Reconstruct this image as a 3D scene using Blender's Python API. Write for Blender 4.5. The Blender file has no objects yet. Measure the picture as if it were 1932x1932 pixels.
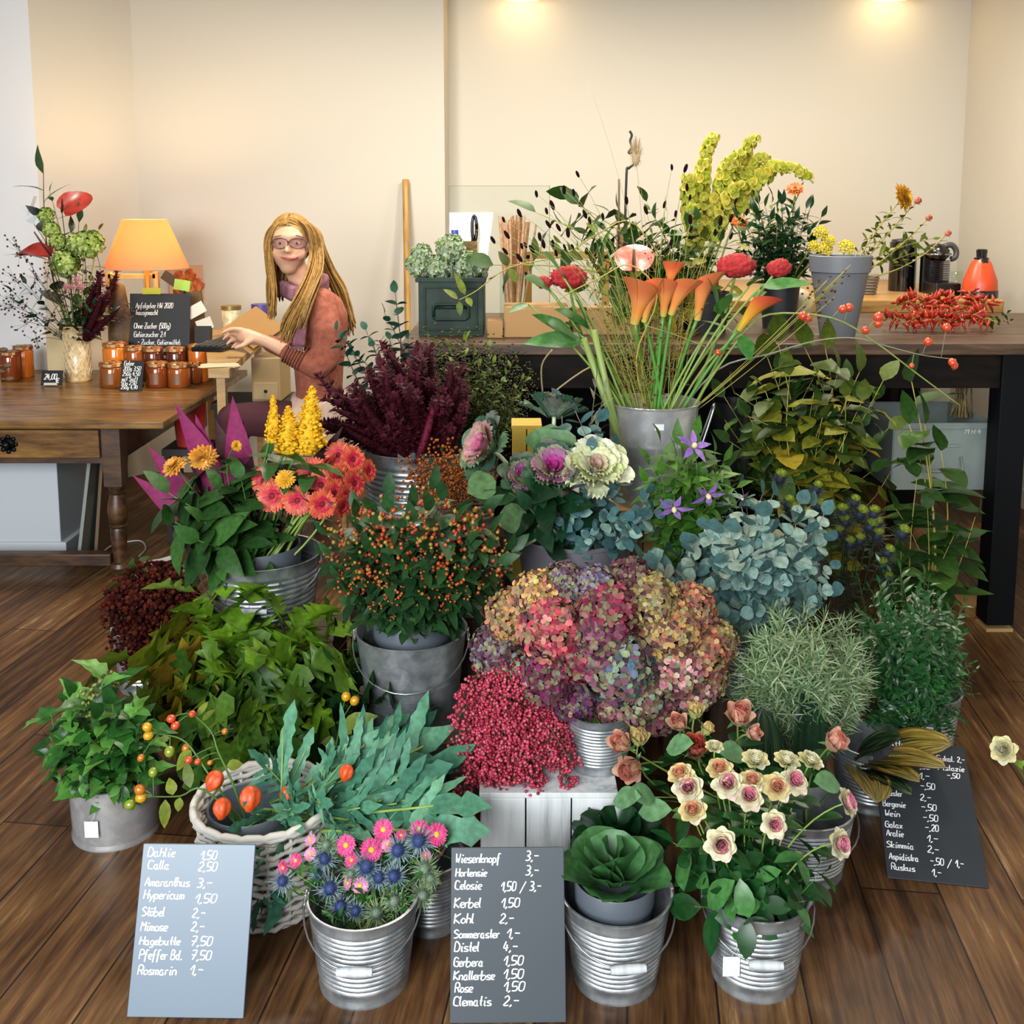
import bpy, math, random
from math import sin, cos, pi, radians, sqrt, atan2
from mathutils import Vector as V, Matrix, noise
R = random.Random(11)
SC = bpy.context.scene
COL = SC.collection
# ---------------------------------------------------------------- camera (36 mm look, lens shifted down)
H = 1.5; TH = radians(7.4); FP = 1950.0; PPX = 966.0; PPY = 644.0
cd = bpy.data.cameras.new('camera'); cam = bpy.data.objects.new('camera', cd); COL.objects.link(cam)
cam.location = (0, 0, H); cam.rotation_euler = (pi/2 - TH, 0, 0)
cd.sensor_width = 36; cd.sensor_fit = 'HORIZONTAL'; cd.lens = 36*FP/1932; cd.shift_y = -(966-PPY)/1932
cd.clip_start = .05
SC.camera = cam
# ---------------------------------------------------------------- world, lights, exposure
w = bpy.data.worlds.new('world'); SC.world = w; w.use_nodes = True
bg = w.node_tree.nodes['Background']; bg.inputs[0].default_value = (.80, .90, 1.0, 1); bg.inputs[1].default_value = .14
def area(name, loc, rot, size, power, col, sy=None, spread=None):
    l = bpy.data.lights.new(name, 'AREA'); l.energy = power; l.color = col; l.size = size
    if sy: l.shape = 'RECTANGLE'; l.size_y = sy
    if spread: l.spread = spread
    o = bpy.data.objects.new(name, l); COL.objects.link(o); o.location = loc; o.rotation_euler = rot
    return o
def look(o, target):
    d = V(target) - o.location; o.rotation_euler = d.to_track_quat('-Z', 'Y').to_euler()
sw = area('shop_window_daylight', (-1.7, -1.7, 2.05), (0, 0, 0), 3.0, 375, (.93, .97, 1.0), 2.0); look(sw, (.2, 2.6, .3))
sw2 = area('front_side_daylight', (2.0, -1.6, 2.0), (0, 0, 0), 1.2, 45, (.93, .97, 1.0), 2.0); look(sw2, (.3, 2.6, .4))  # second, weaker cool area light behind the camera, on its right
for i, (x, y, p) in enumerate([(-.9, 4.2, 37), (.35, 4.4, 36), (1.6, 4.4, 33), (-.2, 3.0, 17), (1.1, 3.0, 17)]):
    area('ceiling_spot_light', (x, y, 2.72), (0, 0, 0), .28, p, (1.0, .89, .74))
SC.view_settings.view_transform = 'Standard'; SC.view_settings.look = 'None'
SC.view_settings.exposure = 0.37; SC.view_settings.gamma = 1.0; SC.view_settings.use_curve_mapping = False
# ---------------------------------------------------------------- picture <-> place
CT, ST = cos(TH), sin(TH)
def ray(px, py):
    a = (px-PPX)/FP; b = -(py-PPY)/FP
    return V((a, b*ST+CT, b*CT-ST))
def W(px, py, Y):
    d = ray(px, py); return V((0, 0, H)) + d*(Y/d.y)
def G(px, py, z=0.0):
    d = ray(px, py); return V((0, 0, H)) + d*((z-H)/d.z)
def depth(p): return p[1]*CT + (H-p[2])*ST
def m_per_px(p): return depth(p)/FP
# ---------------------------------------------------------------- materials
ALB = .58      # overall reflectance of the painted colours
def lin(h, k=None):
    h = h.lstrip('#'); c = [int(h[i:i+2], 16)/255 for i in (0, 2, 4)]
    k = ALB if k is None else k
    return tuple(k*(x/12.92 if x <= .04045 else ((x+.055)/1.055)**2.4) for x in c) + (1,)
MATS = {}
def newmat(name):
    m = bpy.data.materials.new(name); m.use_nodes = True
    nt = m.node_tree; b = nt.nodes['Principled BSDF']
    MATS[name] = m
    return m, nt, b
def ramp(nt, cols, fac, interp='LINEAR', pos=None):
    r = nt.nodes.new('ShaderNodeValToRGB'); e = r.color_ramp.elements; r.color_ramp.interpolation = interp
    n = len(cols)
    while len(e) < n: e.new(.5)
    for i, c in enumerate(cols):
        e[i].position = pos[i] if pos else (i/max(1, n-1) if interp != 'CONSTANT' else i/n)
        e[i].color = lin(c)
    nt.links.new(fac, r.inputs[0]); return r.outputs[0]
def mat(name, col, rough=.5, metal=0.0, spec=.5, bump=0, bscale=60, emis=None, es=0, trans=0, ior=1.45, alpha=1):
    if name in MATS: return MATS[name]
    m, nt, b = newmat(name)
    b.inputs['Base Color'].default_value = lin(col); b.inputs['Roughness'].default_value = rough
    b.inputs['Metallic'].default_value = metal; b.inputs['Specular IOR Level'].default_value = spec
    if trans: b.inputs['Transmission Weight'].default_value = trans; b.inputs['IOR'].default_value = ior
    if alpha < 1: b.inputs['Alpha'].default_value = alpha
    if emis: b.inputs['Emission Color'].default_value = lin(emis, 1); b.inputs['Emission Strength'].default_value = es
    if bump:
        t = nt.nodes.new('ShaderNodeTexNoise'); t.inputs['Scale'].default_value = bscale
        tc = nt.nodes.new('ShaderNodeTexCoord'); nt.links.new(tc.outputs['Object'], t.inputs['Vector'])
        bp = nt.nodes.new('ShaderNodeBump'); bp.inputs['Strength'].default_value = bump
        nt.links.new(t.outputs[0], bp.inputs['Height']); nt.links.new(bp.outputs[0], b.inputs['Normal'])
    return m
def leafmat(name, cols, rough=.5, spec=.35, sheen=0, interp='LINEAR', obj=.0, back=0.0, mottle=.3):
    """natural colour spread from leaf to leaf (each leaf or petal keeps its own pigment)"""
    if name in MATS: return MATS[name]
    m, nt, b = newmat(name)
    g = nt.nodes.new('ShaderNodeNewGeometry')
    fac = g.outputs['Random Per Island']
    if obj:
        oi = nt.nodes.new('ShaderNodeObjectInfo'); mx = nt.nodes.new('ShaderNodeMix'); mx.data_type = 'FLOAT'
        mx.inputs[0].default_value = obj
        nt.links.new(fac, mx.inputs[2]); nt.links.new(oi.outputs['Random'], mx.inputs[3]); fac = mx.outputs[0]
    cr = ramp(nt, cols, fac, interp)
    if mottle:      # pigment mottling within the leaf
        no = nt.nodes.new('ShaderNodeTexNoise'); no.inputs['Scale'].default_value = 75; no.inputs['Detail'].default_value = 3
        nt.links.new(g.outputs['Position'], no.inputs['Vector'])
        mr = nt.nodes.new('ShaderNodeMapRange'); mr.inputs[1].default_value = .3; mr.inputs[2].default_value = .7; mr.inputs[3].default_value = 1-mottle; mr.inputs[4].default_value = 1+mottle*.7
        nt.links.new(no.outputs[0], mr.inputs[0])
        mu = nt.nodes.new('ShaderNodeVectorMath'); mu.operation = 'MULTIPLY'; nt.links.new(cr, mu.inputs[0]); nt.links.new(mr.outputs[0], mu.inputs[1]); cr = mu.outputs[0]
    nt.links.new(cr, b.inputs['Base Color'])
    b.inputs['Roughness'].default_value = rough; b.inputs['Specular IOR Level'].default_value = spec*.6
    if back:
        tr = nt.nodes.new('ShaderNodeBsdfTranslucent'); ms = nt.nodes.new('ShaderNodeMixShader'); ms.inputs[0].default_value = back
        out = nt.nodes['Material Output']
        nt.links.new(cr, tr.inputs[0])
        nt.links.new(b.outputs[0], ms.inputs[1]); nt.links.new(tr.outputs[0], ms.inputs[2]); nt.links.new(ms.outputs[0], out.inputs[0])
    return m
def noisemat(name, cols, scale=(1, 1, 1), nscale=8, rough=.5, metal=0, detail=6, spec=.5, bump=0, pos=None, rot=0, rrange=None):
    if name in MATS: return MATS[name]
    m, nt, b = newmat(name)
    tc = nt.nodes.new('ShaderNodeTexCoord'); mp = nt.nodes.new('ShaderNodeMapping')
    mp.inputs['Scale'].default_value = scale; mp.inputs['Rotation'].default_value = (0, 0, rot)
    nt.links.new(tc.outputs['Object'], mp.inputs['Vector'])
    t = nt.nodes.new('ShaderNodeTexNoise'); t.inputs['Scale'].default_value = nscale; t.inputs['Detail'].default_value = detail
    t.inputs['Roughness'].default_value = .62
    nt.links.new(mp.outputs[0], t.inputs['Vector'])
    n = len(cols)
    nt.links.new(ramp(nt, cols, t.outputs[0], pos=pos or [.3+.4*i/(n-1) for i in range(n)]), b.inputs['Base Color'])
    b.inputs['Roughness'].default_value = rough; b.inputs['Metallic'].default_value = metal; b.inputs['Specular IOR Level'].default_value = spec
    if rrange:
        mr = nt.nodes.new('ShaderNodeMapRange'); mr.inputs[3].default_value = rrange[0]; mr.inputs[4].default_value = rrange[1]
        nt.links.new(t.outputs[0], mr.inputs[0]); nt.links.new(mr.outputs[0], b.inputs['Roughness'])
    if bump:
        bp = nt.nodes.new('ShaderNodeBump'); bp.inputs['Strength'].default_value = bump; bp.inputs['Distance'].default_value = .01
        nt.links.new(t.outputs[0], bp.inputs['Height']); nt.links.new(bp.outputs[0], b.inputs['Normal'])
    return m
# ---------------------------------------------------------------- mesh helpers
def basis(z, up=None):
    z = V(z).normalized(); u = V(up) if up is not None else (V((0, 0, 1)) if abs(z.z) < .95 else V((0, 1, 0)))
    x = u.cross(z)
    if x.length < 1e-5: x = V((1, 0, 0)).cross(z)
    x.normalize(); return x, z.cross(x), z
def frame(p, z, up=None, s=1.0, roll=0.0):
    x, y, z = basis(z, up)
    if roll: x, y = x*cos(roll)+y*sin(roll), y*cos(roll)-x*sin(roll)
    if isinstance(s, (int, float)): s = (s, s, s)
    return Matrix(((x.x*s[0], y.x*s[1], z.x*s[2], p[0]), (x.y*s[0], y.y*s[1], z.y*s[2], p[1]), (x.z*s[0], y.z*s[1], z.z*s[2], p[2]), (0, 0, 0, 1)))
def T(p): return Matrix.Translation(V(p))
def bez(a, c, b, n=8):
    a, c, b = V(a), V(c), V(b)
    return [a*(1-t)**2 + c*2*t*(1-t) + b*t*t for t in [i/n for i in range(n+1)]]
def smoothpath(pts, k=4):
    P = [V(p) for p in pts]
    if len(P) < 3: return P
    out = []
    for i in range(len(P)-1):
        p0 = P[max(0, i-1)]; p1 = P[i]; p2 = P[i+1]; p3 = P[min(len(P)-1, i+2)]
        for j in range(k):
            t = j/k
            out.append(.5*((2*p1)+(p2-p0)*t+(2*p0-5*p1+4*p2-p3)*t*t+(3*p1-p0-3*p2+p3)*t**3))
    out.append(P[-1]); return out
PH = (1+5**.5)/2
ICO_V = [V(v).normalized() for v in [(-1, PH, 0), (1, PH, 0), (-1, -PH, 0), (1, -PH, 0), (0, -1, PH), (0, 1, PH), (0, -1, -PH), (0, 1, -PH), (PH, 0, -1), (PH, 0, 1), (-PH, 0, -1), (-PH, 0, 1)]]
ICO_F = [(0, 11, 5), (0, 5, 1), (0, 1, 7), (0, 7, 10), (0, 10, 11), (1, 5, 9), (5, 11, 4), (11, 10, 2), (10, 7, 6), (7, 1, 8), (3, 9, 4), (3, 4, 2), (3, 2, 6), (3, 6, 8), (3, 8, 9), (4, 9, 5), (2, 4, 11), (6, 2, 10), (8, 6, 7), (9, 8, 1)]
def _sub(vs, fs):
    vs = list(vs); mid = {}; out = []
    def m(a, b):
        k = (min(a, b), max(a, b))
        if k not in mid: mid[k] = len(vs); vs.append((vs[a]+vs[b]).normalized())
        return mid[k]
    for a, b, c in fs:
        x, y, z = m(a, b), m(b, c), m(c, a); out += [(a, x, z), (b, y, x), (c, z, y), (x, y, z)]
    return vs, out
ICO2 = _sub(ICO_V, ICO_F); ICO3 = _sub(*ICO2)
class MB:
    def __init__(s): s.v = []; s.f = []; s.m = []
    def add(s, vs, fs, m=0, M=None):
        n = len(s.v)
        s.v += [M @ V(p) for p in vs] if M is not None else [V(p) for p in vs]
        s.f += [tuple(i+n for i in f) for f in fs]; s.m += [m]*len(fs); return s
    def box(s, c, d, m=0, M=None):
        x, y, z = d[0]/2, d[1]/2, d[2]/2; c = V(c)
        vs = [c+V((i*x, j*y, k*z)) for k in (-1, 1) for j in (-1, 1) for i in (-1, 1)]
        return s.add(vs, [(0, 2, 3, 1), (4, 5, 7, 6), (0, 1, 5, 4), (2, 6, 7, 3), (0, 4, 6, 2), (1, 3, 7, 5)], m, M)
    def hexa(s, b4, t4, m=0):
        return s.add(list(b4)+list(t4), [(3, 2, 1, 0), (4, 5, 6, 7), (0, 1, 5, 4), (1, 2, 6, 5), (2, 3, 7, 6), (3, 0, 4, 7)], m)
    def tube(s, pts, r, n=6, m=0, cap=True, M=None):
        pts = [V(p) for p in pts]; k = len(pts); vs = []; fs = []
        up = None
        for i, p in enumerate(pts):
            d = (pts[min(k-1, i+1)]-pts[max(0, i-1)])
            if d.length < 1e-9: d = V((0, 0, 1))
            x, y, z = basis(d, up); up = y
            rr = r[i] if isinstance(r, (list, tuple)) else r
            vs += [p+x*(rr*cos(2*pi*j/n))+y*(rr*sin(2*pi*j/n)) for j in range(n)]
        for i in range(k-1):
            for j in range(n):
                a = i*n+j; b = i*n+(j+1) % n; fs.append((a, b, b+n, a+n))
        if cap: fs += [tuple(range(n-1, -1, -1)), tuple((k-1)*n+j for j in range(n))]
        return s.add(vs, fs, m, M)
    def lathe(s, prof, n=24, m=0, M=None, cap=False):
        vs = []; fs = []
        for r, z in prof: vs += [V((r*cos(2*pi*j/n), r*sin(2*pi*j/n), z)) for j in range(n)]
        for i in range(len(prof)-1):
            for j in range(n):
                a = i*n+j; b = i*n+(j+1) % n; fs.append((a, b, b+n, a+n))
        if cap: fs += [tuple(range(n-1, -1, -1)), tuple((len(prof)-1)*n+j for j in range(n))]
        return s.add(vs, fs, m, M)
    def ball(s, p, r, lv=1, m=0, M=None):
        vs, fs = (ICO_V, ICO_F) if lv == 1 else (ICO2 if lv == 2 else ICO3)
        rr = r if isinstance(r, (tuple, list)) else (r, r, r)
        p = V(p); return s.add([p+V((v.x*rr[0], v.y*rr[1], v.z*rr[2])) for v in vs], fs, m, M)
    def leaf(s, p, d, up, L, Wd, prof, fold=.25, curl=.25, m=0, wav=0, M=None):
        x, y, z = basis(d, up)      # z along, y ~ up, x side
        n = len(prof)-1; vs = []; fs = []
        for i, w_ in enumerate(prof):
            t = i/n; c = V(p)+z*(L*t)-y*(curl*L*t*t); h = Wd*w_/2
            a = R.uniform(-wav, wav)*h; b = R.uniform(-wav, wav)*h
            vs += [c-x*h+y*(fold*h+a), c, c+x*h+y*(fold*h+b)]
        for i in range(n):
            a = i*3; fs += [(a, a+1, a+4, a+3), (a+1, a+2, a+5, a+4)]
        return s.add(vs, fs, m, M)
    def fan(s, p, d, up, L, Wd, outline, c0=.35, cup=.15, rip=.05, m=0, curl=.2):
        """lobed leaf: star-shaped outline round a point on the midrib"""
        x, y, z = basis(d, up); vs = [V(p)+z*(L*c0)]; k = len(outline)
        def pt(u, v):
            return V(p)+x*(Wd*u)+z*(L*v)-y*(curl*L*v*v)+y*(cup*Wd*abs(u))
        inner = []; outer = []
        for (u, v) in outline:
            q = pt(u, v)+y*R.uniform(-rip, rip)*L; outer.append(q)
            inner.append(pt(u*.5, c0+(v-c0)*.5)+y*R.uniform(-rip, rip)*L*.3)
        vs = [pt(0, c0)]+inner+outer; fs = []
        for i in range(k):
            j = (i+1) % k
            fs += [(0, 1+i, 1+j), (1+i, 1+k+i, 1+k+j, 1+j)]
        return s.add(vs, fs, m)
    def mesh(s, name, mats, smooth=True, sharp=None):
        me = bpy.data.meshes.new(name); me.from_pydata([tuple(v) for v in s.v], [], s.f)
        for k in (mats if isinstance(mats, (list, tuple)) else [mats]): me.materials.append(k)
        me.polygons.foreach_set('material_index', s.m)
        me.polygons.foreach_set('use_smooth', [bool(smooth)]*len(s.f))
        me.update()
        if sharp: me.set_sharp_from_angle(angle=radians(sharp))
        return me
def ob(name, me, parent=None, M=None, bevel=0, label=None):
    o = bpy.data.objects.new(name, me); COL.objects.link(o)
    if parent is not None: o.parent = parent
    if M is not None: o.matrix_basis = M if isinstance(M, Matrix) else T(M)
    if bevel:
        b = o.modifiers.new('bevel', 'BEVEL'); b.width = bevel; b.segments = 2; b.limit_method = 'ANGLE'; b.angle_limit = radians(40)
    if label: o['label'] = label
    return o
def tag(o, label, cat, group=None, kind=None):
    o['label'] = label; o['category'] = cat
    if group: o['group'] = group
    if kind: o['kind'] = kind
    return o
def thing(name, label, cat, M=None, group=None):
    o = bpy.data.objects.new(name, None); COL.objects.link(o); o.empty_display_size = .02
    if M is not None: o.matrix_basis = M if isinstance(M, Matrix) else T(M)
    return tag(o, label, cat, group)
def inst(parts, name, label, cat, M=None, group=None):
    """a thing from shared part meshes: parts = [(name, mesh, matrix or None, index of the parent part or None)]"""
    t = thing(name, label, cat, M, group); os_ = []
    for q in parts:
        nm, me = q[0], q[1]; mx = q[2] if len(q) > 2 else None; pi_ = q[3] if len(q) > 3 else None
        os_.append(ob(nm, me, os_[pi_] if pi_ is not None else t, mx))
    return t
def struct(name, me, M=None, bevel=0):
    o = ob(name, me, None, M, bevel); o['kind'] = 'structure'; return o
def one(name, mb, mats, label, cat, M=None, group=None, smooth=True, sharp=None, bevel=0):
    o = ob(name, mb.mesh(name, mats, smooth, sharp), None, M, bevel); return tag(o, label, cat, group)
def u(a, b): return R.uniform(a, b)
# ================================================================ the setting
def quad(name, pts, m, flip=False):
    mb = MB(); mb.add(pts, [(0, 1, 2, 3) if not flip else (3, 2, 1, 0)]); return struct(name, mb.mesh(name, m, False))
# floor: long wooden planks running away from the window
fm, nt, b = newmat('floor_planks')
tc = nt.nodes.new('ShaderNodeTexCoord'); mp = nt.nodes.new('ShaderNodeMapping'); mp.inputs['Rotation'].default_value = (0, 0, radians(97))
nt.links.new(tc.outputs['Object'], mp.inputs[0])
br = nt.nodes.new('ShaderNodeTexBrick'); br.inputs['Scale'].default_value = 1.0
br.inputs['Brick Width'].default_value = 1.1; br.inputs['Row Height'].default_value = .17; br.inputs['Mortar Size'].default_value = .0022
br.inputs['Color1'].default_value = (0, 0, 0, 1); br.inputs['Color2'].default_value = (1, 1, 1, 1); br.inputs['Mortar'].default_value = (.5, .5, .5, 1)
br.offset = .37
nt.links.new(mp.outputs[0], br.inputs[0])
m2 = nt.nodes.new('ShaderNodeMapping'); m2.inputs['Scale'].default_value = (1.6, 22, 1); nt.links.new(mp.outputs[0], m2.inputs[0])
n1 = nt.nodes.new('ShaderNodeTexNoise'); n1.inputs['Scale'].default_value = 2.2; n1.inputs['Detail'].default_value = 9; n1.inputs['Roughness'].default_value = .68
nt.links.new(m2.outputs[0], n1.inputs['Vector'])
n2 = nt.nodes.new('ShaderNodeTexNoise'); n2.inputs['Scale'].default_value = 2.6; n2.inputs['Detail'].default_value = 3; nt.links.new(mp.outputs[0], n2.inputs['Vector'])
ad = nt.nodes.new('ShaderNodeMath'); ad.operation = 'MULTIPLY_ADD'; ad.inputs[1].default_value = .16
nt.links.new(br.outputs[0], ad.inputs[0]); nt.links.new(n1.outputs[0], ad.inputs[2])
ad2 = nt.nodes.new('ShaderNodeMath'); ad2.operation = 'MULTIPLY_ADD'; ad2.inputs[1].default_value = .35
nt.links.new(n2.outputs[0], ad2.inputs[0]); nt.links.new(ad.outputs[0], ad2.inputs[2])
rc = ramp(nt, ['#22150a', '#402815', '#5f4024', '#7b5733', '#a58358'], ad2.outputs[0], pos=[.48, .62, .76, .9, 1.06])
mx = nt.nodes.new('ShaderNodeMix'); mx.data_type = 'RGBA'; nt.links.new(br.outputs['Fac'], mx.inputs[0]); nt.links.new(rc, mx.inputs[6]); mx.inputs[7].default_value = lin('#1c110a')
nt.links.new(mx.outputs[2], b.inputs['Base Color']); b.inputs['Roughness'].default_value = .46; b.inputs['Specular IOR Level'].default_value = .22
quad('floor', [(-4, -1.2, 0), (4.2, -1.2, 0), (4.2, 7, 0), (-4, 7, 0)], fm)
wall = mat('cream_plaster', '#e3dccc', .9, spec=.15, bump=.02, bscale=8)
white = mat('white_plaster', '#ffffff', .9, spec=.15)
ZC = 2.78
YL, YR, YC = 5.75, 5.95, 5.32
xa = W(52, 0, YC).x; xb = W(245, 0, YL).x; xs = W(838, 200, YL).x; xr = W(1830, 60, YR).x
quad('wall_left', [(-4, YC, 0), (xa, YC, 0), (xa, YC, ZC), (-4, YC, ZC)], white)
quad('wall_reveal', [(xa, YC, 0), (xb, YL, 0), (xb, YL, ZC), (xa, YC, ZC)], wall)
quad('wall_back', [(xb, YL, 0), (xs, YL, 0), (xs, YL, ZC), (xb, YL, ZC)], wall)
quad('wall_step', [(xs, YL, 0), (xs+.012, YR, 0), (xs+.012, YR, ZC), (xs, YL, ZC)], wall)
quad('wall_recess', [(xs+.012, YR, 0), (xr, YR, 0), (xr, YR, ZC), (xs+.012, YR, ZC)], wall)
quad('wall_right', [(xr, YR, 0), (xr+.03, 1.0, 0), (xr+.03, 1.0, ZC), (xr, YR, ZC)], wall)
quad('ceiling', [(-4, -1.2, ZC), (-4, 7, ZC), (4.2, 7, ZC), (4.2, -1.2, ZC)], mat('ceiling_white', '#efe9de', .9, spec=.1))
bw = mat('baseboard_paint', '#efe6d6', .6)
struct('baseboard_right', MB().box((xr+.008, 3.6, .05), (.016, 4.6, .1)).mesh('baseboard_right', bw, False))
struct('baseboard_recess', MB().box(((xs+xr)/2, YR-.009, .05), (xr-xs-.06, .016, .1)).mesh('baseboard_recess', bw, False))
# round surface lamps just above the picture edge
gl = mat('lamp_glass', '#ffe8c0', .4, emis='#ffdca0', es=7.0)
for i, px in enumerate((985, 1690)):
    p = W(px, -18, YR-.16)
    t = thing('ceiling_light', ['round warm ceiling lamp near the wall step', 'round warm ceiling lamp near the corner above the coffee machine'][i], 'lamp', (p.x, p.y, ZC))
    zz = -.1
    ob('mount', MB().lathe([(.0001, 0), (.07, 0), (.07, -.02), (.05, -.03), (.02, -.03), (.02, zz)], 20).mesh('mount', mat('lamp_white', '#e8e4dc', .5)), t)
    ob('glass_shade', MB().lathe([(.02, zz), (.08, zz-.005), (.14, zz-.02), (.15, zz-.035), (.13, zz-.05), (.0001, zz-.06)], 24).mesh('glass_shade', gl), t)
# ================================================================ handwriting: a single-stroke script drawn as ribbons
GL = {'a': '35 15 03 12 32 35|35 32 42', 'b': '08 02 32 44 25 04', 'c': '35 15 04 03 12 32', 'd': '35 15 04 03 12 32|38 32 42', 'e': '03 34 35 15 04 03 12 32',
 'f': '38 28 17 10|05 25', 'g': '35 15 04 03 12 32|35 31 20 00', 'h': '08 02|04 15 25 34 32', 'i': '15 12 22|17 27', 'j': '25 21 10|27 37', 'k': '08 02|35 03 32',
 'l': '08 03 12', 'm': '05 02|04 15 24 22|24 35 44 42', 'n': '05 02|04 15 25 34 32', 'o': '15 04 03 12 22 33 34 25 15', 'p': '05 00|05 25 34 33 22 02', 'r': '05 02|04 15 25',
 's': '35 15 04 33 32 02', 't': '18 13 22|05 25', 'u': '05 03 12 22 33|35 32 42', 'v': '05 22 45', 'w': '05 12 24 32 45', 'x': '05 32|35 02', 'y': '05 22|45 10', 'z': '05 35 02 32',
 'A': '02 28 42|14 34', 'B': '02 08 28 37 25 05|25 44 32 02', 'C': '47 28 07 03 22 42', 'D': '02 08 28 46 44 32 02', 'E': '48 08 02 42|05 35', 'G': '47 28 07 03 22 42 45 25', 'H': '08 02|48 42|05 45',
 'K': '08 02|48 05 42', 'L': '08 02 42', 'M': '02 08 25 48 42', 'P': '02 08 38 46 35 05', 'R': '02 08 38 46 35 05|25 42', 'S': '47 28 07 06 44 43 22 02', 'W': '08 12 25 32 48', 'Z': '08 48 02 42', 'O': '28 07 03 22 43 47 28', 'V': '08 22 48',
 '0': '18 07 03 12 22 33 37 28 18', '1': '05 28 22', '2': '07 18 28 36 02 32', '3': '08 28 36 15|15 34 33 22 02', '4': '18 04 34|26 22', '5': '38 08 05 25 34 33 22 02', '7': '08 38 12|05 35', '9': '35 15 06 08 28 35 32',
 ',': '12 01', '.': '12 02', '-': '05 35', '/': '00 48', ':': '04 14|02 12', '+': '23 26|05 45', '(': '28 16 13 20', ')': '08 26 23 00', '\u20ac': '47 28 07 03 22 42|06 35|04 34'}
def strokes(text):
    """polylines of a line of text in units where the x-height is 3; also its width"""
    out = []; x = 0.0
    for ch in text:
        if ch == ' ': x += 3; continue
        g = ch; extra = ''
        if ch in '\u00f6\u00e4\u00fc': g = {'\u00f6': 'o', '\u00e4': 'a', '\u00fc': 'u'}[ch]; extra = '|07 17|27 37'
        s = GL[g]+extra; wd = 0
        for st in s.split('|'):
            pts = [(int(c[0]), int(c[1])-2) for c in st.split()]
            wd = max(wd, max(p[0] for p in pts))
            out.append([(x+px+u(-.12, .12)+.18*py, py+u(-.12, .12)) for px, py in pts])
        x += wd+1.15
    return out, x
def write(mb, lines, Wd, Hh, lw=.0011, z=.0042):
    """lines: (text, u, v, x-height as a share of the board's height, tilt, fit width share or None); u, v from the top left corner"""
    for ln in lines:
        tx, uu, vv, hh = ln[:4]; fit = ln[4] if len(ln) > 4 else None
        st, wid = strokes(tx); sy = hh*Hh/3*.74; sx = sy*.85
        if fit: sx = fit*Wd/wid
        for pl in st:
            P = [V((uu*Wd+p[0]*sx-Wd/2, Hh-vv*Hh+p[1]*sy, z)) for p in pl]
            P = smoothpath(P, 3) if len(P) > 2 else P
            vs = []; fs = []
            for i, p in enumerate(P):
                d = P[min(len(P)-1, i+1)]-P[max(0, i-1)]
                if d.length < 1e-9: d = V((1, 0, 0))
                d.normalize(); n = V((-d.y, d.x, 0))
                e = d*lw*.5*(-1 if i == 0 else (1 if i == len(P)-1 else 0))
                k = lw*(.8+.35*abs(n.x+.4))
                vs += [p+n*k+e, p-n*k+e]
            for i in range(len(P)-1): fs.append((i*2, i*2+1, i*2+3, i*2+2))
            mb.add(vs, fs)
chalk = mat('chalk_marker', '#f7f9f8', .8, spec=.1)
slate = mat('slate_black', '#272c31', .45, spec=.4, bump=.03, bscale=240)
def board(label, TL, TR, BL, BR, z0, lines, lw=.0011, ratio=None, m=None, thick=.006, name='price_board', tops=None, cat='price board', Y=None, far=None):
    """a slate price board standing on z0 (its lower edge given), leaning back until its top lies on the lines of sight given"""
    if Y is None: bl = G(*BL, z0); br_ = G(*BR, z0)
    else:
        bl = W(*BL, Y); br_ = W(*BR, Y); bl.z = br_.z = z0
    wd = (br_-bl).length
    r_ = far or (BR[0]-BL[0])/(TR[0]-TL[0]); dt = (depth(bl)+depth(br_))/2*r_
    tl, tr = V((0, 0, H))+ray(*TL)*dt, V((0, 0, H))+ray(*TR)*dt
    xax = (br_-bl).normalized(); up = ((tl-bl)+(tr-br_))*.5; up = up-xax*up.dot(xax); hh = up.length; up.normalize(); nz = xax.cross(up)
    c = (bl+br_)/2
    M = Matrix(((xax.x, up.x, nz.x, c.x), (xax.y, up.y, nz.y, c.y), (xax.z, up.z, nz.z, c.z), (0, 0, 0, 1)))
    t = thing(name, label, cat, M)
    ob('slate', MB().box((0, hh/2, 0), (wd, hh, thick)).mesh('slate', m or slate, False), t, None, .0012)
    mb = MB(); write(mb, lines, wd, hh, lw, thick/2+.0006)
    ob('chalk_writing', mb.mesh('chalk_writing', chalk, False), t)
    # fold-out wire prop behind the slate
    q = M.inverted() @ V((c.x, c.y+hh*.45+.03, z0+.003))
    ob('prop', MB().tube([V((-wd*.25, hh*.7, -thick/2-.001)), V((-wd*.25, q.y, q.z)), V((wd*.25, q.y, q.z)), V((wd*.25, hh*.7, -thick/2-.001))], .002).mesh('prop', mat('dark_wire', '#2b2b2b', .5, 1.0)), t)
    return t
# ================================================================ antique table with the jars, the lamp and the desk
wood_old = noisemat('old_table_wood', ['#3b2410', '#6e4a22', '#8f662f', '#a98248'], (1.4, 9, 9), 3.2, .33, detail=8, bump=.08)
wood_drk = noisemat('old_table_wood_dark', ['#20140a', '#3f2915', '#5c3d20', '#6e4c2a'], (2, 9, 9), 3, .42, detail=7, bump=.08)
wood_lt = noisemat('light_oak', ['#b58a4c', '#c99f5f', '#d6b278'], (2, 12, 12), 3, .4)
dark_metal = mat('dark_metal', '#17181a', .4, .6)
black_pl = mat('black_plastic', '#0d0e10', .25)
TF = G(215, 1092).y; ZT = .665                        # front of the table, its height
TX1 = W(300, 785, TF).x+.0; TYB = YC-.03
def ontab(px, py): return G(px, py, ZT)
t = thing('antique_table', 'old dark wooden farmhouse table with a drawer and turned legs', 'table', (0, 0, 0))
xl = -3.1; xr_f = W(308, 790, TF-.06).x; xr_b = xr_f-.02
mb = MB(); mb.box(((xl+xr_f)/2, (TF-.06+TYB)/2, ZT-.016), (xr_f-xl, TYB-TF+.06, .032)); ob('table_top', mb.mesh('table_top', wood_old, False), t, None, .006)
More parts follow.
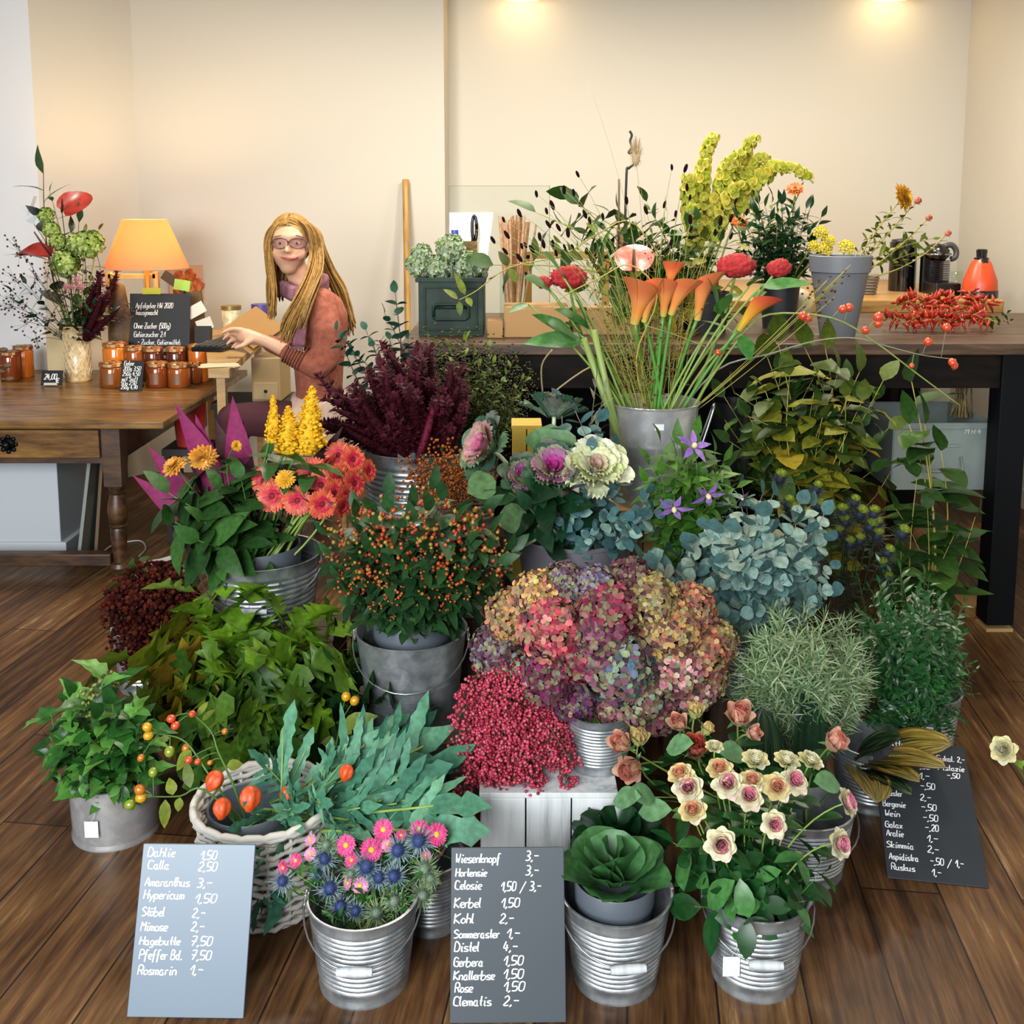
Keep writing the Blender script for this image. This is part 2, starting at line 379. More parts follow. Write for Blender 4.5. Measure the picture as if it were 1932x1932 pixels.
lx = W(222, 1000, TF+.03).x; ly = TF+.04
mb = MB(); mb.box(((xl+lx)/2, TF+.03, ZT-.11), (lx-xl-.06, .03, .155)); mb.box((lx, (TF+TYB)/2+.02, ZT-.11), (.028, TYB-TF-.16, .155)); ob('apron', mb.mesh('apron', wood_drk, False), t)
dx1 = W(188, 850, TF).x; dcx = W(12, 845, TF).x
dr = ob('drawer', MB().box(((2*dcx-dx1+dx1)/2, TF+.008, ZT-.105), (2*(dx1-dcx), .022, .115)).mesh('drawer', wood_old, False), t, None, .004)
kn = MB(); kn.lathe([(.0001, .03), (.012, .028), (.015, .02), (.008, .012), (.01, 0), (.03, 0), (.03, -.003)], 14, M=frame((dcx+.01, TF-.004, ZT-.105), (0, -1, 0)))
for k in range(8): kn.ball((dcx+.01+.03*cos(k*pi/4), TF-.005, ZT-.105+.03*sin(k*pi/4)), (.011, .004, .011))
ob('knob', kn.mesh('knob', dark_metal), dr)
def turned(x, y, h):
    mb = MB(); s = .036
    mb.box((x, y, h-.125), (2*s, 2*s, .25)); r = .033
    prof = [(.0001, h-.25), (s*.95, h-.25), (.03, h-.262), (.028, h-.275), (.036, h-.28), (.028, h-.288), (.03, h-.30), (.037, h-.33), (.04, h-.355), (.036, h-.40), (.03, h-.413), (.038, h-.42), (.03, h-.428), (.034, h-.44), (.03, h-.5), (.024, .07), (.024, .062), (.036, .056), (.042, .04), (.036, .02), (.026, 0), (.0001, 0)]
    mb.lathe(prof, 20, M=T((x, y, 0))); return mb
for (x, y) in ((lx, ly), (lx, TYB-.1), (xl+.1, ly), (xl+.1, TYB-.1)):
    ob('leg', turned(x, y, ZT-.032).mesh('leg', wood_drk, True, 35), t)
ob('stretcher', MB().box(((xl+lx)/2, ly+.002, .072), (lx-xl-.06, .055, .05)).mesh('stretcher', wood_drk, False), t, None, .004)
tagm0 = mat('scrap_paper', '#e8e8e0', .8)
# white plinth cabinet standing below the table
cx0, cx1 = W(0, 900, TF+.25).x-.5, W(106, 900, TF+.25).x
mb = MB(); mb.box(((cx0+cx1)/2, TF+.40, .30), (cx1-cx0, .28, .50)); mb.box(((cx0+cx1)/2+.01, TF+.40, .035), (cx1-cx0+.03, .3, .07))
one('storage_box', mb, mat('white_board', '#d6dde2', .6), 'white panelled box standing on the floor beneath the old table', 'box', sharp=30, bevel=.003)
for i, (px, c, lb, lean) in enumerate([(148, '#9aa39b', 'pale grey flat board leaning under the old table beside the white box', .07), (163, '#7a6140', 'brown flat wooden board leaning beneath the old table behind its turned leg', .05)]):
    p = G(px-4+i*18, 1062-i*12)
    mb = MB(); x0 = p.x; mb.hexa([V((x0, p.y, .0)), V((x0+.014, p.y, .0)), V((x0+.014, p.y+.3, .0)), V((x0, p.y+.3, 0))], [V((x0+lean, p.y, .44)), V((x0+.014+lean, p.y, .44)), V((x0+.014+lean, p.y+.3, .44)), V((x0+lean, p.y+.3, .44))])
    one('flat_panel', mb, mat('panel_%d' % i, c, .6), lb, 'panel', smooth=False)
p = G(210, 1040); pts = [G(186, 1050, .004), G(196, 1040, .004), G(215, 1028, .004), G(262, 1020, .004), G(275, 1034, .004), G(262, 1050, .004)]
one('power_cord', MB().tube(smoothpath(pts), .004), mat('cord_white', '#d4cfc6', .5), 'thin white power cord lying on the floor under the old table', 'cord')
# ---- jam jars
def jam(c):
    m = mat('jam_'+c, c, .12, spec=.7); return m
lidm = leafmat('patterned_lid', ['#8c2f26', '#c06a3c', '#e3c07a', '#7d8a3a', '#d8b48a', '#a23f33', '#5f2b1f'], .35, interp='CONSTANT')
gold = mat('gold_tin', '#c98a4a', .3, .7)
def jar(px, py, lab, rpx, top, col, nx=0):
    p = G(px, py, ZT); k = m_per_px(p); r = rpx*k; p.y += r; h = W(px, top, p.y).z-ZT
    t = thing('jam_jar', lab, 'jar', p, 'jam jars on the old table'); e = min(.03, h*.26)
    ob('glass_body', MB().lathe([(.0001, 0), (r*.92, 0), (r, .005), (r, h-e), (r*.93, h-e*.7), (r*.86, h-e*.6)], 22).mesh('glass_body', jam(col)), t)
    ld = ob('lid', MB().lathe([(r*.93, h-e*.62), (r*.99, h-e*.6), (r*.99, h-e*.1), (r*.92, h), (.0001, h)], 22).mesh('lid', gold, True, 40), t)
    q = MB()
    for i in range(26):
        a = i*2.4; rr = r*.9*sqrt((i+.5)/26); q.box((rr*cos(a), rr*sin(a), h+.0006), (r*.3, r*.26, .0008))
    for i in range(18):
        a = i*2*pi/18; q.add([V((r*1.0*cos(a+f), r*1.0*sin(a+f), zz)) for f, zz in ((-.16, h-e*.55), (.16, h-e*.55), (.16, h-e*.12), (-.16, h-e*.12))], [(0, 1, 2, 3)])
    ob('lid_pattern', q.mesh('lid_pattern', lidm, False), ld)
    if nx: ob('label', MB().add([V((r*1.01*sin(a), -r*1.01*cos(a), zz)) for zz in (h*.15, h*.6) for a in [(-.4+i*.8/6) for i in range(7)]], [(i, i+1, i+8, i+7) for i in range(6)]).mesh('label', mat('jam_label', '#8a5a34', .4)), t)
    return t
jar(38, 714, 'tall orange jam jar beside the dried seed heads at the picture edge', 18, 652, '#d9701c')
jar(12, 720, 'small dark amber jam jar half hidden by the dried seed heads', 18, 662, '#8e3d14')
jar(204, 733, 'jam jar at the outer front corner of the jar cluster, beside the patterned vase', 24, 683, '#9a521c', 1)
jar(291, 733, 'front row jam jar just beside the little gel price slate', 21, 683, '#94421c', 1)
jar(332, 733, 'front row jam jar, lightest amber one on the table edge', 21, 685, '#b0581e', 1)
jar(362, 725, 'small jam jar at the inner end of the front row, beside a tall jar', 14, 684, '#94481a')
jar(212, 722, 'glowing orange jam jar in the back row beneath the brown paper', 24, 646, '#f08424')
jar(250, 722, 'amber jam jar in the back row above the little gel price slate', 19, 653, '#b0581c')
jar(285, 722, 'dark jam jar with a pink and green lid in front of the recipe slate', 19, 655, '#6a3014')
jar(328, 722, 'dark jam jar with a yellow flowered lid in front of the recipe slate', 19, 655, '#652c14')
jar(371, 722, 'tallest orange jam jar in front of the round wooden tray', 20, 650, '#dc7220')
# ---- patterned glass vase, its warm glow painted into the glass colours
p = ontab(140, 722); p.y += .055; rv = .062; hv = .27
VB = p.copy(); t = thing('glass_vase', 'tall cut glass vase glowing warm beside the jam jars', 'vase', p)
mb = MB(); mb.lathe([(.0001, 0), (rv*.95, 0), (rv, .01), (rv, hv), (rv*.93, hv), (rv*.92, .02), (.0001, .02)], 28)
ob('glass_body', mb.mesh('glass_body', noisemat('glow_tinted_glass', ['#b98d4e', '#ecc98c', '#ffe9bd'], (1, 1, 1), 60, .25, spec=.7)), t)
q = MB()
for sgn in (1, -1):
    for k in range(14):
        q.tube([V((rv*1.01*cos(a0), rv*1.01*sin(a0), zz)) for a0, zz in [(k*2*pi/14+sgn*j*.22, .03+j*.027) for j in range(9)]], .0016, 4)
ob('cut_pattern', q.mesh('cut_pattern', mat('cut_glass', '#fff0cc', .1, spec=.8)), t)
p2 = ontab(105, 712); p2.y += .02; q = MB().box((0, 0, .12), (.085, .012, .24)); q.box((.0, .02, .006), (.05, .08, .012))
one('cream_paper', q, mat('cream_paper', '#f3d9a4', .7), 'cream paper panel standing behind the glowing vase', 'panel', p2, smooth=False)
# ---- table lamp
lp = V((0, 5.1, ZT)); LX = W(277, 505, lp.y)
t = thing('table_lamp', 'lit table lamp with a peach conical shade', 'lamp', (LX.x, lp.y, ZT))
zb = W(277, 506, lp.y).z-ZT; zt = W(277, 414, lp.y).z-ZT; mp_ = m_per_px(LX); rb = 77*mp_; rt = 40*mp_
ob('base', MB().lathe([(.0001, 0), (.055, 0), (.055, .012), (.02, .03), (.012, .05), (.012, zb+.02), (.0001, zb+.02)], 20).mesh('base', mat('lamp_brass', '#b98c3e', .3, .8)), t)
shm, nt, b = newmat('lamp_shade_fabric'); b.inputs['Base Color'].default_value = lin('#ffc38c'); b.inputs['Roughness'].default_value = .9
tr = nt.nodes.new('ShaderNodeBsdfTranslucent'); tr.inputs[0].default_value = lin('#ffb06c'); ms = nt.nodes.new('ShaderNodeMixShader'); ms.inputs[0].default_value = .6
b.inputs['Emission Color'].default_value = lin('#ff9a58', 1); b.inputs['Emission Strength'].default_value = .38
nt.links.new(b.outputs[0], ms.inputs[1]); nt.links.new(tr.outputs[0], ms.inputs[2]); nt.links.new(ms.outputs[0], nt.nodes['Material Output'].inputs[0])
ob('lamp_shade', MB().lathe([(rb, zb), (rt, zt), (rt-.002, zt), (rb-.002, zb)], 40).mesh('lamp_shade', shm), t)
ob('bulb', MB().ball((0, 0, zb+.13), .03, 2).mesh('bulb', mat('bulb_glow', '#ffd890', .4, emis='#ffc060', es=9)), t)
l = bpy.data.lights.new('lamp_light', 'POINT'); l.energy = 20; l.color = (1, .70, .36); l.shadow_soft_size = .035
o = bpy.data.objects.new('lamp_light', l); COL.objects.link(o); o.parent = t; o.location = (0, 0, zb+.17)
# ---- things behind and beside the lamp
tray_m = noisemat('tray_wood', ['#8a5a22', '#b07a36', '#c89450'], (3, 14, 3), 3, .4)
c = W(330, 622, 5.17)
rr = 60*m_per_px(c); tz = ZT+rr
one('round_tray', MB().lathe([(.0001, -.009), (rr, -.009), (rr, .009), (.0001, .009)], 40), tray_m, 'round wooden tray standing upright behind the recipe slate', 'tray', frame((c.x, 5.185, tz), (0, -1, .1), (0, 0, 1)), sharp=40)
def card(px, py, wpx, hpx, Y, col, label, name, cat, tilt=0, th=.002, lean=.0, z0=None):
    p = W(px, py, Y); k = m_per_px(p)
    M = frame(p, (0, -1, .12+lean), (sin(tilt), 0, cos(tilt)))
    return one(name, MB().box((0, 0, 0), (wpx*k, hpx*k, th)), mat('paper_'+col.strip('#'), col, .7), label, cat, M, smooth=False)
pm = noisemat('orange_print', ['#7a2408', '#c84f12', '#e8842c', '#f0c090'], (1, 1, 1), 22, .4)
p = W(352, 545, YL-.012); k = m_per_px(p)
t = thing('calendar', 'orange printed calendar picture of pumpkins on the wall behind the lamp', 'picture', frame(p, (0, -1, 0), (0, 0, 1)))
ob('sheet', MB().box((0, 0, 0), (64*k, 90*k, .003)).mesh('sheet', mat('calendar_paper', '#e8b48a', .6), False), t)
q = MB()
for i, (a, b_, r) in enumerate([(-12, 22, 13), (8, 26, 12), (22, 8, 13), (4, 2, 14), (20, -16, 10), (-16, -4, 10)]): q.ball((a*k, b_*k, .002), (r*k, r*k, .003), 2)
ob('printed_pumpkins', q.mesh('printed_pumpkins', pm), t)
card(286, 549, 34, 12, 5.045, '#b9c832', 'yellow green sticky note on the top edge of the recipe slate', 'sticky_note', 'note')
card(344, 538, 30, 20, 5.14, '#8fc04a', 'green folded card beside the orange calendar', 'folded_card', 'card', .15, .012)
card(370, 585, 34, 22, 5.09, '#efe6d6', 'upper white envelope in the letter stack beyond the round tray', 'envelope', 'paper', -.5)
card(386, 612, 30, 22, 5.09, '#e8dece', 'lower white envelope in the letter stack beyond the round tray', 'envelope', 'paper', -.35)
card(372, 625, 34, 150, 5.17, '#5a3d1a', 'brown letter rack board behind the envelopes', 'letter_rack', 'rack', -.12, .02)
card(384, 655, 30, 80, 5.075, '#1c1a18', 'black paper tray beneath the envelopes', 'paper_tray', 'tray', 0, .03)
card(330, 532, 52, 18, 5.15, '#26180c', 'black curved letter holder between lamp shade and green card', 'letter_holder', 'holder', .6, .02)
q = MB(); k = m_per_px(LX)
hz = W(250, 521, 5.16).z-ZT; q.box((0, 0, 0), (90*k, .03, 8*k)); q.box((-45*k, 0, -hz/2+4*k), (10*k, .03, hz+8*k)); q.box((45*k, 0, -hz/2+4*k), (10*k, .03, hz+8*k))
one('gift_stand', q, mat('pale_wood', '#e8c070', .5), 'pale wooden gift frame lit from above below the lamp shade', 'frame', W(250, 521, 5.16), smooth=False)
# brown paper bundle
q = MB(); p = W(226, 620, 5.06)
vs, fs = ICO3; hb = (p.z-ZT)*.98; q.add([p+V((v.x*.055*(1+.25*noise.noise(v*2.2)), v.y*.04, v.z*hb*(1+.2*noise.noise(v*3+V((3, 0, 0)))))) for v in vs], fs)
one('paper_bundle', q, noisemat('brown_paper', ['#3a2a16', '#5d4626', '#7a6038'], (1, 1, 1), 14, .7), 'crumpled brown paper bundle behind the vase and the recipe slate', 'paper')
# ---- the two slates on the table and the price tag
SL2 = mat('slate_dark', '#15171a', .5, spec=.3)
board('black recipe slate propped behind the jam jars, written in white', (232, 552), (350, 556), (240, 660), (355, 662), ZT, [
 ('Apfelgelee HW 2020', .1, .17, .04, .62), ('hausgemacht', .11, .25, .04, .36), ('Ohne Zucker (500g)', .08, .41, .042, .6), ('Gelierzucker 2:1', .08, .51, .042, .52),
 ('- Zucker, Geliermittel:', .14, .60, .038, .72), ('Pektine, Citronens\u00e4ure,', .18, .68, .038, .72), ('Palm- + Kokos\u00f6l,', .19, .76, .038, .5), ('Konservierungsstoff:', .19, .84, .038, .6), ('Sorbins\u00e4ure', .19, .91, .038, .35)], .0013, 1.24, SL2, name='recipe_slate', cat='slate', Y=5.01, far=1.004)
board('little black gel price slate standing between the front jam jars', (228, 680), (268, 681), (226, 738), (268, 738), ZT, [
 ('Gelee', .12, .16, .1, .45), ('200g 3,50', .1, .33, .09, .8), ('250g 4,50', .08, .5, .09, .8), ('mit Saft', .07, .66, .08, .72), ('50g 2,50', .05, .8, .08, .7), ('250g 4,70', .05, .93, .07, .75)], .0012, 1.36, SL2, name='price_slate', cat='slate', far=1.006)
t = board('tiny black tag with a chalk price in front of the glowing vase', (77, 699), (116, 699), (77, 727), (117, 727), ZT+.004, [('24,00', .15, .6, .24, .6), ('\u20ac', .72, .82, .2)], .0018, .72, SL2, name='price_tag', cat='price tag', far=1.003)
ob('clip_foot', MB().box((0, .004, .004), (.06, .012, .02)).mesh('clip_foot', mat('clip_white', '#cfc6b4', .5), False), t)
# ---- desk
ZD = .845
d0 = G(432, 697, ZD); d1 = G(512, 622, ZD)
t = thing('office_desk', 'light oak desk where the person sits writing', 'desk', (0, 0, 0))
ex = (d1-d0).normalized(); le = V((-1, 0, 0))
b4 = [d0+V((0, 0, -.035)), d1+V((0, 0, -.035)), d1+le*.36+V((0, 0, -.035)), d0+le*.085+V((0, 0, -.035))]
ob('desk_top', MB().hexa([V(x) for x in b4], [x+V((0, 0, .035)) for x in b4]).mesh('desk_top', wood_lt, False), t)
for q in (d0+V((-.045, .05, 0)), d1+V((-.06, -.06, 0)), d1+V((-.32, -.06, 0))):
    ob('leg', MB().box((q.x, q.y, (ZD-.035)/2), (.035, .035, ZD-.035)).mesh('leg', wood_lt, False), t)
p = G(430, 660, ZD); kb = thing('keyboard', 'black computer keyboard on the oak desk', 'keyboard', frame((p.x-.05, p.y+.12, ZD), (0, 0, 1), roll=1.45))
ob('body', MB().box((0, 0, .012), (.4, .15, .022)).mesh('body', black_pl, False), kb, None, .004)
q = MB()
for i in range(13):
    for j in range(5): q.box((-.18+i*.03, -.055+j*.027, .026), (.024, .021, .008))
ob('keys', q.mesh('keys', mat('key_grey', '#2a2a2c', .4), False), kb)
p = G(425, 694, ZD); q = MB()
for i in range(3): q.add([frame(p+V((-.02, .06, .001+i*.001)), (0, 0, 1), roll=.2*i) @ V(v) for v in ((-.1, -.05, 0), (.06, -.06, 0), (.05, .05, 0), (-.09, .06, 0))], [(0, 1, 2, 3)])
one('paper_sheets', q, mat('sheet_paper', '#f6e0b6', .8), 'loose cream paper sheets on the corner of the oak desk', 'paper', smooth=False)
p = G(428, 640, ZD); p.y += .1; t = thing('glass_jar', 'glass jar with pale contents on the desk in front of the hand', 'jar', (p.x, p.y, ZD))
ob('glass_body', MB().lathe([(.0001, 0), (.045, 0), (.048, .01), (.048, .14), (.04, .15)], 20).mesh('glass_body', noisemat('jar_fill', ['#a89468', '#d9c9a0', '#efe4c8'], (1, 1, 1), 30, .3)), t)
ob('lid', MB().lathe([(.05, .14), (.05, .16), (.0001, .162)], 20).mesh('lid', mat('brass_lid', '#a8884a', .4, .6), True, 40), t)
p = W(494, 590, 5.2); tt = thing('round_tin', 'small blue and purple tin behind the person on the desk', 'tin', (p.x, p.y, ZD))
ob('body', MB().lathe([(.0001, 0), (.05, 0), (.05, .12), (.0001, .12)], 20).mesh('body', mat('tin_blue', '#3f7fb0', .4), True, 40), tt)
ob('lid', MB().lathe([(.052, .12), (.052, .17), (.0001, .172)], 20).mesh('lid', mat('tin_purple', '#5a4a94', .4), True, 40), tt)
p = W(478, 622, 4.75); q = MB(); q.box((0, 0, 0), (.3, .2, .006)); q.box((.02, .01, .014), (.26, .17, .004))
one('kraft_envelope', q, mat('kraft', '#b88a4e', .7), 'tilted kraft paper sheets held behind the hand', 'paper', frame((p.x, p.y, p.z), (-.25, -.55, .85), (.4, 0, .9)), smooth=False)
# small cardboard drawer unit under the desk edge
p = W(512, 705, 4.75); t = thing('drawer_unit', 'small kraft drawer box beneath the oak desk behind the arm', 'box', (p.x, p.y, .62))
ob('body', MB().box((0, 0, .1), (.13, .22, .2)).mesh('body', mat('kraft_box', '#b99a66', .7), False), t, None, .003)
dr = ob('drawer', MB().box((0, -.112, .05), (.11, .012, .075)).mesh('drawer', mat('kraft_drawer', '#c9ab78', .7), False), t)
ob('knob', MB().ball((0, -.122, .05), .009).mesh('knob', dark_metal), dr)
one('low_shelf', MB().box((0, 0, .6), (.5, .3, .03)).box((-.22, 0, .29), (.03, .3, .59)).box((.22, 0, .29), (.03, .3, .59)), mat('shelf_dark', '#2a2018', .6), 'dark low shelf carrying the kraft drawer box', 'shelf', (p.x, p.y+.02, .0), smooth=False)
p = G(352, 1010, 0); q = MB(); q.lathe([(.0001, 0), (.06, 0), (.075, .2), (.07, .2), (.056, .01), (.0001, .01)], 20)
one('paper_bin', q, mat('red_bag', '#c2342c', .5), 'bright red bag-lined bin below the table edge', 'bin', (W(358, 790, 4.6).x, 4.6, .43), sharp=50)
one('bin_stool', MB().box((0, 0, .415), (.2, .2, .03)).box((-.08, -.08, .2), (.025, .025, .4)).box((.08, -.08, .2), (.025, .025, .4)).box((-.08, .08, .2), (.025, .025, .4)).box((.08, .08, .2), (.025, .025, .4)), mat('shelf_dark', '#2a2018', .6), 'low dark stool under the red bin in the shade of the desk', 'stool', (W(358, 790, 4.6).x, 4.6, 0), smooth=False)
p = G(272, 1066); one('paper_scrap', MB().leaf((0, 0, .004), (1, .3, .05), (0, 0, 1), .13, .06, [.8, 1, .9, 1, .7], .1, -.1), tagm0, 'crumpled white paper scrap on the floor beside the turned table leg', 'paper', p)
# ================================================================ florist's work table and what stands on it
WL = G(1877, 1187).y; ZW = W(1890, 648, WL-.04).z; WB = WL+1.05
tab_w = noisemat('worktop_wood', ['#2a1a0e', '#452e1b', '#5e432a', '#74583c'], (2, 14, 14), 3, .45, detail=8)
dk = noisemat('dark_stain', ['#0a0806', '#15100b', '#22170e'], (3, 14, 14), 3, .6, spec=.12)
blk = mat('black_paint', '#0a0d11', .6, spec=.12)
xl = W(757, 620, WL).x; xrr = xr-.02
t = thing('work_table', 'long dark work table of the florist standing before the wall', 'table', (0, 0, 0))
q = MB()
for i in range(4): q.box(((xl+xrr)/2, WL-.05+.26*i+.13, ZW-.02), (xrr-xl, .257, .04))
ob('table_top', q.mesh('table_top', tab_w, False), t, None, .004)
ob('apron', MB().box(((xl+xrr)/2, WL+.01, ZW-.1), (xrr-xl-.06, .04, .12)).mesh('apron', dk, False), t)
rx = W(1898, 900, WL).x
for (x, y) in ((rx, WL+.02), (xl+.1, WL+.02), (rx, WB-.1), (xl+.1, WB-.1)):
    g = ob('leg', MB().box((x, y, (ZW-.04)/2+.012), (.095, .09, ZW-.064)).mesh('leg', blk, False), t, None, .003)
    ob('foot_block', MB().box((x, y, .006), (.095, .09, .012)).mesh('foot_block', mat('pale_pine', '#c9a66a', .5), False), g)
ob('floor_rail', MB().box((rx-.02, (WL+WB)/2, .02), (.09, WB-WL-.22, .04)).mesh('floor_rail', mat('pine_rail', '#a87c3e', .5), False), t)
ob('under_shelf', MB().box(((xl+rx)/2, (WL+WB)/2+.1, .47), (rx-xl-.12, .72, .03)).mesh('under_shelf', dk, False), t)
ob('back_panel', MB().box(((xl+rx)/2-.1, WB-.04, ZW/2-.03), (rx-xl-.2, .02, ZW-.1)).mesh('back_panel', blk, False), t)
# oak side board behind it
ys = WB+.02; p = G(1700, 563, ZW+.02)
x0 = W(1380, 560, ys).x; x1 = W(1889, 575, ys+.03).x
t = thing('oak_sideboard', 'honey coloured oak shelf board carrying the coffee machine', 'shelf', (0, 0, 0))
ob('shelf_board', MB().box(((x0+x1)/2, (ys+YR-.02)/2, ZW+.02), (x1-x0, YR-.02-ys, .06)).mesh('shelf_board', noisemat('honey_oak', ['#a8763a', '#c2924e', '#d1a765'], (2, 14, 14), 3, .4), False), t, None, .006)
for x in (x0+.1, x1-.1): ob('leg', MB().box((x, YR-.2, (ZW-.01)/2), (.06, .3, ZW-.01)).mesh('leg', dk, False), t)
ZS = ZW+.05
# bamboo pole leaning on the wall
p0 = W(771, 700, 5.45); p0 = V((p0.x+.005, 5.42, .0)); p1 = W(765, 339, YL-.03)
L = (p1-p0).length; d = (p1-p0)/L; q = MB(); pts = []; rs = []
for i in range(25):
    t_ = i/24; pts.append(p0+d*L*t_); rs.append(.0175+(.0015 if i % 5 == 0 else 0))
one('bamboo_pole', MB().tube(pts, rs, 10), noisemat('bamboo', ['#a87a34', '#c99a4c', '#dcb56c'], (4, 4, 1), 4, .4), 'tall yellow bamboo pole leaning against the cream wall', 'pole')
# ---- dark green metal crate with hydrangea heads
grn = noisemat('green_enamel', ['#16241c', '#22362b', '#30493c'], (1, 1, 1), 9, .5, spec=.2, bump=.03)
yc_ = WL+.16; a = W(790, 600, yc_); b_ = W(912, 600, yc_); cw = b_.x-a.x; ch = W(850, 524, yc_).z-ZW; cd_ = .3; cxm = (a.x+b_.x)/2
CR = V((cxm, yc_+cd_/2, ZW))
t = thing('metal_crate', 'dark green metal crate filled with pale green hydrangeas', 'crate', CR)
q = MB(); th = .006
for (c, dd) in (((0, -cd_/2, ch/2), (cw, th, ch)), ((0, cd_/2, ch/2), (cw, th, ch)), ((-cw/2+th/2, 0, ch/2), (th, cd_, ch)), ((cw/2-th/2, 0, ch/2), (th, cd_, ch)), ((0, 0, .005), (cw, cd_, .01))): q.box(c, dd)
for s in (-1, 1): q.box((0, s*cd_/2, ch-.008), (cw+.02, .018, .016)); q.box((s*cw/2, 0, ch-.008), (.018, cd_+.02, .016))
f = -cd_/2-.004
ob('body', q.mesh('body', grn, False), t, None, .002)
q = MB()
for (x, z, w_, h_) in ((0, ch*.84, cw*.8, .007), (0, ch*.12, cw*.8, .007), (-cw*.4, ch*.48, .007, ch*.72), (cw*.4, ch*.48, .007, ch*.72)): q.box((x, f, z), (w_, .008, h_))
ob('embossed_frame', q.mesh('embossed_frame', grn, False), t, None, .002)
hw, hz, hh = cw*.27, ch*.42, ch*.13
pts = [V((x*hw, f-.004, hz+z*hh)) for x, z in [(-1, -.7), (-.8, -1), (.8, -1), (1, -.7), (1, .7), (.8, 1), (-.8, 1), (-1, .7), (-1, -.7)]]
ob('handle', MB().tube(pts, .006, 6).box((0, f+.002, hz+hh*.6), (hw*2, .006, hh*.5)).mesh('handle', grn), t)
# ---- clear screen
c = W(942, 474, WL+.55); p = W(846, 470, WL+.55); p2 = W(1037, 470, WL+.55); zt = W(942, 348, WL+.55).z
glassm, nt, b = newmat('clear_acrylic'); tb = nt.nodes.new('ShaderNodeBsdfTransparent'); tb.inputs[0].default_value = (.95, .97, .95, 1); gb = nt.nodes.new('ShaderNodeBsdfGlossy'); gb.inputs['Roughness'].default_value = .02
fr = nt.nodes.new('ShaderNodeMixShader'); fr.inputs[0].default_value = .025
nt.links.new(tb.outputs[0], fr.inputs[1]); nt.links.new(gb.outputs[0], fr.inputs[2]); nt.links.new(fr.outputs[0], nt.nodes['Material Output'].inputs[0])
t = thing('clear_screen', 'clear acrylic screen standing upright on the work table', 'screen', T((c.x, WL+.55, ZW)) @ Matrix.Rotation(radians(-7), 4, 'X'))
wv = p2.x-p.x
ob('pane', MB().box((0, 0, (zt-ZW)/2), (wv, .004, zt-ZW)).mesh('pane', glassm, False), t)
q = MB(); q.tube([V((-wv/2, 0, .0)), V((-wv/2, 0, zt-ZW)), V((wv/2, 0, zt-ZW)), V((wv/2, 0, 0))], .0014, 4)
ob('edge', q.mesh('edge', mat('edge_grey', '#8d938a', .3), False), t)
for s in (-1, 1): ob('foot', MB().box((s*wv*.35, 0, .005), (.02, .06, .01)).mesh('foot', mat('edge_grey', '#8d938a', .3), False), t)
# ---- twine, scissors, bottle, dowels
def at_tab(px, Y, z=None):
    p = W(px, 560, Y); return V((p.x, Y, ZW if z is None else z))
p = at_tab(888, WL+.47); k = m_per_px(p); z1 = W(888, 455, WL+.47).z-ZW
t = thing('twine_spool', 'sandy cone of twine standing behind the green crate', 'twine', p)
ob('twine', MB().lathe([(.0001, 0), (14*k, 0), (13*k, z1), (.0001, z1)], 18).mesh('twine', noisemat('sisal', ['#6f5c30', '#97824a', '#b8a468'], (1, 1, 6), 30, .8, bump=.3), True, 40), t)
p = W(893, 430, WL+.47); t = thing('scissors', 'black florist scissors stuck upright in the twine cone', 'scissors', (p.x, p.y, ZW+z1))
q = MB(); hz = p.z-ZW-z1
q.tube([V((-.01, 0, -.05)), V((0, 0, hz*.35)), V((.004, 0, hz*.5))], .007, 6); ob('blade', q.mesh('blade', black_pl), t)
q = MB(); q.tube([V((.004+.009*cos(a_), 0, hz*.95+.05*sin(a_))) for a_ in [i*pi/8 for i in range(17)]], .006, 6); ob('grip', q.mesh('grip', black_pl), t)
p = at_tab(859, WL+.48); z1 = W(859, 434, WL+.48).z-ZW; t = thing('water_bottle', 'clear bottle with a blue cap behind the green crate', 'bottle', p)
ob('body', MB().lathe([(.0001, 0), (.034, 0), (.034, z1-.11), (.012, z1-.05), (.012, z1-.03)], 16).mesh('body', mat('bottle_clear', '#c9d4cc', .1, spec=.8), True), t)
ob('cap', MB().lathe([(.014, z1-.035), (.014, z1), (.0001, z1)], 14).mesh('cap', mat('cap_blue', '#3a62c4', .4), True, 40), t)
p = at_tab(968, WL+.38); k = m_per_px(p); vr = 24*k; vh = W(968, 545, WL+.38).z-ZW+.06
t = thing('dowel_vase', 'square glass vase holding the wooden dowels', 'vase', p)
q = MB(); q.box((0, 0, .004), (2*vr, 2*vr, .008))
for s in (-1, 1): q.box((s*vr, 0, .11), (.004, 2*vr, .22)); q.box((0, s*vr, .11), (2*vr, .004, .22))
ob('glass', q.mesh('glass', glassm, False), t)
dm = leafmat('dowel_wood', ['#c98f5c', '#e2b084', '#efc9a0'], .5, obj=1.0)
for i in range(26):
    bx = u(-.8, .8)*vr; by = u(-.8, .8)*vr; tx = W(940+62*(i+.5)/26, 500, p.y).x-p.x
    tz = W(960, u(404, 425), p.y).z-ZW
    if i == 25: tx = W(1012, 430, p.y).x-p.x; tz = W(1012, 424, p.y).z-ZW
    one('wooden_dowel', MB().tube([V((tx*.35+bx*.2, by, .012)), V((tx, by*2.2, tz))], .0042, 6), dm, 'thin pale wooden dowel in the bundle standing in the square glass vase', 'dowel', p, 'dowels in the square glass vase', sharp=40)
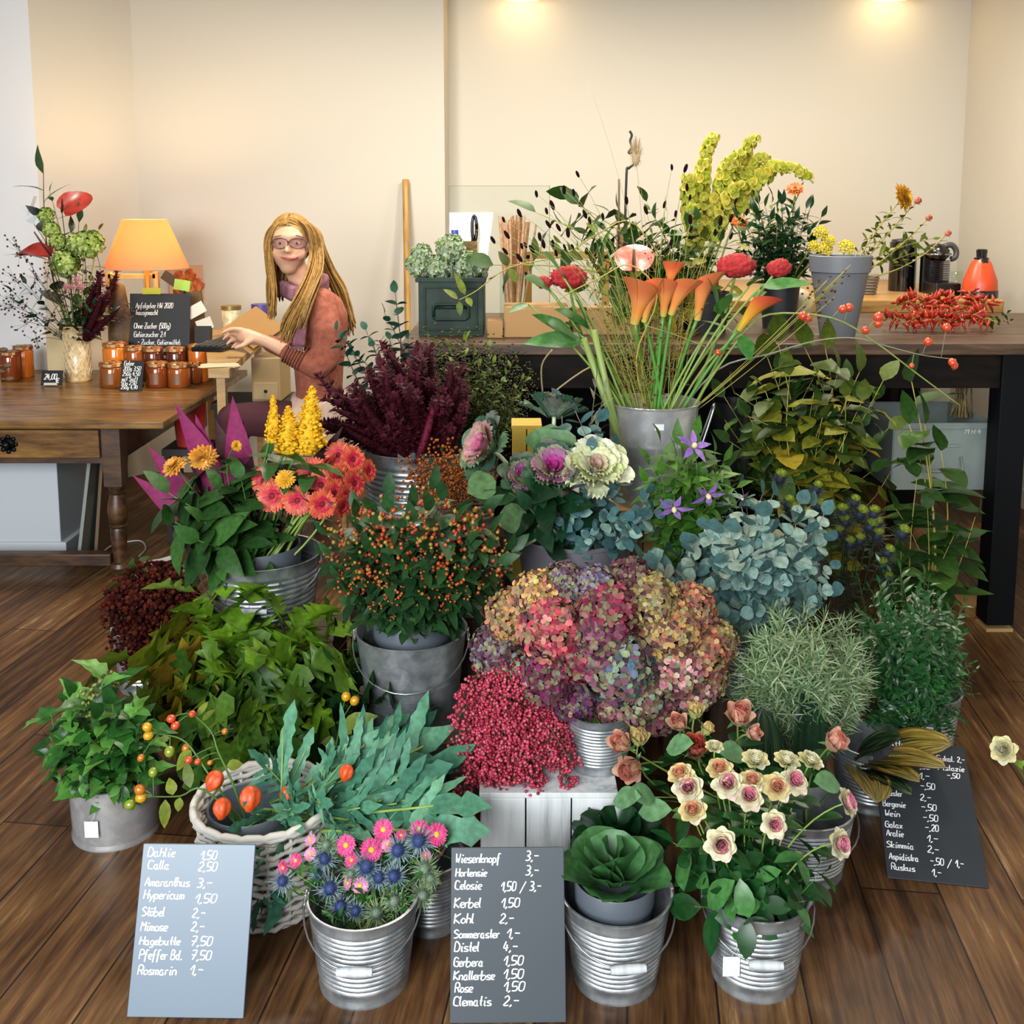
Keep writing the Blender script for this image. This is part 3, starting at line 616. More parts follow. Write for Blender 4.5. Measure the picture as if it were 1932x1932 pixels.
# ---- cardboard boxes, frames
kb_ = mat('cardboard', '#b98f58', .8)
def cbox(px0, px1, py0, Y, dp, label, name='cardboard_box', m=None, z=None):
    a = W(px0, 600, Y); b_ = W(px1, 600, Y); z0 = ZW if z is None else z; zt = W(px0, py0, Y).z
    t = thing(name, label, 'box', ((a.x+b_.x)/2, Y+dp/2, z0)); w_ = b_.x-a.x; h_ = zt-z0
    ob('body', MB().box((0, 0, h_/2), (w_, dp, h_)).mesh('body', m or kb_, False), t, None, .003)
    ob('flap', MB().box((0, -dp*.25, h_+.0015), (w_*.98, dp*.48, .003)).box((0, dp*.25, h_+.0015), (w_*.98, dp*.48, .003)).mesh('flap', m or kb_, False), t)
    return t
cbox(951, 1075, 582, WL+.12, .2, 'long low kraft cardboard box below the dowels')
cbox(1080, 1245, 588, WL+.2, .2, 'kraft cardboard box half hidden by the big green leaves')
cbox(919, 949, 607, WL+.1, .1, 'small kraft cardboard cube beside the green crate')
cbox(1166, 1196, 430, WL+.75, .12, 'tall upright kraft box rising among the vine leaves')
cbox(1295, 1345, 560, WL+.3, .16, 'white carton behind the calla stems', m=mat('white_carton', '#e9ddc6', .7))
q = MB(); a = W(990, 481, WL+.8); b_ = W(1150, 481, WL+.8); wv = b_.x-a.x; zz = a.z-ZW
q.box((0, 0, zz), (wv, .03, .03)); q.box((-wv/2+.015, 0, zz/2), (.03, .03, zz)); q.box((wv/2-.015, 0, zz/2), (.03, .03, zz))
one('wooden_rack', q, mat('rack_pine', '#d29a3e', .5), 'honey coloured wooden rack frame standing behind the vine leaves', 'rack', ((a.x+b_.x)/2, WL+.8, ZW), smooth=False)
# ---- tall grey pot
p = at_tab(1585, WL+.16); k = m_per_px(p); z1 = W(1585, 481, p.y).z-ZW; p = V((W(1585, 500, p.y).x, p.y, ZW)); GPOT = p.copy(); GPZ = z1
gp = mat('grey_pot', '#787c84', .5)
t = thing('grey_flower_pot', 'tall tapered grey plastic pot standing on the work table', 'pot', p)
ro = 56*k; rb_ = 32*k
ob('body', MB().lathe([(.0001, 0), (rb_, 0), (ro*.93, z1*.8), (ro*.9, z1*.8), (rb_*.9, .02), (.0001, .02)], 30).mesh('body', gp, True, 40), t)
ob('rim', MB().lathe([(ro*.94, z1*.79), (ro*.99, z1*.8), (ro*1.02, z1*.99), (ro*.99, z1), (ro*.95, z1*.99), (ro*.92, z1*.8)], 30).mesh('rim', gp, True, 40), t)
# ---- coffee corner
p = V((W(1703, 500, 5.12).x, 5.12, ZS)); k = m_per_px(p); h1 = W(1703, 452, p.y).z-ZS; t = thing('black_canister', 'tall glossy black canister beside the coffee machine', 'canister', p)
ob('body', MB().lathe([(.0001, 0), (24*k, 0), (24.5*k, .01), (24.5*k, h1*.95), (22*k, h1*.97)], 30).mesh('body', mat('gloss_black', '#08090b', .08, spec=.7), True, 40), t)
ob('lid', MB().lathe([(22*k, h1*.965), (21*k, h1), (8*k, h1*1.02), (.0001, h1*1.02)], 30).mesh('lid', mat('lid_black', '#16171a', .4), True, 40), t)
p = V((W(1766, 500, 4.98).x, 4.98, ZS)); k = m_per_px(p); hz = (W(1766, 458, p.y).z-ZS)
t = thing('coffee_machine', 'small black capsule coffee machine with a curved lever', 'coffee machine', p)
q = MB(); q.lathe([(.0001, 0), (21*k, 0), (21*k, hz*.78), (.0001, hz*.78)], 24, M=T((0, .05, 0))); ob('body', q.mesh('body', mat('gloss_black', '#08090b', .08, spec=.7), True, 40), t)
ob('head', MB().ball((0, .0, hz*.8), (22*k, 30*k, hz*.2), 2).mesh('head', black_pl), t)
ob('chrome_band', MB().tube([V((24*k*cos(a_), -30*k*sin(a_)*.9, hz*.78)) for a_ in [i*pi/12 for i in range(13)]], .005, 6).mesh('chrome_band', mat('chrome', '#c9ccd0', .15, 1)), t)
ob('lever', MB().tube(smoothpath([V((10*k, -.02, hz*.93)), V((24*k, -.02, hz*.96)), V((33*k, -.02, hz*.85)), V((32*k, -.02, hz*.72)), V((24*k, -.02, hz*.68))]), .014, 8).mesh('lever', mat('lever_grey', '#4b4c4e', .35)), t)
q = MB()
for i in range(12): q.box((0, -.03, hz*(.26+.035*i)), (38*k, .03, hz*.018))
ob('grille', q.mesh('grille', mat('grille_dark', '#2b3036', .3, .5), False), t)
ob('drip_tray', MB().box((-2*k, -.09, .03), (46*k, .16, .06)).mesh('drip_tray', black_pl, False), t, None, .006)
p = V((W(1805, 520, 4.92).x, 4.92, ZS)); t = thing('drinking_glass', 'clear drinking glass between coffee machine and orange jug', 'glass', p)
ob('glass', MB().lathe([(.0001, 0), (.022, 0), (.032, .11), (.03, .11), (.02, .006), (.0001, .006)], 18).mesh('glass', glassm), t)
p = V((W(1850, 520, 4.74).x, 4.74, ZS)); k = m_per_px(p); hz = W(1850, 470, p.y).z-ZS
t = thing('thermos_jug', 'orange and black thermos jug standing in the corner', 'jug', p)
ob('body', MB().lathe([(.0001, 0), (31*k, 0), (31.5*k, hz*.06), (31*k, hz*.22), (30*k, hz*.36), (18*k, hz*.72), (12*k, hz*.8)], 28).mesh('body', mat('jug_orange', '#f0501c', .35), True), t)
ob('base_ring', MB().lathe([(31.5*k, 0), (32.5*k, hz*.02), (32.5*k, hz*.15), (31.5*k, hz*.16)], 28).mesh('base_ring', black_pl), t)
ob('lid', MB().lathe([(13*k, hz*.74), (13*k, hz*.82), (9*k, hz*.84), (10*k, hz*.98), (8*k, hz), (.0001, hz)], 20).mesh('lid', black_pl, True, 40), t)
ob('handle', MB().hexa([V((x*k, y, z)) for x, y, z in ((-6, -33*k, 0), (6, -33*k, 0), (6, -20*k, 0), (-6, -20*k, 0))], [V((x*k, y, z)) for x, y, z in ((-6, -16*k, hz*.8), (6, -16*k, hz*.8), (6, -8*k, hz*.8), (-6, -8*k, hz*.8))]).mesh('handle', black_pl, False), t, None, .006)
p = V((W(1640, 540, 4.9).x, 4.9, ZS)); k = m_per_px(p)
q = MB()
for i in range(7): q.tube([V((r_*cos(a_), r_*sin(a_), .008+i*.014)) for r_ in [(11+i*.9)*k] for a_ in [j*pi/8 for j in range(17)]], .007, 5)
one('wicker_basket', q, mat('grey_wicker', '#8d8274', .7), 'little grey wicker basket behind the tall grey pot', 'basket', p)
p = at_tab(1508, WL+.6); q = MB(); q.ball((0, 0, .07), (.055, .055, .07), 3)
one('cream_egg_vase', q, mat('egg_cream', '#e6d7b4', .5), 'cream egg shaped vase beneath the dark bouquet', 'vase', p)
# ---- grey-green metal crate on the under shelf with a dried bundle
yc_ = WL+.1; a = W(1685, 850, yc_); b_ = W(1874, 850, yc_); zt = W(1780, 797, yc_).z; z0 = .485; w_ = b_.x-a.x; h_ = zt-z0
t = thing('storage_crate', 'pale grey green metal crate on the shelf below the work table', 'crate', ((a.x+b_.x)/2, yc_+.2, z0))
q = MB(); pg = noisemat('grey_green_enamel', ['#7f8d86', '#9aa7a0', '#aab5ae'], (1, 1, 1), 4, .4)
for (c, dd) in (((0, -.2, h_/2), (w_, .006, h_)), ((0, .2, h_/2), (w_, .006, h_)), ((-w_/2, 0, h_/2), (.006, .4, h_)), ((w_/2, 0, h_/2), (.006, .4, h_)), ((0, 0, .005), (w_, .4, .01)), ((0, -.204, h_-.012), (w_+.01, .012, .024))): q.box(c, dd)
ob('body', q.mesh('body', pg, False), t, None, .003)
ob('label_holder', MB().box((.0, -.206, h_*.66), (w_*.3, .008, .012)).mesh('label_holder', pg, False), t, None, .002)
ob('handle', MB().tube([V((-w_*.17, -.207, h_*.5)), V((-w_*.18, -.222, h_*.3)), V((w_*.18, -.222, h_*.3)), V((w_*.17, -.207, h_*.5))], .005, 6).mesh('handle', pg), t)
q = MB()
write(q, [('M R 4', .70, .16, .05, .16)], w_, h_, .0012, .2075)
ob('stencil_marking', q.mesh('stencil_marking', chalk, False), t, Matrix.Rotation(pi/2, 4, 'X'))
p = W(1815, 745, yc_+.18); q = MB()
for i in range(46):
    a_ = u(-.5, .5); q.tube([V((u(-.04, .04), u(-.04, .04), -.08)), V((a_*.06, u(-.03, .03), .08)), V((.05+a_*.24*u(.3, 1), u(-.08, .08), u(.14, .22)))], [.004, .003, .0015], 4)
one('dried_grass_bundle', q, leafmat('straw', ['#6d6248', '#a3946a', '#c9a766', '#8c8266'], .8), 'upside down dried straw bundle in the grey green crate', 'dried bundle', p)
for i, (px, py) in enumerate([(1610, 765)]):
    p = W(px, py, WL+.25)
    cbox(px-55, px+30, py, WL+.35+.1*i, .25, ['dark low box on the under shelf among the vine leaves', 'dark box next to the grey green crate on the under shelf'][i], m=mat('dark_box', '#23211f', .6), z=.485)
p = at_tab(1368, WL+.2); 
q = MB(); q.lathe([(.0001, 0), (.07, 0), (.08, .3), (.076, .3), (.06, .01), (.0001, .01)], 20)
one('dark_bucket', q, mat('dark_blue_plastic', '#1a242c', .4), 'dark blue plastic bucket in the shade behind the silver bucket', 'bucket', V((W(1385, 720, WL+.25).x, WL+.25, .485)), sharp=45)
# ================================================================ crates, buckets and pots of the stepped display
zinc = None
def zincmat(name, cols, rough=(.22, .5), met=.8):
    m, nt, b = newmat(name)
    tc = nt.nodes.new('ShaderNodeTexCoord')
    vo = nt.nodes.new('ShaderNodeTexVoronoi'); vo.inputs['Scale'].default_value = 46; nt.links.new(tc.outputs['Object'], vo.inputs['Vector'])
    no = nt.nodes.new('ShaderNodeTexNoise'); no.inputs['Scale'].default_value = 26; no.inputs['Detail'].default_value = 6; nt.links.new(tc.outputs['Object'], no.inputs['Vector'])
    ad = nt.nodes.new('ShaderNodeMath'); ad.operation = 'MULTIPLY_ADD'; ad.inputs[1].default_value = .28; nt.links.new(vo.outputs['Color'], ad.inputs[0]); nt.links.new(no.outputs[0], ad.inputs[2])
    nt.links.new(ramp(nt, cols, ad.outputs[0], pos=[.35, .62, .85]), b.inputs['Base Color'])
    mr = nt.nodes.new('ShaderNodeMapRange'); mr.inputs[3].default_value = rough[0]; mr.inputs[4].default_value = rough[1]; nt.links.new(no.outputs[0], mr.inputs[0]); nt.links.new(mr.outputs[0], b.inputs['Roughness'])
    b.inputs['Metallic'].default_value = met
    return m
zinc = zincmat('galvanised_zinc', ['#a4acb1', '#c4cbcf', '#e2e6e8'])
zsmooth = zincmat('smooth_zinc', ['#c8caca', '#d4d5d5', '#e6e6e4'], (.2, .34), .62)
wire = mat('handle_wire', '#b9bcbe', .3, .9)
gripm = noisemat('grip_wood', ['#a9b0b2', '#cdd3d5', '#e4e8e9'], (6, 1, 1), 8, .6)
potm = mat('grey_plastic', '#5d656e', .45)
tagm = mat('tag_paper', '#f2f4f5', .7)
def bucket(label, c, z0, rt, rb, h, ribs=(.16, .86), handle=True, grip=True, ang=0.0, mtl=None, tagged=0, name='zinc_bucket', drop=.34):
    t = thing(name, label, 'bucket', (c[0], c[1], z0))
    N = 44; prof = [(.0001, .004), (rb*.97, .004), (rb*1.02, 0), (rb*1.03, .006), (rb*1.0, .012)]
    def rad(f): return rb+(rt-rb)*f
    if ribs:
        n = 12; prof.append((rad(ribs[0]-.03), h*(ribs[0]-.03)))
        for i in range(n*3+1):
            f = ribs[0]+(ribs[1]-ribs[0])*i/(n*3); prof.append((rad(f)+.0019*rt/.1*sin(i*2*pi/3+.5), h*f))
        prof.append((rad(ribs[1]+.03), h*(ribs[1]+.03)))
    else: prof += [(rad(f), h*f) for f in (.1, .5, .8)]
    prof += [(rt, h*.985), (rt+.002, h*.99), (rt+.004, h*.997), (rt+.002, h*1.004), (rt-.002, h), (rad(.6)-.003, h*.6), (rb-.004, .012), (.0001, .012)]
    ob('body', MB().lathe(prof, N).mesh('body', mtl or zinc, True, 50), t)
    if handle:
        Rr = Matrix.Rotation(ang, 4, 'Z')
        hr = rt+.008; dz = h*drop
        for s in (-1, 1):
            ob('ear', MB().box((s*(rt+.004), 0, h*.93), (.006, .02, .03)).mesh('ear', mtl or zinc, False), t, Rr, .002)
        pts = []
        for i in range(17):
            a = -pi/2+pi*i/16; pts.append(V((hr*sin(a), -hr*cos(a)*1.03, h*.93-dz*cos(a)**.9 if abs(a) < pi/2-.01 else h*.93)))
        hd = ob('bail_handle', MB().tube(pts, .0021, 6).mesh('bail_handle', wire), t, Rr)
        if grip:
            g0 = V((0, -hr*1.03-.002, h*.93-dz)); L = rt*.62
            ob('grip', MB().lathe([(.0001, -L/2), (.007, -L/2), (.0085, -L*.3), (.009, 0), (.0085, L*.3), (.007, L/2), (.0001, L/2)], 12, M=frame(g0, (1, 0, 0))).mesh('grip', gripm, True, 50), hd)
    if tagged:
        # paper tag hanging on a thread
        x = tagged*rt; y = -sqrt(max(0, rad(.75)**2-x*x))-.006
        tg = ob('paper_tag', MB().box((x, y, h*.42), (.032, .0012, .04)).mesh('paper_tag', tagm, False), t)
        ob('thread', MB().tube([V((x, y, h*.42+.02)), V((x+.006, y-.002, h*.6)), V((x+.012, y-.003, h*.72))], .0006, 4).mesh('thread', tagm), tg)
    return t
def pot(label, c, z0, rt, rb, h, m=None, name='flower_pot'):
    t = thing(name, label, 'pot', (c[0], c[1], z0))
    ob('body', MB().lathe([(.0001, 0), (rb, 0), (rt*.955, h*.78), (rt*.92, h*.78), (rb*.95, .006), (.0001, .006)], 36).mesh('body', m or potm, True, 40), t)
    ob('rim', MB().lathe([(rt*.96, h*.765), (rt*.985, h*.77), (rt, h*.99), (rt*.985, h), (rt*.95, h*.99), (rt*.93, h*.77)], 36).mesh('rim', m or potm, True, 40), t)
    return t
def crate_box(label, x0, x1, y0, y1, z0, z1, m, name='wooden_crate', slats=0, along='v'):
    t = thing(name, label, 'crate', ((x0+x1)/2, (y0+y1)/2, z0)); w_, d_, h_ = x1-x0, y1-y0, z1-z0; th = .012
    def slatrun(fn, n, L):
        q = MB(); g = .003; s = L/n
        for i in range(n): fn(q, -L/2+s*(i+.5), s-g)
        return q
    n = slats or max(2, round(w_/.1))
    ob('front_boards', slatrun(lambda q, x, s: q.box((x, -d_/2+th/2, (h_-th)/2), (s, th, h_-th)), n, w_).mesh('front_boards', m, False), t, None, .0015)
    ob('back_boards', slatrun(lambda q, x, s: q.box((x, d_/2-th/2, (h_-th)/2), (s, th, h_-th)), n, w_).mesh('back_boards', m, False), t)
    for s_ in (-1, 1): ob('side_boards', slatrun(lambda q, y, s: q.box((s_*(w_/2-th/2), y, (h_-th)/2), (th, s, h_-th)), 2, d_-2*th).mesh('side_boards', m, False), t)
    ob('top_boards', slatrun(lambda q, y, s: q.box((0, y, h_-th/2), (w_+.004, s, th)), 3, d_).mesh('top_boards', m, False), t, None, .0015)
    return t
whitewash = noisemat('whitewashed_wood', ['#5a4a3a', '#b8bcbc', '#dde1e2', '#eef0f0'], (14, 14, 1.2), 2.2, .7, detail=9, pos=[.27, .38, .5, .65], bump=.1)
greywood = noisemat('grey_wood', ['#3b332b', '#5f564c', '#82786c'], (14, 14, 1.5), 2.2, .7, detail=8)
darkwood = noisemat('dark_crate_wood', ['#2a1c10', '#4a331d', '#6a4c2c'], (14, 14, 1.5), 2.2, .7, detail=8)
# floor buckets of the front row
def floorbase(px, py): return G(px, py, 0)
BK = {}
def fbucket(key, label, bx, by, rbpx, tx, ty, rtpx, **kw):
    b0 = G(bx, by, 0); tp = W(tx, ty, b0.y); h = tp.z; rb = rbpx*m_per_px(b0); rt = rtpx*m_per_px(tp)
    BK[key] = (b0, h, rt, rb); return bucket(label, b0, 0, rt, rb, h, **kw)
fbucket('aster', 'ribbed zinc bucket with blue thistles and pink asters beside the middle price board', 688, 1843, 82, 682, 1684, 103)
fbucket('galax', 'ribbed zinc bucket holding the cabbage in its grey pot', 1160, 1840, 77, 1167, 1678, 103, ang=.10)
fbucket('rose', 'ribbed zinc bucket with small pink and cream roses and a square white tag', 1422, 1836, 77, 1424, 1674, 98, ang=-.06, tagged=-.62)
fbucket('ivy', 'smooth silver zinc vase with a white tag, filled with ivy', 222, 1560, 78, 214, 1452, 82, ribs=None, handle=False, mtl=zsmooth, tagged=-.16, name='zinc_vase')
fbucket('bigrose', 'zinc bucket of the salmon roses behind the small roses', 1506, 1632, 78, 1506, 1508, 98, ang=.3, grip=False)
fbucket('aspid', 'zinc bucket of the broad striped leaves behind the writing slate', 1640, 1505, 60, 1640, 1392, 72, handle=False)
fbucket('asterback', 'dark zinc bucket half hidden behind the thistle bucket', 815, 1735, 52, 815, 1610, 60, handle=False)
# white crate
y0 = 2.09; x0 = W(906, 1560, y0).x; x1 = W(1164, 1560, y0).x; z1 = W(1000, 1497, y0).z
CRT = (x0, x1, y0, z1)
crate_box('whitewashed wooden crate carrying the pepper berries and hydrangeas', x0, x1, y0, y0+.40, 0, z1, whitewash, slats=3)
# hydrangea can and pepper berry pot on it
p = W(1128, 1460, y0+.12); c = V((p.x, y0+.13, z1)); rb = 55*m_per_px(c); rt = rb*1.12
hh = W(1128, 1335, c.y).z-z1; BK['hyd'] = (c, z1+hh, rt, rb)
bucket('ribbed zinc bucket standing on the white crate beneath the hydrangeas', c, z1, rt, rb, hh, handle=False)
c = V((W(958, 1450, y0+.12).x, y0+.12, z1)); BK['pep'] = (c, z1+.12, .065, .05)
pot('small dark pot of pepper berries on the white crate', c, z1, .066, .05, .12, mat('dark_pot', '#22262a', .5))
# hypericum step
def raised(key, label, tx, ty, rtpx, Y, h, taper=.78, support=None, sup_label='', sup_m=None, inner=None, inner_label='', **kw):
    tp = W(tx, ty, Y); rt = rtpx*m_per_px(tp); z0 = tp.z-h; rb = rt*taper
    BK[key] = (V((tp.x, Y, z0)), tp.z, rt, rb)
    if support: crate_box(sup_label, tp.x-support[0], tp.x+support[1], Y-support[2], Y+support[3], 0, z0, sup_m or darkwood)
    bucket(label, V((tp.x, Y, 0)), z0, rt, rb, h, **kw)
    if inner:
        r, up, dx = inner
        pot(inner_label, V((tp.x+dx*rt, Y+.01, 0)), z0+.014, rt*r, rt*r*.7, h+up-.014)
    return tp
raised('hyp', 'shiny zinc bucket with a hanging handle below the orange hypericum', 776, 1184, 104, 2.58, .24, support=(.16, .19, .15, .19), sup_label='grey wooden crate under the hypericum bucket', sup_m=greywood, inner=(.70, .035, 0), inner_label='grey plastic pot of hypericum standing in the shiny bucket', grip=False, ribs=(.2, .5), drop=.38)
raised('gerb', 'wide ribbed zinc bucket under the gerberas with its handle hanging', 496, 1040, 108, 2.82, .26, support=(.2, .2, .13, .2), sup_label='dark wooden crate under the gerbera bucket', inner=(.76, .02, -.12), inner_label='grey plastic pot of gerberas standing in the wide zinc bucket')
raised('amar', 'dark ribbed zinc bucket under the burgundy amaranth', 792, 838, 113, 3.15, .30, support=(.2, .2, .18, .12), sup_label='dark tall crate under the amaranth bucket', inner=(.62, .03, -.2), inner_label='dark grey pot of amaranth standing in the ribbed bucket', grip=False, ang=-.1)
# grey tub of cabbages
Y = 2.78; tp = W(1084, 1002, Y); rt = 114*m_per_px(tp); h = .20; z0 = tp.z-h; BK['tub'] = (V((tp.x, Y, z0)), tp.z, rt, rt*.86)
crate_box('dark crate hidden under the grey tub of cabbages', tp.x-.15, tp.x+.16, Y-.14, Y+.11, 0, z0, darkwood)
t = thing('grey_tub', 'wide grey plastic tub of ornamental cabbages and eucalyptus', 'tub', (tp.x, Y, z0))
gt = mat('warm_grey_plastic', '#7b7880', .5)
ob('body', MB().lathe([(.0001, 0), (rt*.8, 0), (rt*.96, h*.97), (rt*.93, h*.97), (rt*.78, .008), (.0001, .008)], 40).mesh('body', gt, True, 40), t)
ob('rim', MB().lathe([(rt*.95, h*.95), (rt, h*.96), (rt*1.01, h), (rt*.98, h*1.01), (rt*.93, h*.96)], 40).mesh('rim', gt, True, 60), t)
# tall silver bucket with side handle, on stacked boxes
Y = 3.02; tp = W(1233, 757, Y); rt = 86*m_per_px(tp); h = .30; z0 = tp.z-h; BK['calla'] = (V((tp.x, Y, z0)), tp.z, rt, rt*.82)
crate_box('tall pale wooden box under the silver calla bucket', tp.x-.13, tp.x+.14, Y-.12, Y+.16, 0, z0, noisemat('pine_box', ['#8a6a3a', '#c0985a', '#d6b47c'], (14, 14, 1.5), 2.2, .6))
t = thing('silver_bucket', 'tall silver metal bucket with a side handle holding the callas', 'bucket', (tp.x, Y, z0))
pr = [(.0001, .004), (rt*.86, .004), (rt*.87, 0)]
for f in [.02, .2, .45, .58]: pr.append((rt*(.87+.1*f), h*f))
pr += [(rt*.945, h*.60), (rt*.95, h*.62), (rt*.945, h*.64), (rt*.95, h*.66), (rt*.98, h*.98), (rt*1.01, h*.985), (rt*1.02, h), (rt*.99, h*1.005), (rt*.96, h*.98), (rt*.84, .012), (.0001, .012)]
ob('body', MB().lathe(pr, 44).mesh('body', zsmooth, True, 40), t)
hp = MB()
for s in (-1, 1): hp.tube(smoothpath([V((rt*.93, s*.02-.01, h*.48)), V((rt*1.04, s*.02-.01, h*.58)), V((rt*1.28, s*.012-.01, h*.92)), V((rt*1.3, -.01, h*.97))]), .0035, 7)
hp.tube([V((rt*1.28, .002, h*.92)), V((rt*1.32, -.01, h*.98)), V((rt*1.28, -.022, h*.92))], .0035, 7)
ob('side_handle', hp.mesh('side_handle', wire), t)
ob('price_sticker', MB().add([V((rt*.965*sin(a)*1.003, -rt*.968*cos(a)*1.003, h*z)) for z in (.80, .86) for a in [-.1+.05*i for i in range(5)]], [(i, i+1, i+6, i+5) for i in range(4)]).mesh('price_sticker', tagm, False), t)
crate_box('tall yellow carton behind the kale heads', -.0, .085, 2.94, 3.05, 0, .872, mat('yellow_card', '#d9b23a', .7), name='yellow_carton')
# hidden holders of the foliage masses
def holder(key, label, px, py, Y, rt, h, z0, sup=None, supl=''):
    tp = W(px, py, Y); BK[key] = (V((tp.x, Y, z0)), z0+h, rt, rt*.8)
    bucket(label, V((tp.x, Y, 0)), z0, rt, rt*.8, h, handle=False)
    if sup: crate_box(supl, tp.x-sup, tp.x+sup, Y-sup, Y+sup, 0, z0, darkwood)
holder('rosm', 'zinc bucket of the rosemary standing behind the salmon roses', 1490, 1440, 2.5, .1, .20, 0)
holder('pist', 'zinc bucket of the dark glossy pistachio branches', 1735, 1330, 2.68, .105, .2, 0)
holder('euca', 'zinc bucket of the big blue eucalyptus on a low crate', 1400, 1200, 2.78, .1, .22, .16, .10, 'low dark crate under the eucalyptus bucket')
holder('oak', 'zinc bucket of the oak and maple branches', 470, 1440, 2.56, .11, .22, 0)
holder('sedum', 'dark bucket of the brown red sedum near the table leg', 270, 1230, 3.1, .09, .2, 0)
holder('ligu', 'zinc bucket of the privet berries behind the amaranth', 890, 850, 3.42, .09, .24, .42, .11, 'dark crate under the privet bucket')
holder('eryn', 'zinc bucket of the green tipped thistles', 1600, 1170, 3.0, .09, .17, 0)
holder('vine', 'zinc bucket of the tall yellowing bramble branches', 1520, 980, 3.32, .1, .26, .3, .13, 'dark crate under the bramble bucket')
holder('clem', 'slim zinc bucket of the clematis beside the grey tub', 1290, 1010, 2.74, .06, .22, .36, .055, 'pale narrow crate under the clematis')
holder('vine2', 'zinc bucket of the upright bramble canes by the table leg', 1745, 1120, 3.15, .07, .22, 0)
holder('hyp2', 'zinc bucket of the rusty berry bunch behind the hypericum', 850, 1010, 2.86, .08, .22, .36, .09, 'dark crate under the rusty berry bucket')
# white wicker basket with dark pot
b0 = G(505, 1688, 0); tp = W(485, 1512, b0.y); rt = 124*m_per_px(tp); rb = 106*m_per_px(b0); h = tp.z; BK['bask'] = (b0, h, rt, rb)
t = thing('wicker_basket', 'round white wicker basket holding the blue green fern', 'basket', b0)
q = MB(); nr = 13
for i in range(nr):
    f = (i+.5)/nr; r_ = rb+(rt-rb)*f**.8
    q.tube([V(((r_+.0045*(1 if (j+i) % 2 else -1))*cos(2*pi*j/36), (r_+.0045*(1 if (j+i) % 2 else -1))*sin(2*pi*j/36), h*f+.0018*(1 if (j//2) % 2 else -1))) for j in range(37)], .0062, 6)
wk = mat('white_wicker', '#d9d5cb', .7)
ob('woven_wall', q.mesh('woven_wall', wk), t)
q = MB()
for j in range(18):
    a = 2*pi*(j+.25)/18; q.tube([V(((rb+(rt-rb)*f**.8)*cos(a), (rb+(rt-rb)*f**.8)*sin(a), h*f)) for f in (.02, .3, .6, 1)], .004, 5)
ob('stakes', q.mesh('stakes', wk), t)
q = MB()
for k in range(2): q.tube([V(((rt+.006)*cos(2*pi*j/40), (rt+.006)*sin(2*pi*j/40), h+.004+.006*sin(j*1.6+k*pi))) for j in range(41)], .008, 6)
ob('braided_rim', q.mesh('braided_rim', wk), t)
ob('bottom', MB().lathe([(.0001, .006), (rb, .006), (rb, .0), (.0001, 0)], 30).mesh('bottom', wk, False), t)
BK['phys'] = (V((b0.x-.035, b0.y+.0, .012)), h*.98, .085, .06)
pot('dark grey pot of orange lantern stems inside the wicker basket', V((b0.x-.035, b0.y, 0)), .012, .088, .062, h*.98-.012)
c, h, rt, rb = BK['galax']; BK['galpot'] = (c+V((-.003, .0, .014)), h+.028, rt*.74, rt*.55)
pot('grey plastic pot holding the round leaved cabbage', c+V((-.003, .0, 0)), .014, rt*.74, rt*.55, h+.014)
# ---- the three price boards on the floor
SLB = mat('slate_daylight_tint', '#5f7486', .40, spec=.6)  # slate lightened to blue: the daylight reflection is put into its base colour
board('slate price board with its top line Dahlie leaning before the wicker basket', (271, 1590), (482, 1594), (240, 1918), (460, 1921), 0, [
 ('Dahlie', .05, .075, .034, .25), ('1,50', .52, .09, .034, .15), ('Calla', .06, .15, .034, .2), ('2,50', .51, .158, .034, .17), ('Amaranthus', .05, .25, .034, .4), ('3,-', .51, .255, .034, .14),
 ('Hypericum', .05, .325, .034, .36), ('1,50', .50, .345, .034, .2), ('St\u00f6bel', .05, .425, .034, .2), ('2,-', .49, .43, .034, .12), ('Mimose', .05, .51, .034, .24), ('2,-', .49, .508, .034, .12),
 ('Hagebutte', .05, .59, .03, .36), ('7,50', .50, .592, .034, .19), ('Pfeffer Bd.', .06, .672, .034, .38), ('7,50', .51, .672, .034, .18), ('Rosmarin', .06, .76, .034, .34), ('1,-', .51, .755, .034, .12)], .0011, 1.44, SLB)
board('slate price board with its top line Wiesenknopf between two front buckets', (846, 1601), (1058, 1596), (849, 1930), (1068, 1928), 0, [
 ('Wiesenknopf', .04, .085, .034, .4), ('3,-', .66, .075, .036, .12), ('Hortensie', .04, .165, .03, .28), ('3,-', .66, .16, .036, .12), ('Celosie', .035, .24, .034, .24), ('1,50 / 3,-', .44, .25, .034, .36),
 ('Kerbel', .03, .345, .036, .24), ('1,50', .44, .345, .034, .17), ('Kohl', .03, .435, .036, .18), ('2,-', .43, .435, .034, .13), ('Sommeraster', .03, .52, .032, .4), ('1,-', .49, .52, .034, .12),
 ('Distel', .035, .595, .034, .22), ('4,-', .46, .595, .034, .13), ('Gerbera', .03, .68, .034, .26), ('1,50', .46, .675, .034, .18), ('Knallerbse', .03, .755, .032, .36), ('1,50', .46, .75, .034, .18),
 ('Rose', .04, .825, .034, .16), ('1,50', .46, .82, .034, .19), ('Clematis', .03, .9, .034, .33), ('2,-', .46, .9, .034, .14)], .0011, 1.46, mat('slate_grey', '#434c53', .42, spec=.5))
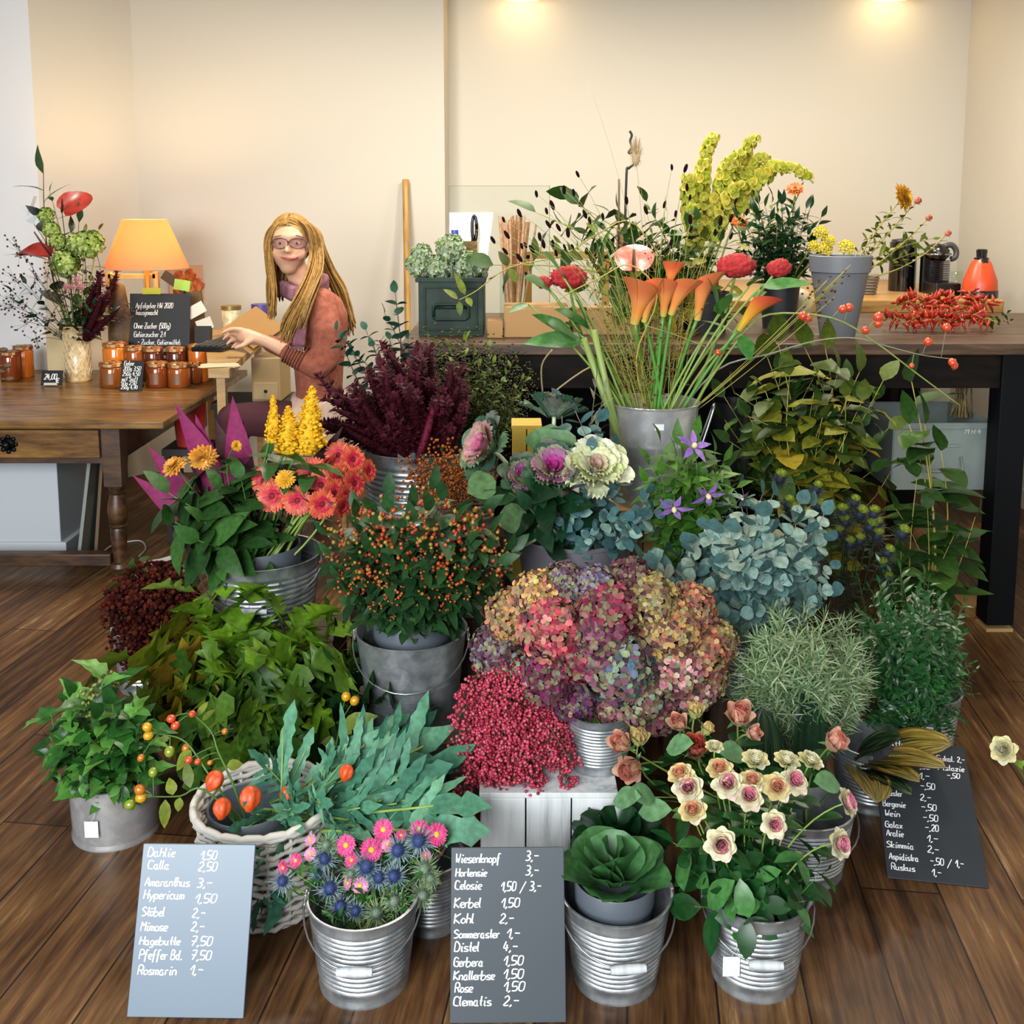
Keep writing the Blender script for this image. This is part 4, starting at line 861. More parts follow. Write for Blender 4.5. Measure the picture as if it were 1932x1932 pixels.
board('black writing slate listing cut greens beside the striped leaves', (1686, 1404), (1862, 1408), (1674, 1657), (1866, 1676), 0, [
 ('Schnittwerk', .02, .035, .026, .48), ('2,-', .45, .13, .03, .12), ('-,50', .44, .2, .03, .16), ('1,-', .46, .275, .03, .12), ('Eukal. 2,-', .68, .125, .026, .3), ('Pistazie', .68, .195, .026, .28), ('-,50', .76, .25, .024, .14),
 ('Efeu', .04, .335, .028, .15), ('-,50', .46, .35, .03, .16), ('Liguster', .04, .42, .028, .22), ('2,-', .44, .435, .03, .12), ('Bergenie', .04, .5, .028, .24), ('-,50', .44, .505, .03, .16),
 ('Wein', .05, .57, .028, .16), ('-,50', .44, .58, .03, .16), ('Galax', .04, .65, .028, .18), ('-,20', .45, .65, .03, .14), ('Aralie', .04, .71, .028, .18), ('1,-', .45, .725, .03, .12),
 ('Skimmia', .03, .79, .028, .28), ('2,-', .44, .8, .03, .12), ('Aspidistra', .04, .87, .028, .3), ('-,50 / 1,-', .45, .88, .03, .34), ('Ruskus', .05, .94, .028, .24), ('1,-', .45, .955, .03, .1)], .0009, 1.42, name='writing_slate')
# ================================================================ plant parts
ELL = [.05, .55, .88, 1, .9, .6, .0]; OVA = [.1, .8, 1, .85, .55, .0]; LAN = [.1, .6, 1, .95, .7, .35, 0]; RND = [.2, .85, 1, .95, .65, 0]; NDL = [.6, 1, .8, 0]
g_stem = mat('stem_green', '#4f7a2c', .5); g_dark = mat('stem_dark', '#2c3a1c', .6); g_pale = mat('stem_pale', '#8aa84a', .5); b_stem = mat('stem_brown', '#5b4226', .7); y_stem = mat('stem_yellow', '#a8a03c', .6)
L_mid = leafmat('leaf_mid', ['#1f4a1c', '#2f6a2a', '#4c8a38'], .42); L_dark = leafmat('leaf_dark', ['#0f2c18', '#1b4424', '#2b5c2f'], .36, .5)
L_rose = leafmat('leaf_rose', ['#103a16', '#1c5220', '#357234', '#5a8e4c'], .36, .5); L_oliv = leafmat('leaf_olive', ['#3d4a16', '#5a6a1e', '#7c8a2c', '#a39a30'], .5)
L_yell = leafmat('leaf_yellowing', ['#2a4016', '#465a1c', '#6f7d26', '#a59a2c', '#c9a62e', '#5d6e24'], .5); L_lime = leafmat('leaf_lime', ['#5d8a1c', '#7ca828', '#9cc03c'], .45, back=.15)
def sprig(n, L, Wd, prof, lm, sm, t0=.25, ang=55, r=.006, bow=.08, mode='alt', fold=.2, curl=.25, wav=0, taper=.35, tipleaf=True, ns=8):
    """a leafy shoot of unit length along Z, its tip at (0,0,1)"""
    P = lambda t: V((bow*sin(pi*t), 0, t))
    st = MB().tube([P(i/ns) for i in range(ns+1)], [r*(1-.7*i/ns) for i in range(ns+1)], 5)
    lf = MB(); k = 0
    for i in range(n):
        t = t0+(1-t0)*(i+u(-.2, .2))/max(1, n); sc = 1-taper*t
        offs = {'alt': [k*2.4], 'opp': [k*pi/2, k*pi/2+pi], 'whorl': [k*.7+j*2*pi/4 for j in range(4)], 'pair': [0+u(-.3, .3), pi+u(-.3, .3)]}[mode]; k += 1
        for a in offs:
            a += u(-.35, .35); out = V((cos(a), sin(a), 0)); th = radians(ang+u(-14, 14))
            d = out*sin(th)+V((0, 0, cos(th))); up = V((0, 0, 1))*sin(th)-out*cos(th)
            lf.leaf(P(t), d, up, L*sc*u(.8, 1.15), Wd*sc*u(.85, 1.1), prof, fold, curl, 0, wav)
    if tipleaf: lf.leaf(P(1), (u(-.3, .3), u(-.3, .3), 1), (1, 0, 0), L*.6, Wd*.6, prof, fold, curl)
    return [('stem', st.mesh('stem', sm)), ('leaves', lf.mesh('leaves', lm))]
def variants(k, *a, **kw): return [sprig(*a, **dict(kw, bow=kw.get('bow', .08)*u(-1, 1.4))) for _ in range(k)]
def dome(n, cx, cy, rx, ry, Y, bulge, r0=0.0, jit=.12, keep=None):
    out = []
    for i in range(n):
        r = sqrt(r0+(1-r0)*(i+.5)/n)*(1+u(-jit, jit)); a = i*2.39996+u(-jit, jit)
        px = cx+rx*r*cos(a); py = cy+ry*r*sin(a); q = (px, py, Y-bulge*sqrt(max(0, 1-r*r))+u(-.02, .02))
        if keep is None or keep(px, py): out.append(q)
    return out
def mass(protos, base, tips, name, label, cat, group, spread=.04, minL=.1, thick=1.0):
    out = []
    for i, (px, py, Y) in enumerate(tips):
        tip = W(px, py, Y); a = u(0, 6.28); rr = spread*sqrt(R.random()); b0 = base+V((rr*cos(a), rr*sin(a), 0))
        d = tip-b0; L = max(minL, d.length)
        if d.length < minL: b0 = tip-d.normalized()*minL if d.length > 1e-4 else tip-V((0, 0, minL)); d = tip-b0
        M = frame(b0, d, s=(L*thick, L*thick, L), roll=u(0, 6.28))
        out.append(inst(protos[i % len(protos)], name, label, cat, M, group))
    return out
def stemmesh(p0, p1, r, m, ctrl=None, n=10, r1=None):
    p0, p1 = V(p0), V(p1); c = V(ctrl) if ctrl is not None else p0*.5+p1*.5+V((0, 0, .12*(p1-p0).length))
    P = bez(p0, c, p1, n); return MB().tube(P, [r+( (r1 if r1 is not None else r*.7)-r)*i/n for i in range(n+1)], 6).mesh('stem', m), P
def flower(name, label, cat, base, tip, face, head, hs, r=.003, sm=None, leaves=None, group=None, ctrl=None, roll=0.0):
    base, tip = V(base), V(tip); face = V(face).normalized()
    t = thing(name, label, cat, base, group)
    e = tip-base; c = V(ctrl)-base if ctrl is not None else (e-face*(e.length*.42) if face.dot(e) > -.2*e.length else e*.5)
    me, P = stemmesh((0, 0, 0), e, r, sm or g_stem, c); ob('stem', me, t)
    os_ = []
    for q in head:
        par = os_[q[3]] if len(q) > 3 and q[3] is not None else t
        os_.append(ob(q[0], q[1], par, frame(e, face, s=hs, roll=roll) if par is t else None))
    if leaves:
        n, L, Wd, prof, lm, f0, f1 = leaves; q = MB()
        for i in range(n):
            f = f0+(f1-f0)*(i+.5)/n; j = min(len(P)-2, int(f*(len(P)-1))); p = P[j]; a = i*2.4+u(-.4, .4)
            d = V((cos(a), sin(a), u(.1, .7))); q.leaf(p, d, (0, 0, 1), L*u(.75, 1.2), Wd*u(.8, 1.15), prof, .2, u(.1, .5))
        ob('leaves', q.mesh('leaves', lm), t)
    return t
def petals(q, n, r0, L, Wd, ang, prof, m=0, z=0, curl=.2, fold=.1, off=0, jit=.08):
    """a ring of petals round Z: ang 90 = flat, 0 = upright"""
    for i in range(n):
        a = 2*pi*i/n+off+u(-jit, jit); o_ = V((cos(a), sin(a), 0)); th = radians(ang+u(-5, 5))
        q.leaf(o_*r0+V((0, 0, z)), o_*sin(th)+V((0, 0, cos(th))), V((0, 0, 1))*sin(th)-o_*cos(th), L*u(.92, 1.06), Wd, prof, fold, curl, m)
    return q
PET = [.4, .75, 1, .95, .6, .1]; PETR = [.45, .8, 1, 1, .85, .45]
# gerbera, radius 1
q = MB(); petals(q, 34, .18, .82, .2, 86, PETR, z=.0, curl=-.02); petals(q, 34, .16, .76, .19, 76, PETR, z=.03, off=.09, curl=.05)
q2 = MB(); petals(q2, 30, .12, .48, .17, 74, PETR, z=.07, curl=.1); petals(q2, 24, .1, .32, .13, 64, PETR, z=.09, curl=.1)
q3 = MB(); q3.ball((0, 0, .08), (.2, .2, .09), 2); petals(q3, 22, .06, .16, .06, 50, PETR, z=.1)
q4 = MB(); q4.lathe([(.0001, -.2), (.16, -.14), (.3, .0), (.0001, .02)], 14)
GERB = [('ray_petals', q.mesh('ray_petals', leafmat('gerbera_coral', ['#f0643f', '#f67c55', '#ee5540', '#f98d63'], .5, interp='LINEAR', back=.12))), ('inner_petals', q2.mesh('inner_petals', leafmat('gerbera_red', ['#c2203a', '#d8334a', '#e04848'], .5))),
        ('centre', q3.mesh('centre', leafmat('gerbera_centre', ['#5c0f16', '#7a1520', '#8f2a22'], .6))), ('calyx', q4.mesh('calyx', g_stem))]
# dahlia / yellow pompon
def pompon(m, cm, n=5):
    q = MB()
    for k in range(n): petals(q, 20-2*k, .1, .95-.14*k, .4-.03*k, 100-17*k, PET, z=.04*k, off=k*.2, curl=-.05+.05*k, fold=.3)
    c = MB().ball((0, 0, .2), (.17, .17, .14), 2)
    return [('petals', q.mesh('petals', m)), ('centre', c.mesh('centre', cm)), ('calyx', MB().lathe([(.0001, -.2), (.14, -.14), (.26, .0), (.0001, .02)], 12).mesh('calyx', g_stem))]
DAHL = pompon(leafmat('dahlia_apricot', ['#f39a2c', '#f7ae45', '#fbc25c'], .5, back=.1), mat('dahlia_eye', '#e0801c', .6))
DAHY = pompon(leafmat('dahlia_yellow', ['#f0a822', '#f6bb38'], .5), mat('dahlia_eye', '#e0801c', .6))
ORLY = pompon(leafmat('lily_orange', ['#e8622a', '#f0843c', '#f4a04a'], .5), mat('lily_eye', '#a83a1c', .6), 3)
# aster
def aster(cols, nm):
    q = MB(); petals(q, 26, .2, .8, .16, 84, PETR, curl=-.03); petals(q, 26, .18, .7, .15, 70, PETR, z=.04, off=.1); petals(q, 18, .16, .5, .13, 58, PETR, z=.06, off=.1)
    c = MB().ball((0, 0, .1), (.26, .26, .12), 2)
    return [('ray_petals', q.mesh('ray_petals', leafmat(nm, cols, .5, back=.12))), ('yellow_centre', c.mesh('yellow_centre', leafmat('aster_yellow', ['#f2b01e', '#f8c83a'], .6)))]
ASTP = aster(['#e8387f', '#f0559a', '#f56ba4'], 'aster_pink'); ASTL = aster(['#f088b8', '#f6a4c8', '#f8b8d2'], 'aster_light')
# sea holly: blue cone with a spiky ruff
def thistle(core, ruff, nm, gt=False):
    q = MB(); q.ball((0, 0, .3), (.34, .34, .42), 2)
    for i in range(120):
        z = 1-2*(i+.5)/120; a = i*2.39996; s = sqrt(1-z*z); n_ = V((s*cos(a), s*sin(a), z)); p = V((n_.x*.33, n_.y*.33, .3+n_.z*.4))
        q.tube([p, p+n_*.16], [.022, .004], 3, cap=False)
    r = MB()
    for k, (n, L, ang, z) in enumerate(((16, 1.0, 82, .0), (16, .85, 60, .05), (12, .62, 105, -.05))):
        petals(r, n, .12, L, .075, ang, [.7, 1, .7, .5, .02], z=z, off=k*.2, curl=0, jit=.2, fold=.15)
        petals(r, n, .5*L, .28, .05, ang-25, NDL, z=z+.5*L*cos(radians(ang)), off=k*.2+.15, curl=0, jit=.3)
    out = [('cone', q.mesh('cone', leafmat(nm+'_core', core, .6))), ('bracts', r.mesh('bracts', leafmat(nm+'_ruff', ruff, .5)))]
    if gt:
        t_ = MB()
        for i in range(46):
            a = i*2.4; th = .05+.9*sqrt((i+.5)/46); d = V((sin(th)*cos(a), sin(th)*sin(a), cos(th))); t_.tube([V((0, 0, .6)), V((0, 0, .6))+d*.62], [.06, .01], 3, cap=False)
        out.append(('green_tip', t_.mesh('green_tip', leafmat('eryngium_tip', ['#a4c43c', '#c4dc50', '#dcee6a'], .5, back=.2))))
    return out
THIB = thistle(['#27305c', '#38487c', '#4a5f8f'], ['#5d7a8a', '#7f98a2', '#98aeac', '#3e5573'], 'thistle_blue'); THIG = thistle(['#4c5f5a', '#6f8670', '#8a9c78'], ['#5f7a5a', '#86a06f', '#a3b389'], 'thistle_green')
THIN = thistle(['#262c3c', '#3a4456'], ['#262e36', '#3a463e', '#55604a'], 'eryngium', True)
# roses
def rose(cols_in, cols_out, nm, open_=1.0, tilt=0):
    a_ = MB(); b_ = MB()
    for k in range(4):
        n = (3, 4, 5, 5)[k]; petals(a_, n, (.04+(.1 if open_ > .8 else .075)*k)*open_, (.42 if open_ > .8 else .8)+.05*k, .36+.14*k, 4+8*k*open_, [.5, .85, 1, 1, .9, .5], z=-.04*k, off=k*.8, curl=-.14, fold=.4, jit=.2)
    for k in range(3 if open_ > .8 else 2):
        if open_ > .8: petals(b_, 5+k, .22+.08*k, .62+.06*k, .84, 36+14*k, [.5, .9, 1.05, 1.02, .8, .25], z=-.12-.07*k, off=k*.6+.3, curl=.1+.06*k, fold=.26, jit=.15)
        else: petals(b_, 4+k, .26*open_/.55+.05*k, .95-.08*k, .62, 15+9*k, [.6, 1, 1.1, 1, .8, .3], z=-.22-.03*k, off=k*.7+.3, curl=-.16+.16*k, fold=.42, jit=.15)
    c = MB(); c.lathe([(.0001, -.42), (.1, -.38), (.2, -.2), (.26, -.02), (.0001, .05)], 12); petals(c, 5, .16, .5, .16, 80, LAN, z=-.16, curl=.4)
    return [('inner_petals', a_.mesh('inner_petals', leafmat(nm+'_in', cols_in, .5, back=.12))), ('outer_petals', b_.mesh('outer_petals', leafmat(nm+'_out', cols_out, .5, back=.12))), ('sepals', c.mesh('sepals', L_rose))]
ROSP = rose(['#f47c9e', '#f69cb0', '#f9bcc0'], ['#f4eabc', '#f7f0cf', '#eee0a4', '#f8dccb'], 'rose_pink'); ROSW = rose(['#f0e8bc', '#f2ecc8'], ['#f0e6b0', '#e8e2a0', '#f4efd0'], 'rose_cream')
ROSO = rose(['#f08e78', '#f2a878', '#f4bc98'], ['#f4e4ae', '#f0d890', '#f7ecc8'], 'rose_peach')
ROSS = rose(['#f28a76', '#f29c86', '#f4ac94'], ['#f4b096', '#f6c0a6', '#f0cc9c', '#f2a08c'], 'rose_salmon', .55); ROSC = rose(['#ea5f48', '#f07a5c'], ['#f28a6c', '#f4a080'], 'rose_coral', .6); ROSG = rose(['#e8c886', '#e0b070'], ['#d8d088', '#c8c878', '#e8c890'], 'rose_greenish', .35)
# calla: funnel rolled into a lip, unit height along Z (base at 0)
def calla(cols, nm):
    q = MB(); N, K = 22, 10; vs = []; fs = []
    for j in range(K+1):
        t = j/K; r = .07+.09*t+.10*max(0, t-.3)
        for i in range(N+1):
            a = 2*pi*i/N; lip = max(0, t-.45); hgt = t*(.60+.46*(cos(a)*.5+.5)**.75)
            flare = 1+lip*.25
            sp = 1+.16*(i/N-.5)*t
            up_ = (cos(a)*.5+.5)**2; vs.append(V((r*flare*sp*cos(a)+.2*t*t+.16*max(0, t-.55)*up_, r*sp*sin(a)*(1+.5*lip), hgt-.12*lip*lip*(cos(a)*.5+.5))))
    for j in range(K):
        for i in range(N): a = j*(N+1)+i; fs.append((a, a+1, a+N+2, a+N+1))
    q.add(vs, fs)
    s = MB().tube([V((0, 0, .12)), V((0, 0, .45)), V((0, 0, .66))], [.035, .04, .02], 8)
    n_, nt_, bb = newmat(nm); tc_ = nt_.nodes.new('ShaderNodeTexCoord'); sx = nt_.nodes.new('ShaderNodeSeparateXYZ'); nt_.links.new(tc_.outputs['Object'], sx.inputs[0])
    nt_.links.new(ramp(nt_, cols, sx.outputs[2]), bb.inputs['Base Color']); bb.inputs['Roughness'].default_value = .4
    return [('spathe', q.mesh('spathe', n_)), ('spadix', s.mesh('spadix', mat('spadix_yellow', '#e8a02c', .6)))]
CALL = calla(['#d8c05a', '#fa9c48', '#ffa05a', '#fc8450', '#fa8c54'], 'calla_orange'); CALY = calla(['#c9b030', '#f0b428', '#f0a034', '#ea6a3c', '#d84a3a'], 'calla_yellow')
# cockscomb
def comb():
    q = MB(); vs, fs = _sub(*ICO3)
    q.add([V((v.x*(1+.22*noise.noise(v*4.5)+.12*noise.noise(v*11)), v.y*.6*(1+.22*noise.noise(v*4.5)+.12*noise.noise(v*11)), .25+v.z*.62*(1+.3*noise.noise(v*4.5)+.16*noise.noise(v*11)))) for v in vs], fs)
    return [('crest', q.mesh('crest', noisemat('cockscomb_red', ['#8a0f16', '#c01c22', '#d83a34'], (1, 1, 1), 6, .8, bump=.4)))]
COMB = comb()
# hydrangea heads: 4-petalled florets over a ball
def hydrangea(cols, nm, n=150, fr=.2, petal=None):
    q = MB()
    for i in range(n):
        z = 1-1.72*(i+.5)/n; a = i*2.39996+u(-.1, .1); s = sqrt(max(0, 1-z*z)); nn = V((s*cos(a), s*sin(a), z)); nn = (nn+V((u(-.25, .25), u(-.25, .25), u(-.25, .25)))).normalized()
        p = V((s*cos(a), s*sin(a), z))*(.9+u(-.07, .1)); x, y, zz = basis(nn); ro = u(0, 6.28); f = fr*u(.8, 1.25)
        for k in range(4):
            b = ro+k*pi/2; d = x*cos(b)+y*sin(b); e = y*cos(b)-x*sin(b); up = zz*u(-.05, .55)
            q.add([p, p+d*f*.38+e*f*.4+up*f*.3, p+d*f*.82+e*f*.42+up*f*.9, p+d*f*1.06+up*f, p+d*f*.82-e*f*.42+up*f*.9, p+d*f*.38-e*f*.4+up*f*.3], [(0, 1, 2, 3, 4, 5)])
    return [('florets', q.mesh('florets', leafmat(nm, cols, .6, .2, back=.1), False))]
# round leaf for eucalyptus
L_euc = leafmat('leaf_eucalyptus', ['#42625f', '#58807d', '#749a94', '#8aaca2', '#b0b090'], .6, .25, obj=.25); L_euc2 = leafmat('leaf_eucalyptus_teal', ['#3e6468', '#56807f', '#7aa39c', '#8fb4a8'], .6, .25)
EUC = variants(4, 11, .17, .15, RND, L_euc, mat('stem_rosy', '#8a7a68', .6), mode='opp', ang=62, r=.007, t0=.15, taper=.5, fold=.08, curl=.1)
EUCT = variants(3, 9, .2, .15, RND, L_euc2, mat('stem_rosy', '#8a7a68', .6), mode='opp', ang=58, r=.008, t0=.12, taper=.45, fold=.08, curl=.15)
EUCD = variants(3, 12, .12, .085, RND, leafmat('leaf_euc_dark', ['#1f4a3a', '#33614c', '#4c7a60', '#6f9478'], .5), mat('stem_red', '#5a2420', .6), mode='opp', ang=60, r=.008, t0=.2, taper=.4)
# rosemary
L_rosm = leafmat('leaf_rosemary', ['#46663a', '#6a8a58', '#94ac80', '#b4c4a0'], .55, .3); ROSM = variants(4, 24, .135, .0105, NDL, L_rosm, mat('stem_rosem', '#8a8a64', .6), mode='whorl', ang=50, r=.0055, t0=.2, taper=.3, curl=.2, fold=.1, bow=.1)
# small glossy pinnate foliage
L_pist = leafmat('leaf_pistacia', ['#10331a', '#1f4f26', '#336a30', '#4f8a44'], .33, .55); PIST = variants(4, 17, .12, .042, LAN, L_pist, mat('stem_pist', '#4a5a2c', .6), mode='pair', ang=58, r=.005, t0=.15, taper=.35, bow=.1)
# privet with berries
def berrycluster(q, p, n, rad, br, m=0, lv=1):
    for i in range(n): q.ball(V(p)+V((u(-1, 1), u(-1, 1), u(-.6, 1)))*rad, br*u(.8, 1.15), lv, m)
def berried(n, L, Wd, prof, lm, sm, bm, nb, brad, bsz, ang=55, t0=.25, nclus=4, top=True, r=.006, mode='opp', cal=None, pname='berry_cluster'):
    s = sprig(n, L, Wd, prof, lm, sm, t0, ang, r, u(-.06, .1), mode)
    q = MB(); c = MB()
    for k in range(nclus):
        t = (1-k*.13) if top else u(.5, 1); o_ = V((u(-1, 1), u(-1, 1), .2))*(.0 if k == 0 else .09)
        berrycluster(q, V((0, 0, t))+o_, nb, brad, bsz)
    return s+[(pname, q.mesh(pname, bm))]
B_hyp = leafmat('berry_hypericum', ['#8f2014', '#b03a1e', '#c4562c', '#b0662c', '#a89038'], .35, .6); L_hyp = leafmat('leaf_hypericum', ['#1a381e', '#2a5028', '#426c38'], .45)
HYP = [berried(6, .26, .13, OVA, L_hyp, g_dark, B_hyp, 7, .05, .0145, nclus=3, ang=65, t0=.3) for _ in range(4)]
B_rust = leafmat('berry_rust', ['#7a3a14', '#a0541c', '#b86a26'], .45); HYP2 = [berried(2, .14, .06, OVA, L_hyp, b_stem, B_rust, 26, .14, .017, nclus=3, t0=.3) for _ in range(3)]
B_priv = leafmat('berry_privet', ['#1c2412', '#3a401c', '#5a5a26'], .5); L_priv = leafmat('leaf_privet', ['#35481a', '#55702a', '#7a9438'], .5)
PRIV = [berried(7, .12, .05, ELL, L_priv, b_stem, B_priv, 20, .1, .0085, nclus=6, t0=.3) for _ in range(4)]
# pepper berries: hanging sprays of small pink berries, unit length along Z
B_pep = leafmat('berry_pepper', ['#8f1f38', '#b8304a', '#cc4a60', '#d8707c'], .4, .5)
def pepspray():
    q = MB(); s = MB(); s.tube([V((.05*sin(3*t), 0, t)) for t in [i/6 for i in range(7)]], .012, 4)
    for i in range(74):
        t = .25+.75*sqrt(R.random()); a = u(0, 6.28); rr = .22*(1-.55*abs(t-.55))*sqrt(R.random()); p = V((rr*cos(a), rr*sin(a), t)); q.ball(p, u(.026, .036), 1)
        if i % 3 == 0: s.tube([V((0, 0, max(0, t-.15))), p], .005, 3, cap=False)
    return [('twigs', s.mesh('twigs', b_stem)), ('berry_cluster', q.mesh('berry_cluster', B_pep))]
PEP = [pepspray() for _ in range(4)]
# amaranth: furry drooping tassels
def tassel(bow=.2, w_=.075, n=190, bs=.05):
    q = MB()
    for i in range(n):
        t = .12+.88*R.random(); a = u(0, 6.28); c = V((bow*t*t, .1*sin(2*t), t)); rr = w_*sin(pi*min(1, .12+t*.86))**.6
        p = c+V((cos(a), sin(a), 0))*rr*.8; n_ = V((cos(a), sin(a), .8)); q.leaf(p, n_, (0, 0, 1), bs, bs*.64, [.5, 1, 0], .1, .2)
    q.tube([V((bow*t*t, .1*sin(2*t), t)) for t in [i/8 for i in range(9)]], [w_*.75*sin(pi*min(1, .12+t*.86))**.6 for t in [i/8 for i in range(9)]], 7)
    return q
def amar(cols, nm, sm, bow=.2, w_=.075, n=190, bs=.05): return [('stem', MB().tube([V((bow*t*t, .1*sin(2*t), t)) for t in (0, .1, .2, .3)], .012, 5).mesh('stem', sm)), ('tassel', tassel(bow, w_, n, bs).mesh('tassel', leafmat(nm, cols, .7, .2)))]
AMAR = [amar(['#24060f', '#3c0b18', '#501423', '#641f30'], 'amaranth_red', mat('stem_amar', '#4a1520', .6), u(-.15, .25), u(.05, .075)) for _ in range(4)]
CELO = [amar(['#e09a10', '#f0b41c', '#f6c834'], 'celosia_yellow', g_stem, u(-.06, .06), .15, 10, .075) for _ in range(3)]
def plume():
    q = MB(); b = u(-.05, .05)
    for i in range(330):
        t = .02+.96*R.random(); w_ = .2*(1-t)**.7*min(1, .45+t*3); a = u(0, 6.28); r_ = w_*u(.55, 1.1); q.ball((r_*cos(a)+b*sin(3*t), r_*sin(a), t), u(.016, .034)*(1.2-.5*t), 1)
    q.tube([V((b*sin(3*t), 0, t)) for t in [i/8 for i in range(9)]], [.16*(1-i/8)**.7*min(1, .45+i*.375)+.002 for i in range(9)], 8)
    return q.mesh('plume', leafmat('celosia_plume', ['#e0960c', '#f0b41c', '#f8ca34'], .7, .2))
# sedum: flat brown-red umbels
def sedum():
    q = MB()
    for i in range(120):
        a = i*2.4; r_ = .34*sqrt((i+.5)/120)*u(.85, 1.1); q.ball((r_*cos(a), r_*sin(a), 1-.7*r_*r_+u(-.07, .05)), u(.018, .036), 1)
    s = MB().tube([V((0, 0, 0)), V((0, 0, 1))], .015, 5)
    for i in range(8): s.tube([V((0, 0, .75)), V((.2*cos(i*.8), .2*sin(i*.8), .97))], .008, 4)
    return [('stem', s.mesh('stem', b_stem)), ('umbel', q.mesh('umbel', leafmat('sedum_red', ['#240908', '#3a110d', '#501d13', '#5c281a'], .9, .1)))]
SEDU = [sedum() for _ in range(2)]
# lobed leaves
OAKO = [(0, 0), (.1, .1), (.22, .22), (.14, .34), (.38, .46), (.2, .56), (.42, .70), (.2, .76), (.24, .92), (0, 1)]; OAKO = OAKO+[(-x, y) for x, y in OAKO[-2:0:-1]]
MAPO = [(0, 0), (.2, .04), (.42, -.02), (.34, .16), (.62, .30), (.40, .40), (.52, .66), (.26, .60), (.18, .80), (0, 1.05)]; MAPO = MAPO+[(-x, y) for x, y in MAPO[-2:0:-1]]
IVYO = [(0, 0), (.3, -.03), (.46, .18), (.3, .34), (.36, .5), (.16, .66), (0, 1)]; IVYO = IVYO+[(-x, y) for x, y in IVYO[-2:0:-1]]
def lobed(n, L, Wd, outl, lm, sm, t0=.3, ang=60, r=.007, cup=.2, rip=.03, curl=.2, taper=.2):
    bow = u(-.08, .12); P = lambda t: V((bow*sin(pi*t), 0, t))
    st = MB().tube([P(i/7) for i in range(8)], [r*(1-.6*i/7) for i in range(8)], 5); lf = MB()
    for i in range(n):
        t = t0+(1-t0)*(i+.6)/n; a = i*2.4+u(-.4, .4); o_ = V((cos(a), sin(a), 0)); th = radians(ang+u(-22, 22)); d = o_*sin(th)+V((0, 0, cos(th))); up = V((0, 0, 1))*sin(th)-o_*cos(th)
        pb = P(min(1, t)); pe = pb+d*L*.3; st.tube([pb, pe], r*.4, 4); sc = (1-taper*t)*u(.8, 1.15); lf.fan(pe, d, up, L*sc, Wd*sc, outl, .38, cup, rip, 0, u(.0, .5))
    return [('stem', st.mesh('stem', sm)), ('leaves', lf.mesh('leaves', lm))]
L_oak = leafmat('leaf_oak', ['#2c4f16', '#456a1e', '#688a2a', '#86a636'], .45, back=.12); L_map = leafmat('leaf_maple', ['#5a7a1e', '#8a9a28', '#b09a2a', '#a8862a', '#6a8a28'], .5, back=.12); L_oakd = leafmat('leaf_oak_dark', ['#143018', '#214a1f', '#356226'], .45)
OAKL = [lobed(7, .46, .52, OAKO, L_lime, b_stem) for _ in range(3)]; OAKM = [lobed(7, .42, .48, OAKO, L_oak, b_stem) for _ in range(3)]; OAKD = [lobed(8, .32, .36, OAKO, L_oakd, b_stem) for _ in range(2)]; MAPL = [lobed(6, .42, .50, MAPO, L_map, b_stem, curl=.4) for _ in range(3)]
L_ivy = leafmat('leaf_ivy', ['#1f4f1e', '#36702a', '#559038', '#78ac4c'], .36, .5, back=.08)
IVY = [(lobed(9, .28, .23, IVYO, L_ivy, g_stem, t0=.35, ang=58, curl=.45, cup=.25) if kk_ % 2 else sprig(11, .27, .15, OVA, L_ivy, g_stem, .3, 60, .008, .06, 'alt', .2, .4, .1))+[] if kk_ < 3 else lobed(9, .28, .24, IVYO, L_ivy, g_stem, t0=.35, ang=58, curl=.45, cup=.25)+[('seed_umbel', (lambda q: ([q.ball((.09*cos(i*2.4)*sqrt(i/22), .09*sin(i*2.4)*sqrt(i/22), 1.0+.03*cos(i)), .014, 1) for i in range(22)], q)[1])(MB()).mesh('seed_umbel', mat('ivy_seed', '#7a8a3a', .6)))] for kk_ in range(4)]
